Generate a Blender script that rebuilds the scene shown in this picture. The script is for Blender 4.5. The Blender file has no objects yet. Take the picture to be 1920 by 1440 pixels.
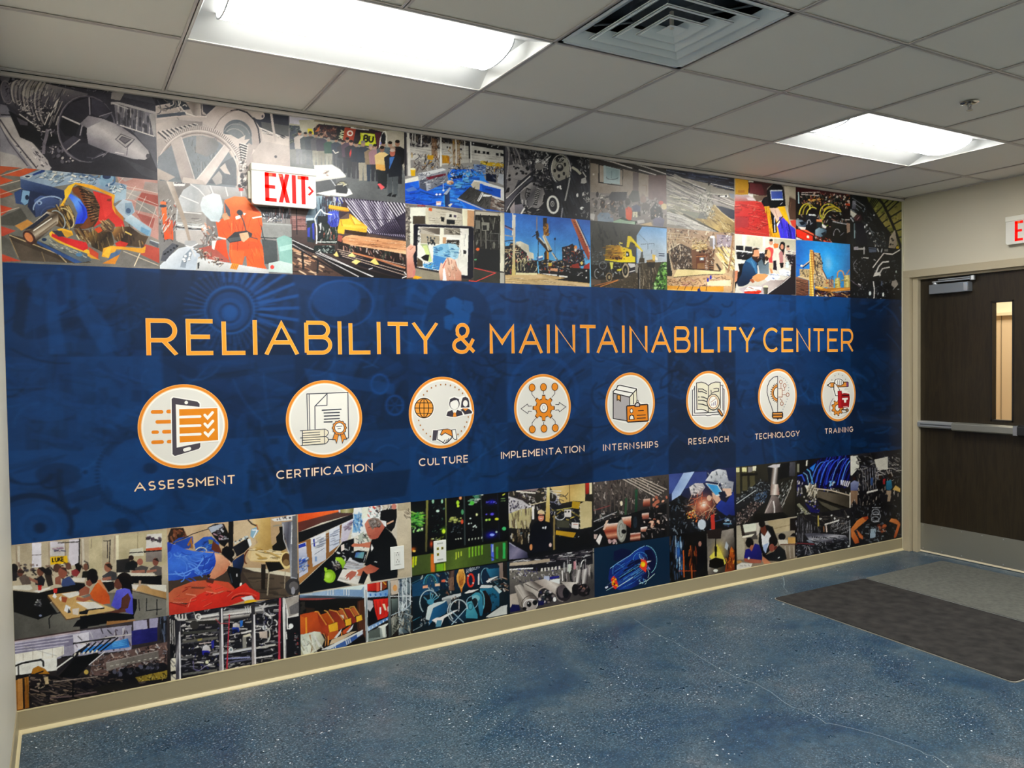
import bpy, bmesh, math, random
import numpy as np
from mathutils import Vector, Matrix
from mathutils.geometry import tessellate_polygon

scene = bpy.context.scene
COL = scene.collection
# ------------------------------------------------------------------ camera, light, exposure
CP = np.array([0.1865, -3.8064, 1.4991]); YAW, PIT, ROL = 0.518786, -0.028652, -0.0142391
FPX = 1488.68
W, H = 5.816, 2.6925           # length of the mural wall, ceiling height
YB = -6.4                      # wall behind the camera
_f = np.array([math.sin(YAW)*math.cos(PIT), math.cos(YAW)*math.cos(PIT), math.sin(PIT)])
_r0 = np.array([math.cos(YAW), -math.sin(YAW), 0.0]); _u0 = np.cross(_r0, _f)
_r = math.cos(ROL)*_r0 + math.sin(ROL)*_u0
_u = -math.sin(ROL)*_r0 + math.cos(ROL)*_u0
cam = bpy.data.cameras.new('camera'); co = bpy.data.objects.new('camera', cam); COL.objects.link(co)
cam.sensor_width = 36; cam.lens = FPX/1920*36; cam.clip_start = 0.02
co.matrix_world = Matrix(((_r[0], _u[0], -_f[0], CP[0]), (_r[1], _u[1], -_f[1], CP[1]), (_r[2], _u[2], -_f[2], CP[2]), (0, 0, 0, 1)))
scene.camera = co
wd = bpy.data.worlds.new('world'); scene.world = wd; wd.use_nodes = True
wd.node_tree.nodes['Background'].inputs[0].default_value = (0.8, 0.85, 0.9, 1)
wd.node_tree.nodes['Background'].inputs[1].default_value = 0.3
scene.view_settings.view_transform = 'Standard'; scene.view_settings.look = 'None'
scene.view_settings.gamma = 1; scene.view_settings.use_curve_mapping = False
scene.view_settings.exposure = 0.75
LAMP = 30.0                    # radiance of the troffer lenses
try:
    scene.cycles.max_bounces = 8; scene.cycles.diffuse_bounces = 5; scene.cycles.glossy_bounces = 3
    scene.cycles.use_denoising = True; scene.cycles.sample_clamp_indirect = 6
except Exception:
    pass

def plane_pt(u, v, ax, val):
    """point where the sight line through photograph pixel (u, v) meets the plane axis ax = val"""
    u = np.asarray(u, float); v = np.asarray(v, float)
    d = _f + np.multiply.outer((u-960)/FPX, _r) - np.multiply.outer((v-720)/FPX, _u)
    t = (val-CP[ax])/d[..., ax]
    return CP + d*t[..., None]

def wall_xz(p):
    p = np.asarray(p, float).reshape(-1, 2)
    q = plane_pt(p[:, 0], p[:, 1], 1, 0.0)
    return q[:, [0, 2]]

# ------------------------------------------------------------------ small helpers
def s2l(c):
    c = np.asarray(c, float)
    return np.where(c <= 0.04045, c/12.92, ((c+0.055)/1.055)**2.4)

def hexc(h):
    h = h.lstrip('#')
    if len(h) == 3: h = ''.join(a*2 for a in h)
    return np.array([int(h[i:i+2], 16)/255 for i in (0, 2, 4)])

def mat(name, col, rough=0.5, metal=0.0, spec=0.5, emit=None, es=0.0, coat=0.0):
    m = bpy.data.materials.new(name); m.use_nodes = True
    b = m.node_tree.nodes['Principled BSDF']
    b.inputs['Base Color'].default_value = (*[float(x) for x in s2l(hexc(col))], 1) if isinstance(col, str) else (*col, 1)
    b.inputs['Roughness'].default_value = rough; b.inputs['Metallic'].default_value = metal
    b.inputs['Specular IOR Level'].default_value = spec
    b.inputs['Coat Weight'].default_value = coat
    if emit is not None:
        b.inputs['Emission Color'].default_value = (*[float(x) for x in s2l(hexc(emit))], 1)
        b.inputs['Emission Strength'].default_value = es
    return m

def nodes(m): return m.node_tree.nodes, m.node_tree.links, m.node_tree.nodes['Principled BSDF']

def noise_bump(m, scale, strength, dist=0.002, detail=4):
    N, L, b = nodes(m)
    tc = N.new('ShaderNodeTexCoord'); n = N.new('ShaderNodeTexNoise'); bp = N.new('ShaderNodeBump')
    n.inputs['Scale'].default_value = scale; n.inputs['Detail'].default_value = detail
    bp.inputs['Strength'].default_value = strength; bp.inputs['Distance'].default_value = dist
    L.new(tc.outputs['Object'], n.inputs['Vector']); L.new(n.outputs['Fac'], bp.inputs['Height']); L.new(bp.outputs[0], b.inputs['Normal'])
    return n

def vary(m, scale, c1, c2, detail=3, lo=0.35, hi=0.65):
    N, L, b = nodes(m)
    tc = N.new('ShaderNodeTexCoord'); n = N.new('ShaderNodeTexNoise'); r = N.new('ShaderNodeValToRGB')
    n.inputs['Scale'].default_value = scale; n.inputs['Detail'].default_value = detail
    r.color_ramp.elements[0].position = lo; r.color_ramp.elements[1].position = hi
    r.color_ramp.elements[0].color = (*s2l(hexc(c1)), 1); r.color_ramp.elements[1].color = (*s2l(hexc(c2)), 1)
    L.new(tc.outputs['Object'], n.inputs['Vector']); L.new(n.outputs['Fac'], r.inputs[0]); L.new(r.outputs[0], b.inputs['Base Color'])
    return r

class MB:
    """collects shapes, builds ONE mesh object"""
    def __init__(s): s.v = []; s.f = []; s.mi = []
    def add(s, vs, fs, mi=0):
        o = len(s.v); s.v += [tuple(map(float, v)) for v in vs]; s.f += [tuple(i+o for i in f) for f in fs]; s.mi += [mi]*len(fs); return s
    def box(s, a, b, mi=0):
        x0, y0, z0 = a; x1, y1, z1 = b
        if x0 > x1: x0, x1 = x1, x0
        if y0 > y1: y0, y1 = y1, y0
        if z0 > z1: z0, z1 = z1, z0
        return s.add([(x0,y0,z0),(x1,y0,z0),(x1,y1,z0),(x0,y1,z0),(x0,y0,z1),(x1,y0,z1),(x1,y1,z1),(x0,y1,z1)],
                     [(0,3,2,1),(4,5,6,7),(0,1,5,4),(1,2,6,5),(2,3,7,6),(3,0,4,7)], mi)
    def prism(s, prof, axis, a, b, mi=0):
        """profile (list of 2D points) extruded along axis from a to b; other two axes in xyz order"""
        n = len(prof); vs = []
        for t in (a, b):
            for p in prof:
                q = [0, 0, 0]; o = [i for i in range(3) if i != axis]; q[axis] = t; q[o[0]] = p[0]; q[o[1]] = p[1]; vs.append(q)
        return s.add(vs, [tuple(range(n))[::-1], tuple(range(n, 2*n))] + [(i, (i+1) % n, n+(i+1) % n, n+i) for i in range(n)], mi)
    def cyl(s, a, b, r, n=16, r2=None, mi=0, cap=True):
        a = Vector(a); b = Vector(b); d = (b-a).normalized(); r2 = r if r2 is None else r2
        t = Vector((1,0,0)) if abs(d.x) < .9 else Vector((0,1,0)); u = d.cross(t).normalized(); w = d.cross(u)
        vs = []
        for c, rr in ((a, r), (b, r2)):
            for i in range(n):
                th = 2*math.pi*i/n; vs.append(c+(u*math.cos(th)+w*math.sin(th))*rr)
        fs = [(i, (i+1) % n, n+(i+1) % n, n+i) for i in range(n)]
        if cap: fs += [tuple(range(n))[::-1], tuple(range(n, 2*n))]
        return s.add(vs, fs, mi)
    def build(s, name, mats, parent=None, smooth=False, bevel=0.0, seg=2, loc=None):
        me = bpy.data.meshes.new(name); me.from_pydata(s.v, [], s.f)
        for m in (mats if isinstance(mats, (list, tuple)) else [mats]): me.materials.append(m)
        me.polygons.foreach_set('material_index', s.mi)
        bm = bmesh.new(); bm.from_mesh(me); bmesh.ops.recalc_face_normals(bm, faces=bm.faces)
        if bevel > 0:
            ed = [e for e in bm.edges if len(e.link_faces) == 2 and e.calc_face_angle(0) > 0.5]
            bmesh.ops.bevel(bm, geom=ed, offset=bevel, segments=seg, affect='EDGES', profile=0.5, clamp_overlap=True)
        bm.to_mesh(me); bm.free()
        if smooth: me.polygons.foreach_set('use_smooth', [True]*len(me.polygons))
        me.update()
        if smooth: me.set_sharp_from_angle(angle=math.radians(35))
        o = bpy.data.objects.new(name, me); COL.objects.link(o)
        if parent is not None: o.parent = parent
        if loc is not None: o.location = loc
        return o

def tag(o, label=None, cat=None, group=None, kind=None):
    if label: o['label'] = label
    if cat: o['category'] = cat
    if group: o['group'] = group
    if kind: o['kind'] = kind
    return o

def empty(name, loc, label, cat, group=None):
    o = bpy.data.objects.new(name, None); COL.objects.link(o); o.location = loc; o.empty_display_size = .1
    return tag(o, label, cat, group)
# ------------------------------------------------------------------ materials of the room
M_wall = mat('beige wall paint', '#cdc6b2', 0.6, spec=.3); noise_bump(M_wall, 260, .08, .001)
M_wall_left = mat('pale wall paint', '#d3cfbf', 0.5, spec=.35); noise_bump(M_wall_left, 260, .08, .001)
M_tile = mat('ceiling tile', '#eae6dc', 0.95, spec=.1)
noise_bump(M_tile, 500, .25, .001)
M_grid = mat('ceiling grid steel', '#cfc8c2', 0.45, spec=.4)
M_edge = mat('white grid edge', '#dcdad0', 0.4)
M_vinyl = mat('tan vinyl baseboard', '#a5997a', 0.42, spec=.4)
M_lip = mat('tan vinyl toe', '#d9cb9f', 0.35, spec=.5)
M_frame = mat('painted door frame', '#b9ad92', 0.4)
M_dark = mat('painted gap shade', '#0b0b0b', 0.8)
M_rubber = mat('black rubber', '#1b1c1e', 0.5)

def floor_material():
    m = bpy.data.materials.new('stained polished concrete'); m.use_nodes = True; N, L, b = nodes(m)
    tc = N.new('ShaderNodeTexCoord'); O = tc.outputs['Object']
    def noise(sc, det, rough=.55, dist=0.0):
        n = N.new('ShaderNodeTexNoise'); n.inputs['Scale'].default_value = sc; n.inputs['Detail'].default_value = det
        n.inputs['Roughness'].default_value = rough; n.inputs['Distortion'].default_value = dist; L.new(O, n.inputs['Vector']); return n.outputs['Fac']
    def ramp(src, stops, const=False):
        r = N.new('ShaderNodeValToRGB'); e = r.color_ramp.elements
        while len(e) < len(stops): e.new(.5)
        for i, (p, c) in enumerate(stops): e[i].position = p; e[i].color = (*s2l(hexc(c)), 1)
        if const: r.color_ramp.interpolation = 'CONSTANT'
        L.new(src, r.inputs[0]); return r.outputs[0]
    def mix(f, a, c, mode='MIX'):
        x = N.new('ShaderNodeMix'); x.data_type = 'RGBA'; x.blend_type = mode
        if isinstance(f, float): x.inputs[0].default_value = f
        else: L.new(f, x.inputs[0])
        L.new(a, x.inputs[6]); L.new(c, x.inputs[7]); return x.outputs[2]
    base = ramp(noise(1.7, 7, .62, .7), [(.28, '#29486a'), (.42, '#3d607c'), (.50, '#527084'), (.60, '#6a7f8c'), (.72, '#96969a')])
    fine = ramp(noise(24, 8, .8), [(.36, '#3c4a58'), (.5, '#808890'), (.64, '#c8d0d4')])
    c = mix(.5, base, fine, 'OVERLAY')
    grain = ramp(noise(130, 3, .8), [(.38, '#2c3640'), (.46, '#808080'), (.56, '#808080'), (.64, '#dce4e8')])
    c = mix(.6, c, grain, 'OVERLAY')
    def pick(src, msk, amount, rgb, c):          # scattered specks where the mask lets them be
        mm = N.new('ShaderNodeMath'); mm.operation = 'MULTIPLY'; L.new(src, mm.inputs[0]); L.new(msk, mm.inputs[1])
        m2 = N.new('ShaderNodeMath'); m2.operation = 'MULTIPLY'; m2.inputs[1].default_value = amount; L.new(mm.outputs[0], m2.inputs[0])
        k = N.new('ShaderNodeRGB'); k.outputs[0].default_value = (*rgb, 1); return mix(m2.outputs[0], c, k.outputs[0])
    B0, B1 = '#000000', '#ffffff'
    area = ramp(noise(1.6, 3), [(.36, '#404040'), (.55, B1)])
    c = pick(ramp(noise(95, 2, .5), [(.555, B0), (.585, B1)]), area, .85, (.012, .03, .05), c)
    c = pick(ramp(noise(170, 2, .5), [(.555, B0), (.59, B1)]), area, .7, (.02, .05, .08), c)
    c = pick(ramp(noise(60, 2, .5), [(.675, B0), (.70, B1)]), ramp(noise(3.1, 2), [(.5, B0), (.56, B1)]), 1, (.75, .8, .82), c)
    c = pick(ramp(noise(115, 2, .5), [(.60, B0), (.64, B1)]), area, .5, (.35, .45, .52), c)
    L.new(c, b.inputs['Base Color'])
    rr = N.new('ShaderNodeMapRange'); rr.inputs[3].default_value = .2; rr.inputs[4].default_value = .42
    L.new(noise(9, 4), rr.inputs[0]); L.new(rr.outputs[0], b.inputs['Roughness'])
    b.inputs['Specular IOR Level'].default_value = .45
    bp = N.new('ShaderNodeBump'); bp.inputs['Strength'].default_value = .12; bp.inputs['Distance'].default_value = .002
    L.new(noise(60, 5, .7), bp.inputs['Height']); L.new(bp.outputs[0], b.inputs['Normal'])
    return m

# ------------------------------------------------------------------ floor, walls
fl = MB().box((-.15, YB-.15, -.12), (W+2.2, 1.3, 0)).build('floor', floor_material()); tag(fl, 'blue stained polished concrete floor', kind='structure')
wb = MB().box((-.15, 0, 0), (W+.2, .15, H+.3)).build('wall_back', M_wall); tag(wb, 'long wall that carries the mural', kind='structure')
wl = MB().box((-.15, YB, 0), (0, 0, H+.3)).build('wall_left', M_wall_left); tag(wl, 'pale wall at the left edge', kind='structure')
DY0, DY1, DZ = -.064, -1.074, 2.088      # door opening between the jamb faces
wr = MB().box((W, YB, 0), (W+.14, DY1-.02, H+.3)).box((W, DY1-.02, DZ+.02), (W+.14, DY0+.02, H+.3)).box((W, DY0+.02, 0), (W+.14, 0, H+.3)).build('wall_right', M_wall)
tag(wr, 'beige wall with the dark door', kind='structure')
wf = MB().box((-.15, YB-.15, 0), (W+.2, YB, H+.3)).build('wall_front', M_wall); tag(wf, 'wall behind the camera', kind='structure')
# cracks in the concrete
def strip(pts, w, z=.0006):
    m = MB(); P = [Vector((p[0], p[1], z)) for p in pts]
    for a, b in zip(P[:-1], P[1:]):
        d = (b-a).normalized(); n = Vector((-d.y, d.x, 0))*w/2
        m.add([a-n, b-n, b+n, a+n], [(0, 1, 2, 3)])
    return m
def flo(L): return [plane_pt(u, v, 2, 0.0)[:2] for u, v in L]
rnd = random.Random(4)
def wiggle(P, n=5, amp=.006):
    out = []
    for a, b in zip(P[:-1], P[1:]):
        for i in range(n):
            t = i/n; out.append((a[0]*(1-t)+b[0]*t+rnd.uniform(-amp, amp), a[1]*(1-t)+b[1]*t+rnd.uniform(-amp, amp)))
    return out+[tuple(P[-1])]
M_crack = mat('pale crack filler', '#8fa0a6', .7)
strip(wiggle(flo([(1188,1160),(1225,1185),(1262,1203),(1300,1225),(1348,1254),(1377,1269),(1419,1282),(1452,1303),(1481,1324),(1520,1337),(1549,1356),(1578,1361),(1623,1372),(1665,1385),(1707,1400),(1733,1413),(1758,1421),(1781,1438),(1850,1475)]), 4, .004), .0028).build('crack', M_crack, fl)
strip(wiggle(flo([(1468,1082),(1471,1092),(1469,1100),(1476,1110)]), 3, .003), .003).build('crack', M_crack, fl)

# ------------------------------------------------------------------ ceiling: grid, tiles
G = .6096; GX0, GY0 = .6181, -.667
xs = [0.0] + [GX0+k*G for k in range(0, 9)] + [W]
ys = [0.0] + [GY0-k*G for k in range(0, 10)]
ys = [y for y in ys if y > YB+.05] + [YB]
LIGHTS = [(1, 1), (6, 1), (1, 5), (6, 5), (3, 7)]       # column, row of the left half of each 2x4 troffer
VENT = (3, 2)
skip = set()
for c, r in LIGHTS: skip |= {(c, r), (c+1, r)}
skip.add(VENT)
ce = MB(); tw = .012
def seg_ok(i, j, vertical):
    """no bar where it would cross the middle of a two tile wide light"""
    return not (vertical and any(c+1 == i and r == j for c, r in LIGHTS))
for i, x in enumerate(xs[1:-1], 1):
    for j in range(len(ys)-1):
        if seg_ok(i, j, True): ce.box((x-tw, ys[j+1]+tw, H), (x+tw, ys[j]-tw, H+.0015)).box((x-.0015, ys[j+1], H), (x+.0015, ys[j], H+.03))
for y in ys[1:-1]: ce.box((0, y-tw, H), (W, y+tw, H+.0015)).box((0, y-.0015, H), (W, y+.0015, H+.03))
ce.box((0, YB, H+.28), (W, 0, H+.3))
cobj = ce.build('ceiling', M_grid); tag(cobj, 'suspended ceiling grid with lay-in tiles', kind='structure')
tmeshes = {}
for i in range(len(xs)-1):
    for j in range(len(ys)-1):
        if (i, j) in skip: continue
        a, b = xs[i]+.0035, xs[i+1]-.0035; c, d = ys[j+1]+.0035, ys[j]-.0035
        key = (round(b-a, 3), round(d-c, 3))
        if key not in tmeshes:
            w2, h2 = (b-a)/2, (d-c)/2
            o = MB().box((-w2, -h2, 0), (w2, h2, .015)).build('ceiling_tile', M_tile, cobj, bevel=.001, seg=1)
            tmeshes[key] = o
        else:
            o = bpy.data.objects.new('ceiling_tile', tmeshes[key].data); COL.objects.link(o); o.parent = cobj
        o.location = ((a+b)/2, (c+d)/2, H+.0045)
# perimeter trim: a stepped shadow angle
def angle(name, prof, axis, a, b):
    o = MB().prism(prof, axis, a, b).build(name, M_grid); tag(o, 'metal ceiling angle along the wall', kind='structure'); return o
# profile in (y, z) for the back wall
angle('trim_1', [(-.046, H-.001), (-.016, H-.001), (-.016, H-.019), (0, H-.019), (0, H+.002), (-.046, H+.002)], 0, 0, W)
MB().box((0, -.0185, H-.004), (W, -.016, H-.0012)).build('gap_shade_strip', M_dark, bpy.data.objects['trim_1'])  # solid dark strip, its colour stands in for the shade in the trim's step
angle('trim_2', [(W-.03, H-.001), (W, H-.001), (W, H+.002), (W-.03, H+.002)], 1, YB, 0)
angle('trim_3', [(0, H-.014), (.018, H-.014), (.018, H+.002), (0, H+.002)], 1, YB, 0)

# ------------------------------------------------------------------ baseboards
BB = .0955
prof = [(0, 0), (-.016, 0), (-.016, .0035), (-.0125, .009), (-.008, .014), (-.006, .022), (-.0055, BB-.004), (-.0035, BB), (0, BB)]
lip = [(-.0005, 0), (-.0185, 0), (-.0185, .004), (-.0145, .0105), (-.0092, .0165), (-.0072, .0165), (-.0005, .01)]
b1 = MB().prism(prof, 0, 0, W-.0).build('baseboard_back', M_vinyl); tag(b1, 'tan vinyl cove base under the mural', kind='structure')
MB().prism(lip, 0, .001, W-.001).build('toe', M_lip, b1)
MB().box((.001, -.0068, BB-.0035), (W-.001, -.0015, BB+.0008)).build('top_edge', M_lip, b1)
b2 = MB().prism([(-a, z) for a, z in prof], 1, YB, 0).build('baseboard_left', M_vinyl); tag(b2, 'tan vinyl cove base on the left wall', kind='structure')
MB().prism([(-a, z) for a, z in lip], 1, YB+.001, -.001).build('toe', M_lip, b2)
b3 = MB().prism([(W+a, z) for a, z in prof], 1, YB, DY1-.055).build('baseboard_right', M_vinyl); tag(b3, 'tan vinyl cove base beyond the door', kind='structure')
MB().prism([(W+a, z) for a, z in lip], 1, YB+.001, DY1-.056).build('toe', M_lip, b3)

# ------------------------------------------------------------------ door frame (structure) and door
fr = MB()
XF = W-.014
def jamb(y0, y1, s):        # s=+1: opening on the -y side
    f = MB()
    f.prism([(XF, y0), (XF, y1), (W+.13, y1), (W+.13, y0)], 2, 0, DZ+.052)
    return f
fr.box((XF, -.011, 0), (W+.13, -.064, DZ))                # left jamb face
fr.box((W+.020, -.069, 0), (W+.060, -.108, DZ)).box((W+.05, -.06, 0), (W+.06, -.075, DZ))        # left stop
fr.box((XF, DY1, 0), (W+.13, DY1-.053, DZ))               # right jamb
fr.box((W+.022, DY1, 0), (W+.062, DY1+.044, DZ))
fr.box((XF, -.011, DZ), (W+.13, DY1-.053, DZ+.055))       # head
fr.box((W+.022, -.064, DZ-.016), (W+.062, DY1, DZ))       # head stop
fro = fr.build('trim_4', M_frame, bevel=.0015, seg=1); tag(fro, 'beige steel door frame', kind='structure')
MB().box((W+.1, -.064, 0), (W+.13, DY1, .006)).build('threshold', mat('aluminium threshold', '#b9b4a4', .35, .8), fro)
MB().box((XF-.0, -.0, 0), (W-.0, -.011, H)).build('corner_bead', mat('corner bead paint', '#cfcab2', .5), wr)

M_wood = bpy.data.materials.new('dark stained oak'); M_wood.use_nodes = True
N, L, b = nodes(M_wood)
tc = N.new('ShaderNodeTexCoord'); mp = N.new('ShaderNodeMapping'); mp.inputs['Scale'].default_value = (1, 9, .9)
n1 = N.new('ShaderNodeTexNoise'); n1.inputs['Scale'].default_value = 2.2; n1.inputs['Detail'].default_value = 3; n1.inputs['Distortion'].default_value = .4
wv = N.new('ShaderNodeMath'); wv.operation = 'MULTIPLY'; wv.inputs[1].default_value = 26
sn = N.new('ShaderNodeMath'); sn.operation = 'SINE'
n2 = N.new('ShaderNodeTexNoise'); n2.inputs['Scale'].default_value = 55; n2.inputs['Detail'].default_value = 6
mp2 = N.new('ShaderNodeMapping'); mp2.inputs['Scale'].default_value = (1, 4, .25)
ad = N.new('ShaderNodeMath'); ad.operation = 'MULTIPLY_ADD'; ad.inputs[1].default_value = .16
rp = N.new('ShaderNodeValToRGB'); e = rp.color_ramp.elements
e[0].position = .2; e[0].color = (*s2l(hexc('#201a10')), 1); e[1].position = .85; e[1].color = (*s2l(hexc('#32291a')), 1)
L.new(tc.outputs['Object'], mp.inputs[0]); L.new(mp.outputs[0], n1.inputs['Vector']); L.new(n1.outputs['Fac'], wv.inputs[0]); L.new(wv.outputs[0], sn.inputs[0])
L.new(tc.outputs['Object'], mp2.inputs[0]); L.new(mp2.outputs[0], n2.inputs['Vector']); L.new(sn.outputs[0], ad.inputs[0]); L.new(n2.outputs['Fac'], ad.inputs[2])
L.new(ad.outputs[0], rp.inputs[0]); L.new(rp.outputs[0], b.inputs['Base Color']); b.inputs['Roughness'].default_value = .38
M_steel = mat('brushed stainless', '#a6a69c', .42, .75); noise_bump(M_steel, 300, .05, .0005)
M_alu = mat('satin aluminium', '#c2c6c9', .38, .7)
M_alu2 = mat('grey enamel', '#8b9096', .35, .4)
M_glass = mat('clear glass', '#ffffff', .02); M_glass.node_tree.nodes['Principled BSDF'].inputs['Transmission Weight'].default_value = 1
M_glass.node_tree.nodes['Principled BSDF'].inputs['IOR'].default_value = 1.05

XD = W+.062
door = empty('door_1', (XD, -.569, 0), None, None); tag(door, 'dark stained wooden door with narrow glass and push bar', kind='structure')
def dpart(mb, name, m, **k):
    mb.v = [(v[0]-XD, v[1]+.569, v[2]) for v in mb.v]
    return mb.build(name, m, door, **k)
wy0, wy1, wz0, wz1 = -.630, -.783, 1.040, 1.862
D0, D1, DB, DT = -.068, -1.070, .012, DZ-.003
sl = MB().box((XD, D0, DB), (XD+.044, wy0, DT)).box((XD, wy1, DB), (XD+.044, D1, DT)).box((XD, wy0, DB), (XD+.044, wy1, wz0)).box((XD, wy0, wz1), (XD+.044, wy1, DT))
dpart(sl, 'door_slab', M_wood)
rim = MB(); t = .010
rim.box((XD-.004, wy0+.001, wz0-t), (XD+.048, wy0-t, wz1+t)).box((XD-.004, wy1-.001, wz0-t), (XD+.048, wy1+t, wz1+t)).box((XD-.004, wy0, wz0-t), (XD+.048, wy1, wz0+.001)).box((XD-.004, wy0, wz1), (XD+.048, wy1, wz1+t))
dpart(rim, 'glazing_bead', mat('dark glazing bead', '#15120e', .5))
dpart(MB().box((XD+.018, wy0-.004, wz0), (XD+.024, wy1+.004, wz1)), 'glass_pane', M_glass)
kp = MB().box((XD-.0015, D0-.036, .018), (XD, D1+.01, .222)); kpo = dpart(kp, 'kick_plate', M_steel)
for k in range(7):
    for z in (.032, .208):
        y = D0-.06-k*.148; m = MB().cyl((-.003, y+.569, z), (0, y+.569, z), .004, 8); o = m.build('screw', M_alu, kpo)
        o.location = (0, 0, 0)
        for v in o.data.vertices: v.co.x -= .0014
dpart(MB().box((XD-.006, D0-.04, .004), (XD+.03, D1+.005, .016)), 'door_sweep', mat('bright sweep seal', '#efe2c4', .4))
# closer
cl = MB().box((XD-.055, -.206, 1.952), (XD, -.50, 2.022)); clo = dpart(cl, 'door_closer', M_alu2, bevel=.004, seg=2)
a = MB(); a.box((-.060, .10, 1.957), (-.053, .07, 2.017)); a.build('end_cap', mat('bright closer edge', '#d5d8dc', .25, .8), clo)
arm = MB().cyl((-.03, .33, 2.022), (-.03, .33, 2.045), .016, 12).box((-.045, .345, 2.036), (-.02, .05, 2.046)).cyl((-.035, .05, 2.03), (-.035, .05, 2.062), .018, 12).box((-.045, .05, 2.05), (-.03, .30, 2.058))
arm.build('arm', M_alu, clo, bevel=.001, seg=1)
# push bar
pb = MB(); pb.prism([(XD, .955), (XD-.03, .955), (XD-.042, .965), (XD-.042, .995), (XD-.03, 1.006), (XD, 1.006)], 1, D0-.036, -.40)
po = dpart(pb, 'push_bar', M_alu, bevel=.001, seg=1)
pp = MB(); pp.prism([(0, .947), (-.052, .947), (-.066, .956), (-.066, .998), (-.052, 1.008), (0, 1.008)], 1, .185, -.262); pp.build('push_pad', M_steel, po, bevel=.0015, seg=1)
MB().box((-.03, .44, .977), (-.0432, .19, .984)).build('painted_groove', mat('groove shade', '#5c5f62', .4, .6), po)  # raised strip, a recess's shade is put into its darker colour
MB().prism([(0, .94), (-.06, .94), (-.075, .95), (-.075, 1.005), (-.06, 1.015), (0, 1.015)], 1, -.275, -.45).build('latch_case', M_rubber, po, bevel=.002, seg=1)
MB().box((-.0665, -.245, .945), (0, -.275, 1.01)).build('pad_end', mat('bright cap', '#c9cdd0', .3, .8), po)

# corridor behind the glass
M_cor = mat('corridor paint', '#d8c3a2', .6); M_cor2 = mat('corridor paint upper', '#e6dcc4', .6)
cw = MB().box((W+1.75, -3.2, 0), (W+1.85, 1.2, 1.86)).build('wall_corridor', M_cor); tag(cw, 'beige corridor wall seen through the door glass', kind='structure')
MB().box((W+1.75, -3.2, 1.86), (W+1.85, 1.2, 2.75)).build('upper_panel', M_cor2, cw)
MB().box((W+1.71, -3.2, 1.845), (W+1.75, 1.2, 1.872)).build('rail', mat('rail paint', '#e2d3b4', .5), cw)
for yy in (.217, -.5, -1.2, -1.9): MB().box((W+1.744, yy, 0), (W+1.7505, yy+.005, 1.845)).build('joint', mat('joint', '#8a7a60', .6), cw)
cc = MB().box((W+.14, -3.2, 2.75), (W+1.85, 1.2, 2.8)).build('ceiling_corridor', M_tile); tag(cc, 'corridor ceiling', kind='structure')
ce1 = MB().box((W+.14, 1.2, 0), (W+1.85, 1.3, 2.8)).box((W+.14, -3.3, 0), (W+1.85, -3.2, 2.8)).box((W+.13, .15, 0), (W+.2, 1.2, 2.8)).build('wall_corridor_end', M_cor); tag(ce1, 'corridor end walls', kind='structure')
co_l = empty('corridor_light', (W+.95, -.5, 2.745), 'flat ceiling light in the corridor behind the door', 'ceiling light')
MB().box((-.3, -.6, -.012), (.3, .6, 0)).build('frame', M_edge, co_l); MB().box((-.28, -.58, -.016), (.28, .58, -.012)).build('diffuser', mat('corridor lens', '#ffffff', .5, emit='#fff2dc', es=13), co_l)

# ------------------------------------------------------------------ troffers
M_lens = mat('lit prismatic lens', '#ffffff', .4, emit='#fbfaf6', es=LAMP)
N, L, b = nodes(M_lens)          # prismatic lens: most of its light goes straight down, its flanks are dimmer
ge = N.new('ShaderNodeNewGeometry'); sx = N.new('ShaderNodeSeparateXYZ'); L.new(ge.outputs['Normal'], sx.inputs[0])
ab = N.new('ShaderNodeMath'); ab.operation = 'ABSOLUTE'; L.new(sx.outputs[2], ab.inputs[0])
pw = N.new('ShaderNodeMath'); pw.operation = 'POWER'; pw.inputs[1].default_value = 5; L.new(ab.outputs[0], pw.inputs[0])
ml = N.new('ShaderNodeMath'); ml.operation = 'MULTIPLY_ADD'; ml.inputs[1].default_value = LAMP; ml.inputs[2].default_value = 2.2; L.new(pw.outputs[0], ml.inputs[0]); L.new(ml.outputs[0], b.inputs['Emission Strength'])
M_refl = mat('white enamel reflector', '#d9dbd9', .6, spec=.2)
M_trof = mat('white enamel flange', '#e9e9e4', .35)
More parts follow.
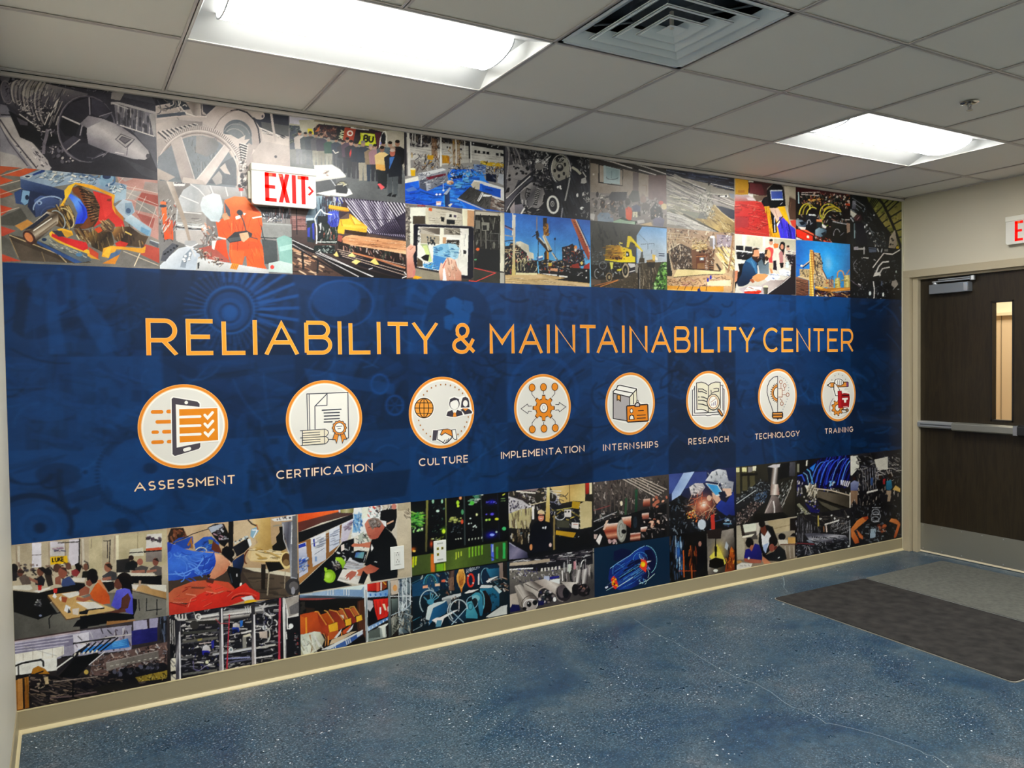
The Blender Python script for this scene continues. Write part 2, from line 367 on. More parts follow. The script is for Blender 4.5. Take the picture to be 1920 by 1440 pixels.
def troffer(c, r, label, group=None):
    x0, x1 = xs[c], xs[c+2]; y0, y1 = ys[r+1], ys[r]
    cx, cy = (x0+x1)/2, (y0+y1)/2; hx, hy = (x1-x0)/2-.005, (y1-y0)/2-.005
    t = empty('ceiling_light', (cx, cy, H), label, 'ceiling light', group)
    D = .085; ly = .150; lx = hx-.03
    # reflector pan: sloping long sides, steep ends, flat top
    m = MB()
    v = [(-hx, -hy, .002), (hx, -hy, .002), (hx, hy, .002), (-hx, hy, .002), (-lx, -ly, D*.62), (lx, -ly, D*.62), (lx, ly, D*.62), (-lx, ly, D*.62)]
    m.add(v, [(0, 1, 5, 4), (1, 2, 6, 5), (2, 3, 7, 6), (3, 0, 4, 7), (4, 5, 6, 7)])
    o = m.build('reflector', M_refl, t)
    sd = o.modifiers.new('thick', 'SOLIDIFY'); sd.thickness = .002; sd.offset = 1
    fl_ = MB()
    for a, b2 in (((-hx-.002, hy-.004, -.0005), (hx+.002, hy+.003, .004)), ((-hx-.002, -hy-.003, -.0005), (hx+.002, -hy+.004, .004)), ((-hx-.002, -hy, -.0005), (-hx+.004, hy, .004)), ((hx-.004, -hy, -.0005), (hx+.002, hy, .004))): fl_.box(a, b2)
    fl_.build('rim', M_trof, t)
    # arched lens with rounded ends
    n = 14; q = MB(); vs = []; lxx = hx-.085
    for e_ in (-1, 1):
        for i in range(n+1):
            th = math.pi*i/n; vs.append((e_*lxx, -math.cos(th)*ly, D*.62-math.sin(th)*D*.60))
    fs = [(i, i+1, n+2+i, n+1+i) for i in range(n)]
    q.add(vs, fs)
    for e_, base in ((-1, 0), (1, n+1)):
        q.add([vs[base+i] for i in range(n+1)], [tuple(range(n+1))])
    q.build('lens', M_lens, t, smooth=True)
    for e_ in (-1, 1):
        k = MB()
        for i in range(n):
            a, b2 = vs[i], vs[i+1]
            k.add([(e_*(lxx+.001), a[1]*1.02, a[2]-.0015), (e_*(lxx+.005), a[1]*1.02, a[2]-.0015), (e_*(lxx+.005), b2[1]*1.02, b2[2]-.0015), (e_*(lxx+.001), b2[1]*1.02, b2[2]-.0015)], [(0, 1, 2, 3)])
            k.add([(e_*(lxx+.005), a[1]*1.02, a[2]-.0015), (e_*(lxx+.005), a[1]*.96, a[2]+.002), (e_*(lxx+.005), b2[1]*.96, b2[2]+.002), (e_*(lxx+.005), b2[1]*1.02, b2[2]-.0015)], [(0, 1, 2, 3)])
        k.build('end_cap', mat('lens end cap', '#c9cdd0', .4), t)
    return t
troffer(1, 1, 'large recessed ceiling light with glowing arched lens, above the left of the mural')
troffer(6, 1, 'smaller looking recessed ceiling light farther off, near the dark door')
troffer(1, 5, 'recessed ceiling light behind the camera on the left'); troffer(6, 5, 'recessed ceiling light on the right, nearer than the door')
troffer(3, 7, 'recessed ceiling light at the back end of the room')

# ------------------------------------------------------------------ square air diffuser
M_vent = mat('pale blue grey enamel', '#dde6e8', .4)
M_vd = mat('duct inside', '#6b7785', .6)
vx, vy = (xs[VENT[0]]+xs[VENT[0]+1])/2, (ys[VENT[1]]+ys[VENT[1]+1])/2
vt = empty('air_diffuser', (vx, vy, H), 'square white air diffuser with three nested louvre rings in the ceiling', 'vent')
h0 = G/2-.005
def ring(ha, za, hb, zb, name, m, th=.0015, lip=0):
    k = MB(); v = []
    for h_, z in ((ha, za), (hb, zb)):
        v += [(-h_, -h_, z), (h_, -h_, z), (h_, h_, z), (-h_, h_, z)]
    k.add(v, [(i, (i+1) % 4, 4+(i+1) % 4, 4+i) for i in range(4)])
    if lip:
        v2 = [(-ha-lip, -ha-lip, za), (ha+lip, -ha-lip, za), (ha+lip, ha+lip, za), (-ha-lip, ha+lip, za)]
        k.add(v2+v[:4], [(i, (i+1) % 4, 4+(i+1) % 4, 4+i) for i in range(4)])
        v3 = [(a_, b_, za+.006) for a_, b_, _ in v2]; k.add(v2+v3, [(i, (i+1) % 4, 4+(i+1) % 4, 4+i) for i in range(4)])
    o = k.build(name, m, vt); s_ = o.modifiers.new('thick', 'SOLIDIFY'); s_.thickness = th; return o
fo = MB()
for a, b2 in (((-h0, h0-.022, 0), (h0, h0, .003)), ((-h0, -h0, 0), (h0, -h0+.022, .003)), ((-h0, -h0, 0), (-h0+.022, h0, .003)), ((h0-.022, -h0, 0), (h0, h0, .003))): fo.box(a, b2)
fo.build('frame', M_vent, vt)
ring(h0-.02, .002, h0-.075, .030, 'outer_cone', M_vent)
for hh in (.205, .143, .082): ring(hh, -.006-(.205-hh)*.03, hh-.045, .020, 'louvre_ring', M_vent, lip=.010)
k = MB(); k.add([(-.04, -.04, -.010), (.04, -.04, -.010), (.04, .04, -.010), (-.04, .04, -.010), (0, 0, .004)], [(0, 1, 4), (1, 2, 4), (2, 3, 4), (3, 0, 4)]); k.build('centre_cone', M_vent, vt)
k = MB().box((-.006, -.006, -.004), (.006, .006, .06)); k.build('centre_screw', M_edge, vt, bevel=.001, seg=1)
MB().box((-h0+.01, -h0+.01, .13), (h0-.01, h0-.01, .132)).cyl((0, 0, .06), (0, 0, .13), .15, 24, cap=False).build('duct', M_vd, vt)
for sx, sy in ((1, 1), (-1, 1), (1, -1), (-1, -1)):
    MB().cyl((sx*.08, sy*.08, .035), (sx*.2, sy*.2, .045), .004, 8).build('strut', M_vd, vt)

# ------------------------------------------------------------------ sprinkler
sp = plane_pt(1818, 192, 2, H); M_chr = mat('chrome', '#c8c8c8', .15, 1)
st = empty('fire_sprinkler', (sp[0], sp[1], H), 'small chrome pendent fire sprinkler on the ceiling by the right light', 'sprinkler')
MB().cyl((0, 0, -.002), (0, 0, -.009), .040, 24, .024).build('escutcheon', M_chr, st, smooth=True)
MB().cyl((0, 0, -.006), (0, 0, -.018), .010, 12).box((-.012, -.002, -.014), (-.009, .002, -.036)).box((.009, -.002, -.014), (.012, .002, -.036)).cyl((0, 0, -.014), (0, 0, -.036), .003, 8).build('sprinkler_body', M_chr, st)
MB().cyl((0, 0, -.036), (0, 0, -.038), .014, 16).build('deflector', M_chr, st)

# ------------------------------------------------------------------ mats
def mat_poly(corners, r, n=5):
    out = []; k = len(corners)
    for i in range(k):
        p0, p1, p2 = Vector(corners[i-1]), Vector(corners[i]), Vector(corners[(i+1) % k])
        a = p1+(p0-p1).normalized()*r; b2 = p1+(p2-p1).normalized()*r
        for j in range(n+1):
            t_ = j/n; out.append(tuple((1-t_)**2*a+2*t_*(1-t_)*p1+t_*t_*b2))
    return out
def carpet(name, c1, c2, sc):
    m = mat(name, c1, .95, spec=.15); vary(m, sc, c1, c2, 8, .3, .72)
    N, L, b = nodes(m); n = N.new('ShaderNodeTexNoise'); n.inputs['Scale'].default_value = 340; n.inputs['Detail'].default_value = 2; bp = N.new('ShaderNodeBump'); bp.inputs['Strength'].default_value = .7; bp.inputs['Distance'].default_value = .004
    tc = N.new('ShaderNodeTexCoord'); L.new(tc.outputs['Object'], n.inputs[0]); L.new(n.outputs['Fac'], bp.inputs['Height']); L.new(bp.outputs[0], b.inputs['Normal']); return m
def floor_mat(cs, label, m, rim, r, inset=.012, th=.008):
    c0 = Vector(cs[0]); t = empty('floor_mat', (c0.x, c0.y, 0), label, 'mat')
    P = [(p[0]-c0.x, p[1]-c0.y) for p in mat_poly(cs, r)]
    ctr = sum((Vector(p) for p in P), Vector((0, 0)))/len(P)
    k = MB(); k.prism(P, 2, .0005, th*.55); k.build('rubber_backing', rim, t)
    Q = [tuple(Vector(p)+(ctr-Vector(p)).normalized()*inset) for p in P]
    k = MB(); k.prism(Q, 2, th*.5, th); k.build('carpet_top', m, t)
    return t
M_rim = mat('dusty rubber edge', '#8f8d84', .6); M_rim2 = mat('pale mat edge', '#8a8f8c', .6)
floor_mat([(4.003, -.352), (4.857, -.366), (4.80, -1.875), (3.925, -1.83)], 'black carpet floor mat with curled near corner, on the blue floor', carpet('black carpet', '#2b2a2a', '#413f3d', 14), M_rim, .03, .008)
floor_mat([(4.868, -.364), (5.726, -.366), (5.72, -1.88), (4.812, -1.872)], 'grey carpet floor mat between the black mat and the door', carpet('grey carpet', '#5d5f5a', '#6f706a', 40), M_rim2, .02, .006)
# faint chalk lines left of the grey mat, under the door swing
# ------------------------------------------------------------------ stroke lettering
def arc(cx, cy, rx, ry, a0, a1, n=14):
    return [(cx+rx*math.cos(math.radians(a0+(a1-a0)*i/n)), cy+ry*math.sin(math.radians(a0+(a1-a0)*i/n))) for i in range(n+1)]
GL = {   # letter: strokes in a unit box
 'A': [[(0,0),(.5,1),(1,0)], [(.19,.34),(.81,.34)]],
 'B': [[(0,0),(0,1)], [(0,1),(.55,1)]+arc(.62,.76,.30,.24,90,-90)+[(0,.52)], [(0,.52),(.6,.52)]+arc(.66,.26,.34,.26,90,-90)+[(0,0)]],
 'C': [arc(.56,.5,.56,.5,48,312,24)],
 'E': [[(1,1),(0,1),(0,0),(1,0)], [(0,.51),(.88,.51)]],
 'F': [[(1,1),(0,1),(0,0)], [(0,.48),(.88,.48)]],
 'G': [arc(.54,.5,.54,.5,50,326,24)+[(1,.28),(1,.47),(.56,.47)]],
 'H': [[(0,0),(0,1)], [(1,0),(1,1)], [(0,.5),(1,.5)]],
 'I': [[(.5,0),(.5,1)]],
 'J': [[(.8,1),(.8,.3)]+arc(.42,.28,.38,.28,0,-150)],
 'K': [[(0,0),(0,1)], [(1,1),(0,.35)], [(.35,.55),(1,0)]],
 'L': [[(0,1),(0,0),(1,0)]],
 'M': [[(0,0),(0,1),(.5,.36),(1,1),(1,0)]],
 'N': [[(0,0),(0,1),(1,0),(1,1)]],
 'O': [arc(.5,.5,.5,.5,0,360,30)],
 'P': [[(0,0),(0,1),(.5,1)]+arc(.62,.68,.38,.32,90,-90)+[(0,.36)]],
 'R': [[(0,0),(0,1),(.5,1)]+arc(.6,.7,.36,.30,90,-90)+[(0,.40)], [(.52,.40),(1,0)]],
 'S': [arc(.5,.75,.42,.25,35,270,14)+arc(.5,.26,.46,.26,90,-150,16)],
 'T': [[(0,1),(1,1)], [(.5,1),(.5,0)]],
 'U': [[(0,1),(0,.42)]+arc(.5,.42,.5,.42,180,360,18)+[(1,1)]],
 'V': [[(0,1),(.5,0),(1,1)]], 'W': [[(0,1),(.25,0),(.5,.8),(.75,0),(1,1)]],
 'X': [[(0,0),(1,1)], [(0,1),(1,0)]],
 'Y': [[(0,1),(.5,.44),(1,1)], [(.5,.44),(.5,0)]],
 '&': [[(1,0),(.2,.66)]+arc(.45,.79,.26,.21,200,-20,16)+[(.62,.6),(.15,.42)]+arc(.4,.24,.38,.24,140,300,12)+[(.78,.2),(.97,.48)]],
}
GW = {'A': .86, 'B': .58, 'C': .72, 'E': .52, 'F': .50, 'G': .74, 'H': .62, 'I': .04, 'J': .5, 'K': .6, 'L': .50, 'M': .76, 'N': .66, 'O': .86, 'P': .54, 'R': .58, 'S': .56, 'T': .66, 'U': .62, 'V': .8, 'W': 1.1, 'X': .7, 'Y': .78, '&': .7, ' ': .22}

def stroke_polys(pts, w, caps=False):
    """filled quads for a polyline with mitred joints"""
    P = [np.array(p, float) for p in pts]; out = []
    P = [P[0]]+[b for a, b in zip(P[:-1], P[1:]) if np.hypot(*(b-a)) > 1e-9]
    if len(P) < 2: return out
    closed = np.hypot(*(P[0]-P[-1])) < 1e-6
    D = [(b-a)/np.hypot(*(b-a)) for a, b in zip(P[:-1], P[1:])]
    Nn = [np.array([-d[1], d[0]]) for d in D]
    L_, R_ = [], []
    for i in range(len(P)):
        if i == 0: n0, n1 = (Nn[-1], Nn[0]) if closed else (Nn[0], Nn[0])
        elif i == len(P)-1: n0, n1 = (Nn[-1], Nn[0]) if closed else (Nn[-1], Nn[-1])
        else: n0, n1 = Nn[i-1], Nn[i]
        m = n0+n1; q = m@m
        m = m*2/q if q > .25 else n1*1.0
        if np.hypot(*m) > 2.6: m = m/np.hypot(*m)*2.6
        L_.append(P[i]+m*w/2); R_.append(P[i]-m*w/2)
    for i in range(len(P)-1): out.append([R_[i], R_[i+1], L_[i+1], L_[i]])
    return out

def glyph_strokes(ch, x0, x1, zb, zt, w):
    """strokes of a letter whose ink spans x0..x1 and baseline..cap"""
    out = []
    a, b = x0+w/2, x1-w/2
    if ch == 'I': a = b = (x0+x1)/2
    c, d = zb+w/2, zt-w/2
    for st in GL[ch]:
        q = []
        for (x, y) in st:
            yy = c+(d-c)*y
            if ch in 'AVMNY' or ch in 'HIFPRTKX':                # strokes that end at baseline or cap run their full length
                if y <= 0.001: yy = zb
                if y >= .999 and ch in 'HIKXNVYU': yy = zt
            q.append((a+(b-a)*x, yy))
        out.append(q)
    return out

class Flat:
    """thin printed shapes on the wall: layers of one mesh, each a hair proud of the last"""
    def __init__(s, base, step=.00004): s.v = []; s.f = []; s.c = []; s.y = -base; s.step = step
    def poly(s, pts, col, same=False):
        if not same: s.y -= s.step
        P = [Vector((p[0], p[1], 0)) for p in pts]
        try: tr = tessellate_polygon([P])
        except Exception: return
        o = len(s.v); s.v += [(p[0], s.y, p[1]) for p in pts]
        for t in tr:
            a, b, c = [pts[i] for i in t]
            if (b[0]-a[0])*(c[1]-a[1])-(b[1]-a[1])*(c[0]-a[0]) < 0: t = t[::-1]
            s.f.append(tuple(o+i for i in t)); s.c.append(col)
    def polys(s, L, col):
        s.y -= s.step
        for p in L: s.y -= .00001; s.poly(p, col, True)
    def build(s, name, parent, m, loc=(0, 0, 0)):
        me = bpy.data.meshes.new(name); me.from_pydata([(x-loc[0], y-loc[1], z-loc[2]) for x, y, z in s.v], [], s.f)
        at = me.color_attributes.new('print', 'FLOAT_COLOR', 'CORNER')
        arr = []
        for f, c in zip(s.f, s.c): arr += [(*s2l(c)*PRINT_K, 1.0)]*len(f)
        at.data.foreach_set('color', np.array(arr, np.float32).ravel())
        me.materials.append(m); me.update()
        o = bpy.data.objects.new(name, me); COL.objects.link(o); o.parent = parent; o.location = loc
        return o

PRINT_K = 0.93
def print_material(name, rough, spec):
    m = bpy.data.materials.new(name); m.use_nodes = True; N, L, b = nodes(m)
    a = N.new('ShaderNodeVertexColor'); a.layer_name = 'print'; L.new(a.outputs[0], b.inputs['Base Color'])
    b.inputs['Roughness'].default_value = rough; b.inputs['Specular IOR Level'].default_value = spec
    tc = N.new('ShaderNodeTexCoord'); n = N.new('ShaderNodeTexNoise'); n.inputs['Scale'].default_value = 180; bp = N.new('ShaderNodeBump')
    bp.inputs['Strength'].default_value = .05; bp.inputs['Distance'].default_value = .001
    L.new(tc.outputs['Object'], n.inputs['Vector']); L.new(n.outputs['Fac'], bp.inputs['Height']); L.new(bp.outputs[0], b.inputs['Normal'])
    return m
M_print = print_material('printed vinyl', .33, .30)

# ------------------------------------------------------------------ painter for the printed photographs
def vnoise(h, w, cell, rng):
    gh, gw = max(2, int(h/cell)+2), max(2, int(w/cell)+2)
    g = rng.random((gh, gw)); y = np.linspace(0, gh-1.001, h); x = np.linspace(0, gw-1.001, w)
    yi, xi = y.astype(int), x.astype(int); fy, fx = (y-yi)[:, None], (x-xi)[None]
    fy = fy*fy*(3-2*fy); fx = fx*fx*(3-2*fx)
    return (g[yi][:, xi]*(1-fy)*(1-fx)+g[yi+1][:, xi]*fy*(1-fx)+g[yi][:, xi+1]*(1-fy)*fx+g[yi+1][:, xi+1]*fy*fx)-.5

class Canvas:
    """a rectangle of the wall painted sample by sample; shapes are given as measured on the photograph"""
    def __init__(s, xa, xb, za, zb, nx, ny, bg='#808080', seed=0, ss=2):
        s.xa, s.xb, s.za, s.zb, s.nx, s.ny, s.ss = xa, xb, za, zb, nx, ny, ss
        s.w, s.h = nx*ss, ny*ss; s.im = np.empty((s.h, s.w, 3)); s.im[:] = hexc(bg); s.rng = np.random.default_rng(seed); s.O = (0, 0, 1)
    def T(s, pts):
        p = np.asarray(pts, float).reshape(-1, 2)/s.O[2]+np.array(s.O[:2]); q = wall_xz(p)
        return np.stack([(q[:, 0]-s.xa)/(s.xb-s.xa)*s.w, (s.zb-q[:, 1])/(s.zb-s.za)*s.h], 1)
    def mask(s, P):
        x0, y0 = np.floor(P.min(0)).astype(int); x1, y1 = np.ceil(P.max(0)).astype(int)+1
        x0, y0 = max(0, x0), max(0, y0); x1, y1 = min(s.w, x1), min(s.h, y1)
        if x1 <= x0 or y1 <= y0: return None
        X = np.arange(x0, x1)+.5; Y = (np.arange(y0, y1)+.5)[:, None]; m = np.zeros((y1-y0, x1-x0), bool)
        Q = np.roll(P, -1, 0)
        for (ax, ay), (bx, by) in zip(P, Q):
            if ay == by: continue
            c = ((Y >= ay) != (Y >= by)) & (X < (bx-ax)*(Y-ay)/(by-ay)+ax); m ^= c
        return (y0, y1, x0, x1), m
    def fill(s, P, col, a=1.0):
        r = s.mask(P)
        if r is None: return
        (y0, y1, x0, x1), m = r; v = s.im[y0:y1, x0:x1]
        if a >= 1: v[m] = col
        else: v[m] = v[m]*(1-a)+col*a
    def union(s, Ps, col, a=1.0):
        Ps = [p for p in Ps if p is not None]
        if a >= 1:
            for p in Ps: s.fill(p, col)
            return
        M = np.zeros((s.h, s.w), bool)
        for p in Ps:
            r = s.mask(p)
            if r: (y0, y1, x0, x1), m = r; M[y0:y1, x0:x1] |= m
        s.im[M] = s.im[M]*(1-a)+col*a
    def stroke(s, pts, w, col, a=1.0):
        s.union([s.T(q) for q in stroke_polys(pts, w)], col, a)
    @staticmethod
    def ell(cx, cy, rx, ry, rot=0, n=26, a0=0, a1=360):
        c, d = math.cos(math.radians(rot)), math.sin(math.radians(rot)); o = []
        for i in range(n+1):
            t = math.radians(a0+(a1-a0)*i/n); x, y = rx*math.cos(t), ry*math.sin(t); o.append((cx+x*c-y*d, cy+x*d+y*c))
        return o
    def run(s, txt):
        for ln in txt.strip().split('\n'):
            ln = ln.strip()
            if not ln: continue
            try: s.op(ln)
            except Exception as e_: print('BAD OP', ln, e_)
    def op(s, ln):
        t = ln.split(); k = t[0]; t = t[1:]
        C = lambda c: (hexc(c.split('/')[0]), float(c.split('/')[1]) if '/' in c else 1.0)
        F = lambda q: [tuple(map(float, z.split(','))) for z in q]
        R = s.rng
        if k == '@': s.O = tuple(map(float, t))
        elif k == 'p': c, a = C(t[0]); s.fill(s.T(F(t[1:])), c, a)
        elif k == 'l': c, a = C(t[0]); s.stroke(F(t[2:]), float(t[1]), c, a)
        elif k == 'e':
            c, a = C(t[0]); (cx, cy), (rx, ry) = F(t[1:3]); rot = float(t[3]) if len(t) > 3 else 0; s.fill(s.T(s.ell(cx, cy, rx, ry, rot)), c, a)
        elif k == 'o':       # ellipse outline: colour width centre radii rot a0 a1
            c, a = C(t[0]); (cx, cy), (rx, ry) = F(t[2:4]); z = [float(q) for q in ','.join(t[4:]).split(',') if q]; rot = z[0] if len(z) in (1, 3) else 0; a0, a1 = z[-2:] if len(z) > 1 else (0, 360)
            s.stroke(s.ell(cx, cy, rx, ry, rot, 30, a0, a1), float(t[1]), c, a)
        elif k in 'gG':      # gradient: colours from to [polygon]
            cs = [hexc(x) for x in t[0].split(',')]; (p0, p1) = F(t[1:3])
            P = s.T(F(t[3:])) if k == 'G' else np.array([(-1, -1), (s.w+1, -1), (s.w+1, s.h+1), (-1, s.h+1)], float)
            r = s.mask(P)
            if r is None: return
            (y0, y1, x0, x1), m = r; q = s.T([p0, p1]); d = q[1]-q[0]
            X, Y = np.meshgrid(np.arange(x0, x1)+.5, np.arange(y0, y1)+.5)
            u = np.clip(((X-q[0][0])*d[0]+(Y-q[0][1])*d[1])/(d@d), 0, 1)*(len(cs)-1); i = np.minimum(u.astype(int), len(cs)-2); f = (u-i)[..., None]
            cs = np.array(cs); v = s.im[y0:y1, x0:x1]; g = cs[i]*(1-f)+cs[i+1]*f; v[m] = g[m]
        elif k == 'r':       # repeated lines: colour width n first-segment last-segment
            c, a = C(t[0]); w = float(t[1]); n = int(t[2]); p = np.array(F(t[3:7]))
            for i in range(n):
                f = i/max(1, n-1); s.stroke([tuple(p[0]*(1-f)+p[2]*f), tuple(p[1]*(1-f)+p[3]*f)], w, c, a)
        elif k == 'a':       # radial ticks: colour width n centre radii(inner) k(outer/inner) rot a0 a1
            c, a = C(t[0]); w = float(t[1]); n = int(t[2]); (cx, cy), (rx, ry) = F(t[3:5]); kk, rot, a0, a1 = [float(q) for q in ','.join(t[5:]).split(',')]
            A = s.ell(cx, cy, rx, ry, rot, n, a0, a1); B = s.ell(cx, cy, rx*kk, ry*kk, rot, n, a0, a1)
            for p, q in zip(A, B): s.stroke([p, q], w, c, a)
        elif k in 's':       # scattered strokes: n len0,len1 w0,w1 angle,spread palette polygon
            n = int(t[0]); (l0, l1), (w0, w1), (an, sp) = F(t[1:4]); pal = [C(x) for x in t[4].split(';')]; P = np.array(F(t[5:])); r0 = s._pts(P, n)
            for (x, y) in r0:
                L_ = R.uniform(l0, l1)/2; an_ = math.radians(an+R.uniform(-sp, sp)); dx, dy = math.cos(an_)*L_, math.sin(an_)*L_; c, a = pal[R.integers(len(pal))]; a *= R.uniform(.55, .95)
                w_ = R.uniform(w0, w1); q = stroke_polys([(x-dx, y-dy), (x+dx, y+dy)], w_)[0] if R.random() < .6 else s.ell(x, y, L_, w_*.62, math.degrees(an_), 9)
                if c.mean() > .25: s.fill(s.T([(u_+w_*.3, v_+w_*.45) for u_, v_ in q]), c*.25, a*.5)
                s.fill(s.T(q), c, a)
        elif k == 'q':       # wiggly strokes: n len w angle,spread palette polygon
            n = int(t[0]); (l0, l1), (w0, w1), (an, sp) = F(t[1:4]); pal = [C(x) for x in t[4].split(';')]; P = np.array(F(t[5:]))
            for (x, y) in s._pts(P, n):
                a_ = math.radians(an+R.uniform(-sp, sp)); L_ = R.uniform(l0, l1)/4; q = [(x, y)]; bend = R.uniform(-.7, .7)
                for _ in range(4): q.append((q[-1][0]+math.cos(a_)*L_, q[-1][1]+math.sin(a_)*L_)); a_ += bend
                c, a = pal[R.integers(len(pal))]; s.stroke(q, R.uniform(w0, w1), c, a)
        elif k == 'd':       # scattered dots: n r0,r1 palette polygon
            n = int(t[0]); (r0, r1), = F(t[1:2]); pal = [C(x) for x in t[2].split(';')]; P = np.array(F(t[3:]))
            for (x, y) in s._pts(P, n):
                r = R.uniform(r0, r1); c, a = pal[R.integers(len(pal))]
                if c.mean() > .25: s.fill(s.T(s.ell(x+r*.3, y+r*.35, r, r, 0, 9)), c*.25, a*.5)
                s.fill(s.T(s.ell(x, y, r, r*R.uniform(.6, 1.3), R.uniform(0, 180), 9)), c, a)
        elif k == 'h':       # soft glow: colour centre radii
            c, a = C(t[0]); (cx, cy), (rx, ry) = F(t[1:3]); q = s.T([(cx, cy), (cx+rx, cy), (cx, cy+ry)]); ax = max(1, abs(q[1][0]-q[0][0])); ay = max(1, abs(q[2][1]-q[0][1]))
            X, Y = np.meshgrid(np.arange(s.w)+.5, np.arange(s.h)+.5); d = ((X-q[0][0])/ax)**2+((Y-q[0][1])/ay)**2; m = (np.exp(-d*1.6)*a)[..., None]; s.im = s.im*(1-m)+c*m
        elif k == 'n':       # grain: amount cell
            am = float(t[0]); ce_ = float(t[1])*s.ss; p = np.pad(s.im, ((1, 1), (1, 1), (0, 0)), 'edge'); s.im = (p[:-2, 1:-1]+p[2:, 1:-1]+p[1:-1, :-2]+p[1:-1, 2:]+2*s.im)/6; s.im += ((vnoise(s.h, s.w, 2, R)*.7+vnoise(s.h, s.w, 9, R)*.6+vnoise(s.h, s.w, 40, R)*1.6)*am*1.3)[..., None]*(.25+s.im)
        elif k == 'b':       # blur
            for _ in range(int(t[0])):
                m = s.im; p = np.pad(m, ((1, 1), (1, 1), (0, 0)), 'edge'); s.im = (p[:-2, 1:-1]+p[2:, 1:-1]+p[1:-1, :-2]+p[1:-1, 2:]+2*m)/6
        elif k == 'P':       # standing person: foot x,y height head shirt trousers
            (x, y), = F(t[:1]); h = float(t[1]); hd, sh, tr = [hexc(c) for c in t[2:5]]
            w = h*.13
            s.fill(s.T([(x-w*.75, y), (x-w*.9, y-h*.48), (x+w*.9, y-h*.48), (x+w*.75, y), (x+w*.15, y), (x, y-h*.4), (x-w*.15, y)]), tr)
            s.fill(s.T([(x-w*1.1, y-h*.45), (x-w*1.35, y-h*.78), (x-w*.5, y-h*.85), (x+w*.5, y-h*.85), (x+w*1.35, y-h*.78), (x+w*1.1, y-h*.45)]), sh)
            s.fill(s.T(s.ell(x, y-h*.92, h*.055, h*.075, 0, 12)), hd); s.fill(s.T(s.ell(x, y-h*.965, h*.056, h*.04, 0, 10)), hexc(t[5]) if len(t) > 5 else hexc('#221a16'))
        elif k == 't':       # text: colour width height start end WORD (stroke letters)
            c, a = C(t[0]); w, h = float(t[1]), float(t[2]); (p0, p1) = np.array(F(t[3:5])); wd_ = t[5]; tot = sum(GW[ch]+.24 for ch in wd_)-.24; pos = 0
            d = (p1-p0)/tot; up = np.array([d[1], -d[0]]); up = up/np.hypot(*up)*h
            for ch in wd_:
                for st in GL[ch]: s.stroke([tuple(p0+d*(pos+max(GW[ch], .01)*x)+up*y) for x, y in st], w, c, a)
                pos += GW[ch]+.24
    def _pts(s, P, n):
        R = s.rng; lo, hi = P.min(0), P.max(0); out = []; g = 0
        while len(out) < n and g < 60:
            g += 1; q = R.uniform(lo, hi, (n*2, 2)); m = np.zeros(len(q), bool); Q = np.roll(P, -1, 0)
            for (ax, ay), (bx, by) in zip(P, Q):
                if ay == by: continue
                m ^= ((q[:, 1] >= ay) != (q[:, 1] >= by)) & (q[:, 0] < (bx-ax)*(q[:, 1]-ay)/(by-ay)+ax)
            out += [tuple(z) for z in q[m]]
        return out[:n]
    def mesh(s, name, parent, m, y):
        im = np.clip(s.im, 0, 1).reshape(s.ny, s.ss, s.nx, s.ss, 3).mean((1, 3))
        # samples sit at cell centres; the rim samples are stretched to the rectangle's edge
        gx = s.xa+(np.arange(s.nx)+.5)/s.nx*(s.xb-s.xa); gz = s.zb-(np.arange(s.ny)+.5)/s.ny*(s.zb-s.za)
        gx[0], gx[-1] = s.xa, s.xb; gz[0], gz[-1] = s.zb, s.za
        cx, cz = (s.xa+s.xb)/2, (s.za+s.zb)/2
        V = np.zeros((s.ny, s.nx, 3), np.float32); V[..., 0] = gx[None]-cx; V[..., 2] = gz[:, None]-cz
        me = bpy.data.meshes.new(name); nv = s.nx*s.ny; me.vertices.add(nv); me.vertices.foreach_set('co', V.ravel())
        i = np.arange(nv).reshape(s.ny, s.nx); q = np.stack([i[1:, :-1], i[1:, 1:], i[:-1, 1:], i[:-1, :-1]], -1).reshape(-1, 4)
        me.loops.add(q.size); me.loops.foreach_set('vertex_index', q.ravel().astype(np.int32))
        me.polygons.add(len(q)); me.polygons.foreach_set('loop_start', np.arange(0, q.size, 4, dtype=np.int32))
        me.update(calc_edges=True)
        at = me.color_attributes.new('print', 'FLOAT_COLOR', 'POINT'); c = np.ones((nv, 4), np.float32); c[:, :3] = (s2l(im)*PRINT_K).reshape(-1, 3); at.data.foreach_set('color', c.ravel())
        me.materials.append(m); o = bpy.data.objects.new(name, me); COL.objects.link(o); o.parent = parent; o.location = (cx, y, cz); return o
# ------------------------------------------------------------------ mural: root, title, icons
mural = empty('wall_mural', (2.9, 0, 1.4), 'wall sized printed mural of industrial photographs around a blue banner titled in orange', 'mural')
MO = (2.9, 0, 1.4)
ORANGE = hexc('#f99d2b'); DK = hexc('#3b3842'); OR2 = hexc('#f08c1e')
def mchild(F, name, label=None):
    o = F.build(name, mural, M_print, (0, 0, 0)); o.matrix_parent_inverse = Matrix.Identity(4); o.location = (-MO[0], -MO[1], -MO[2])
    if label: o['label'] = label
    return o
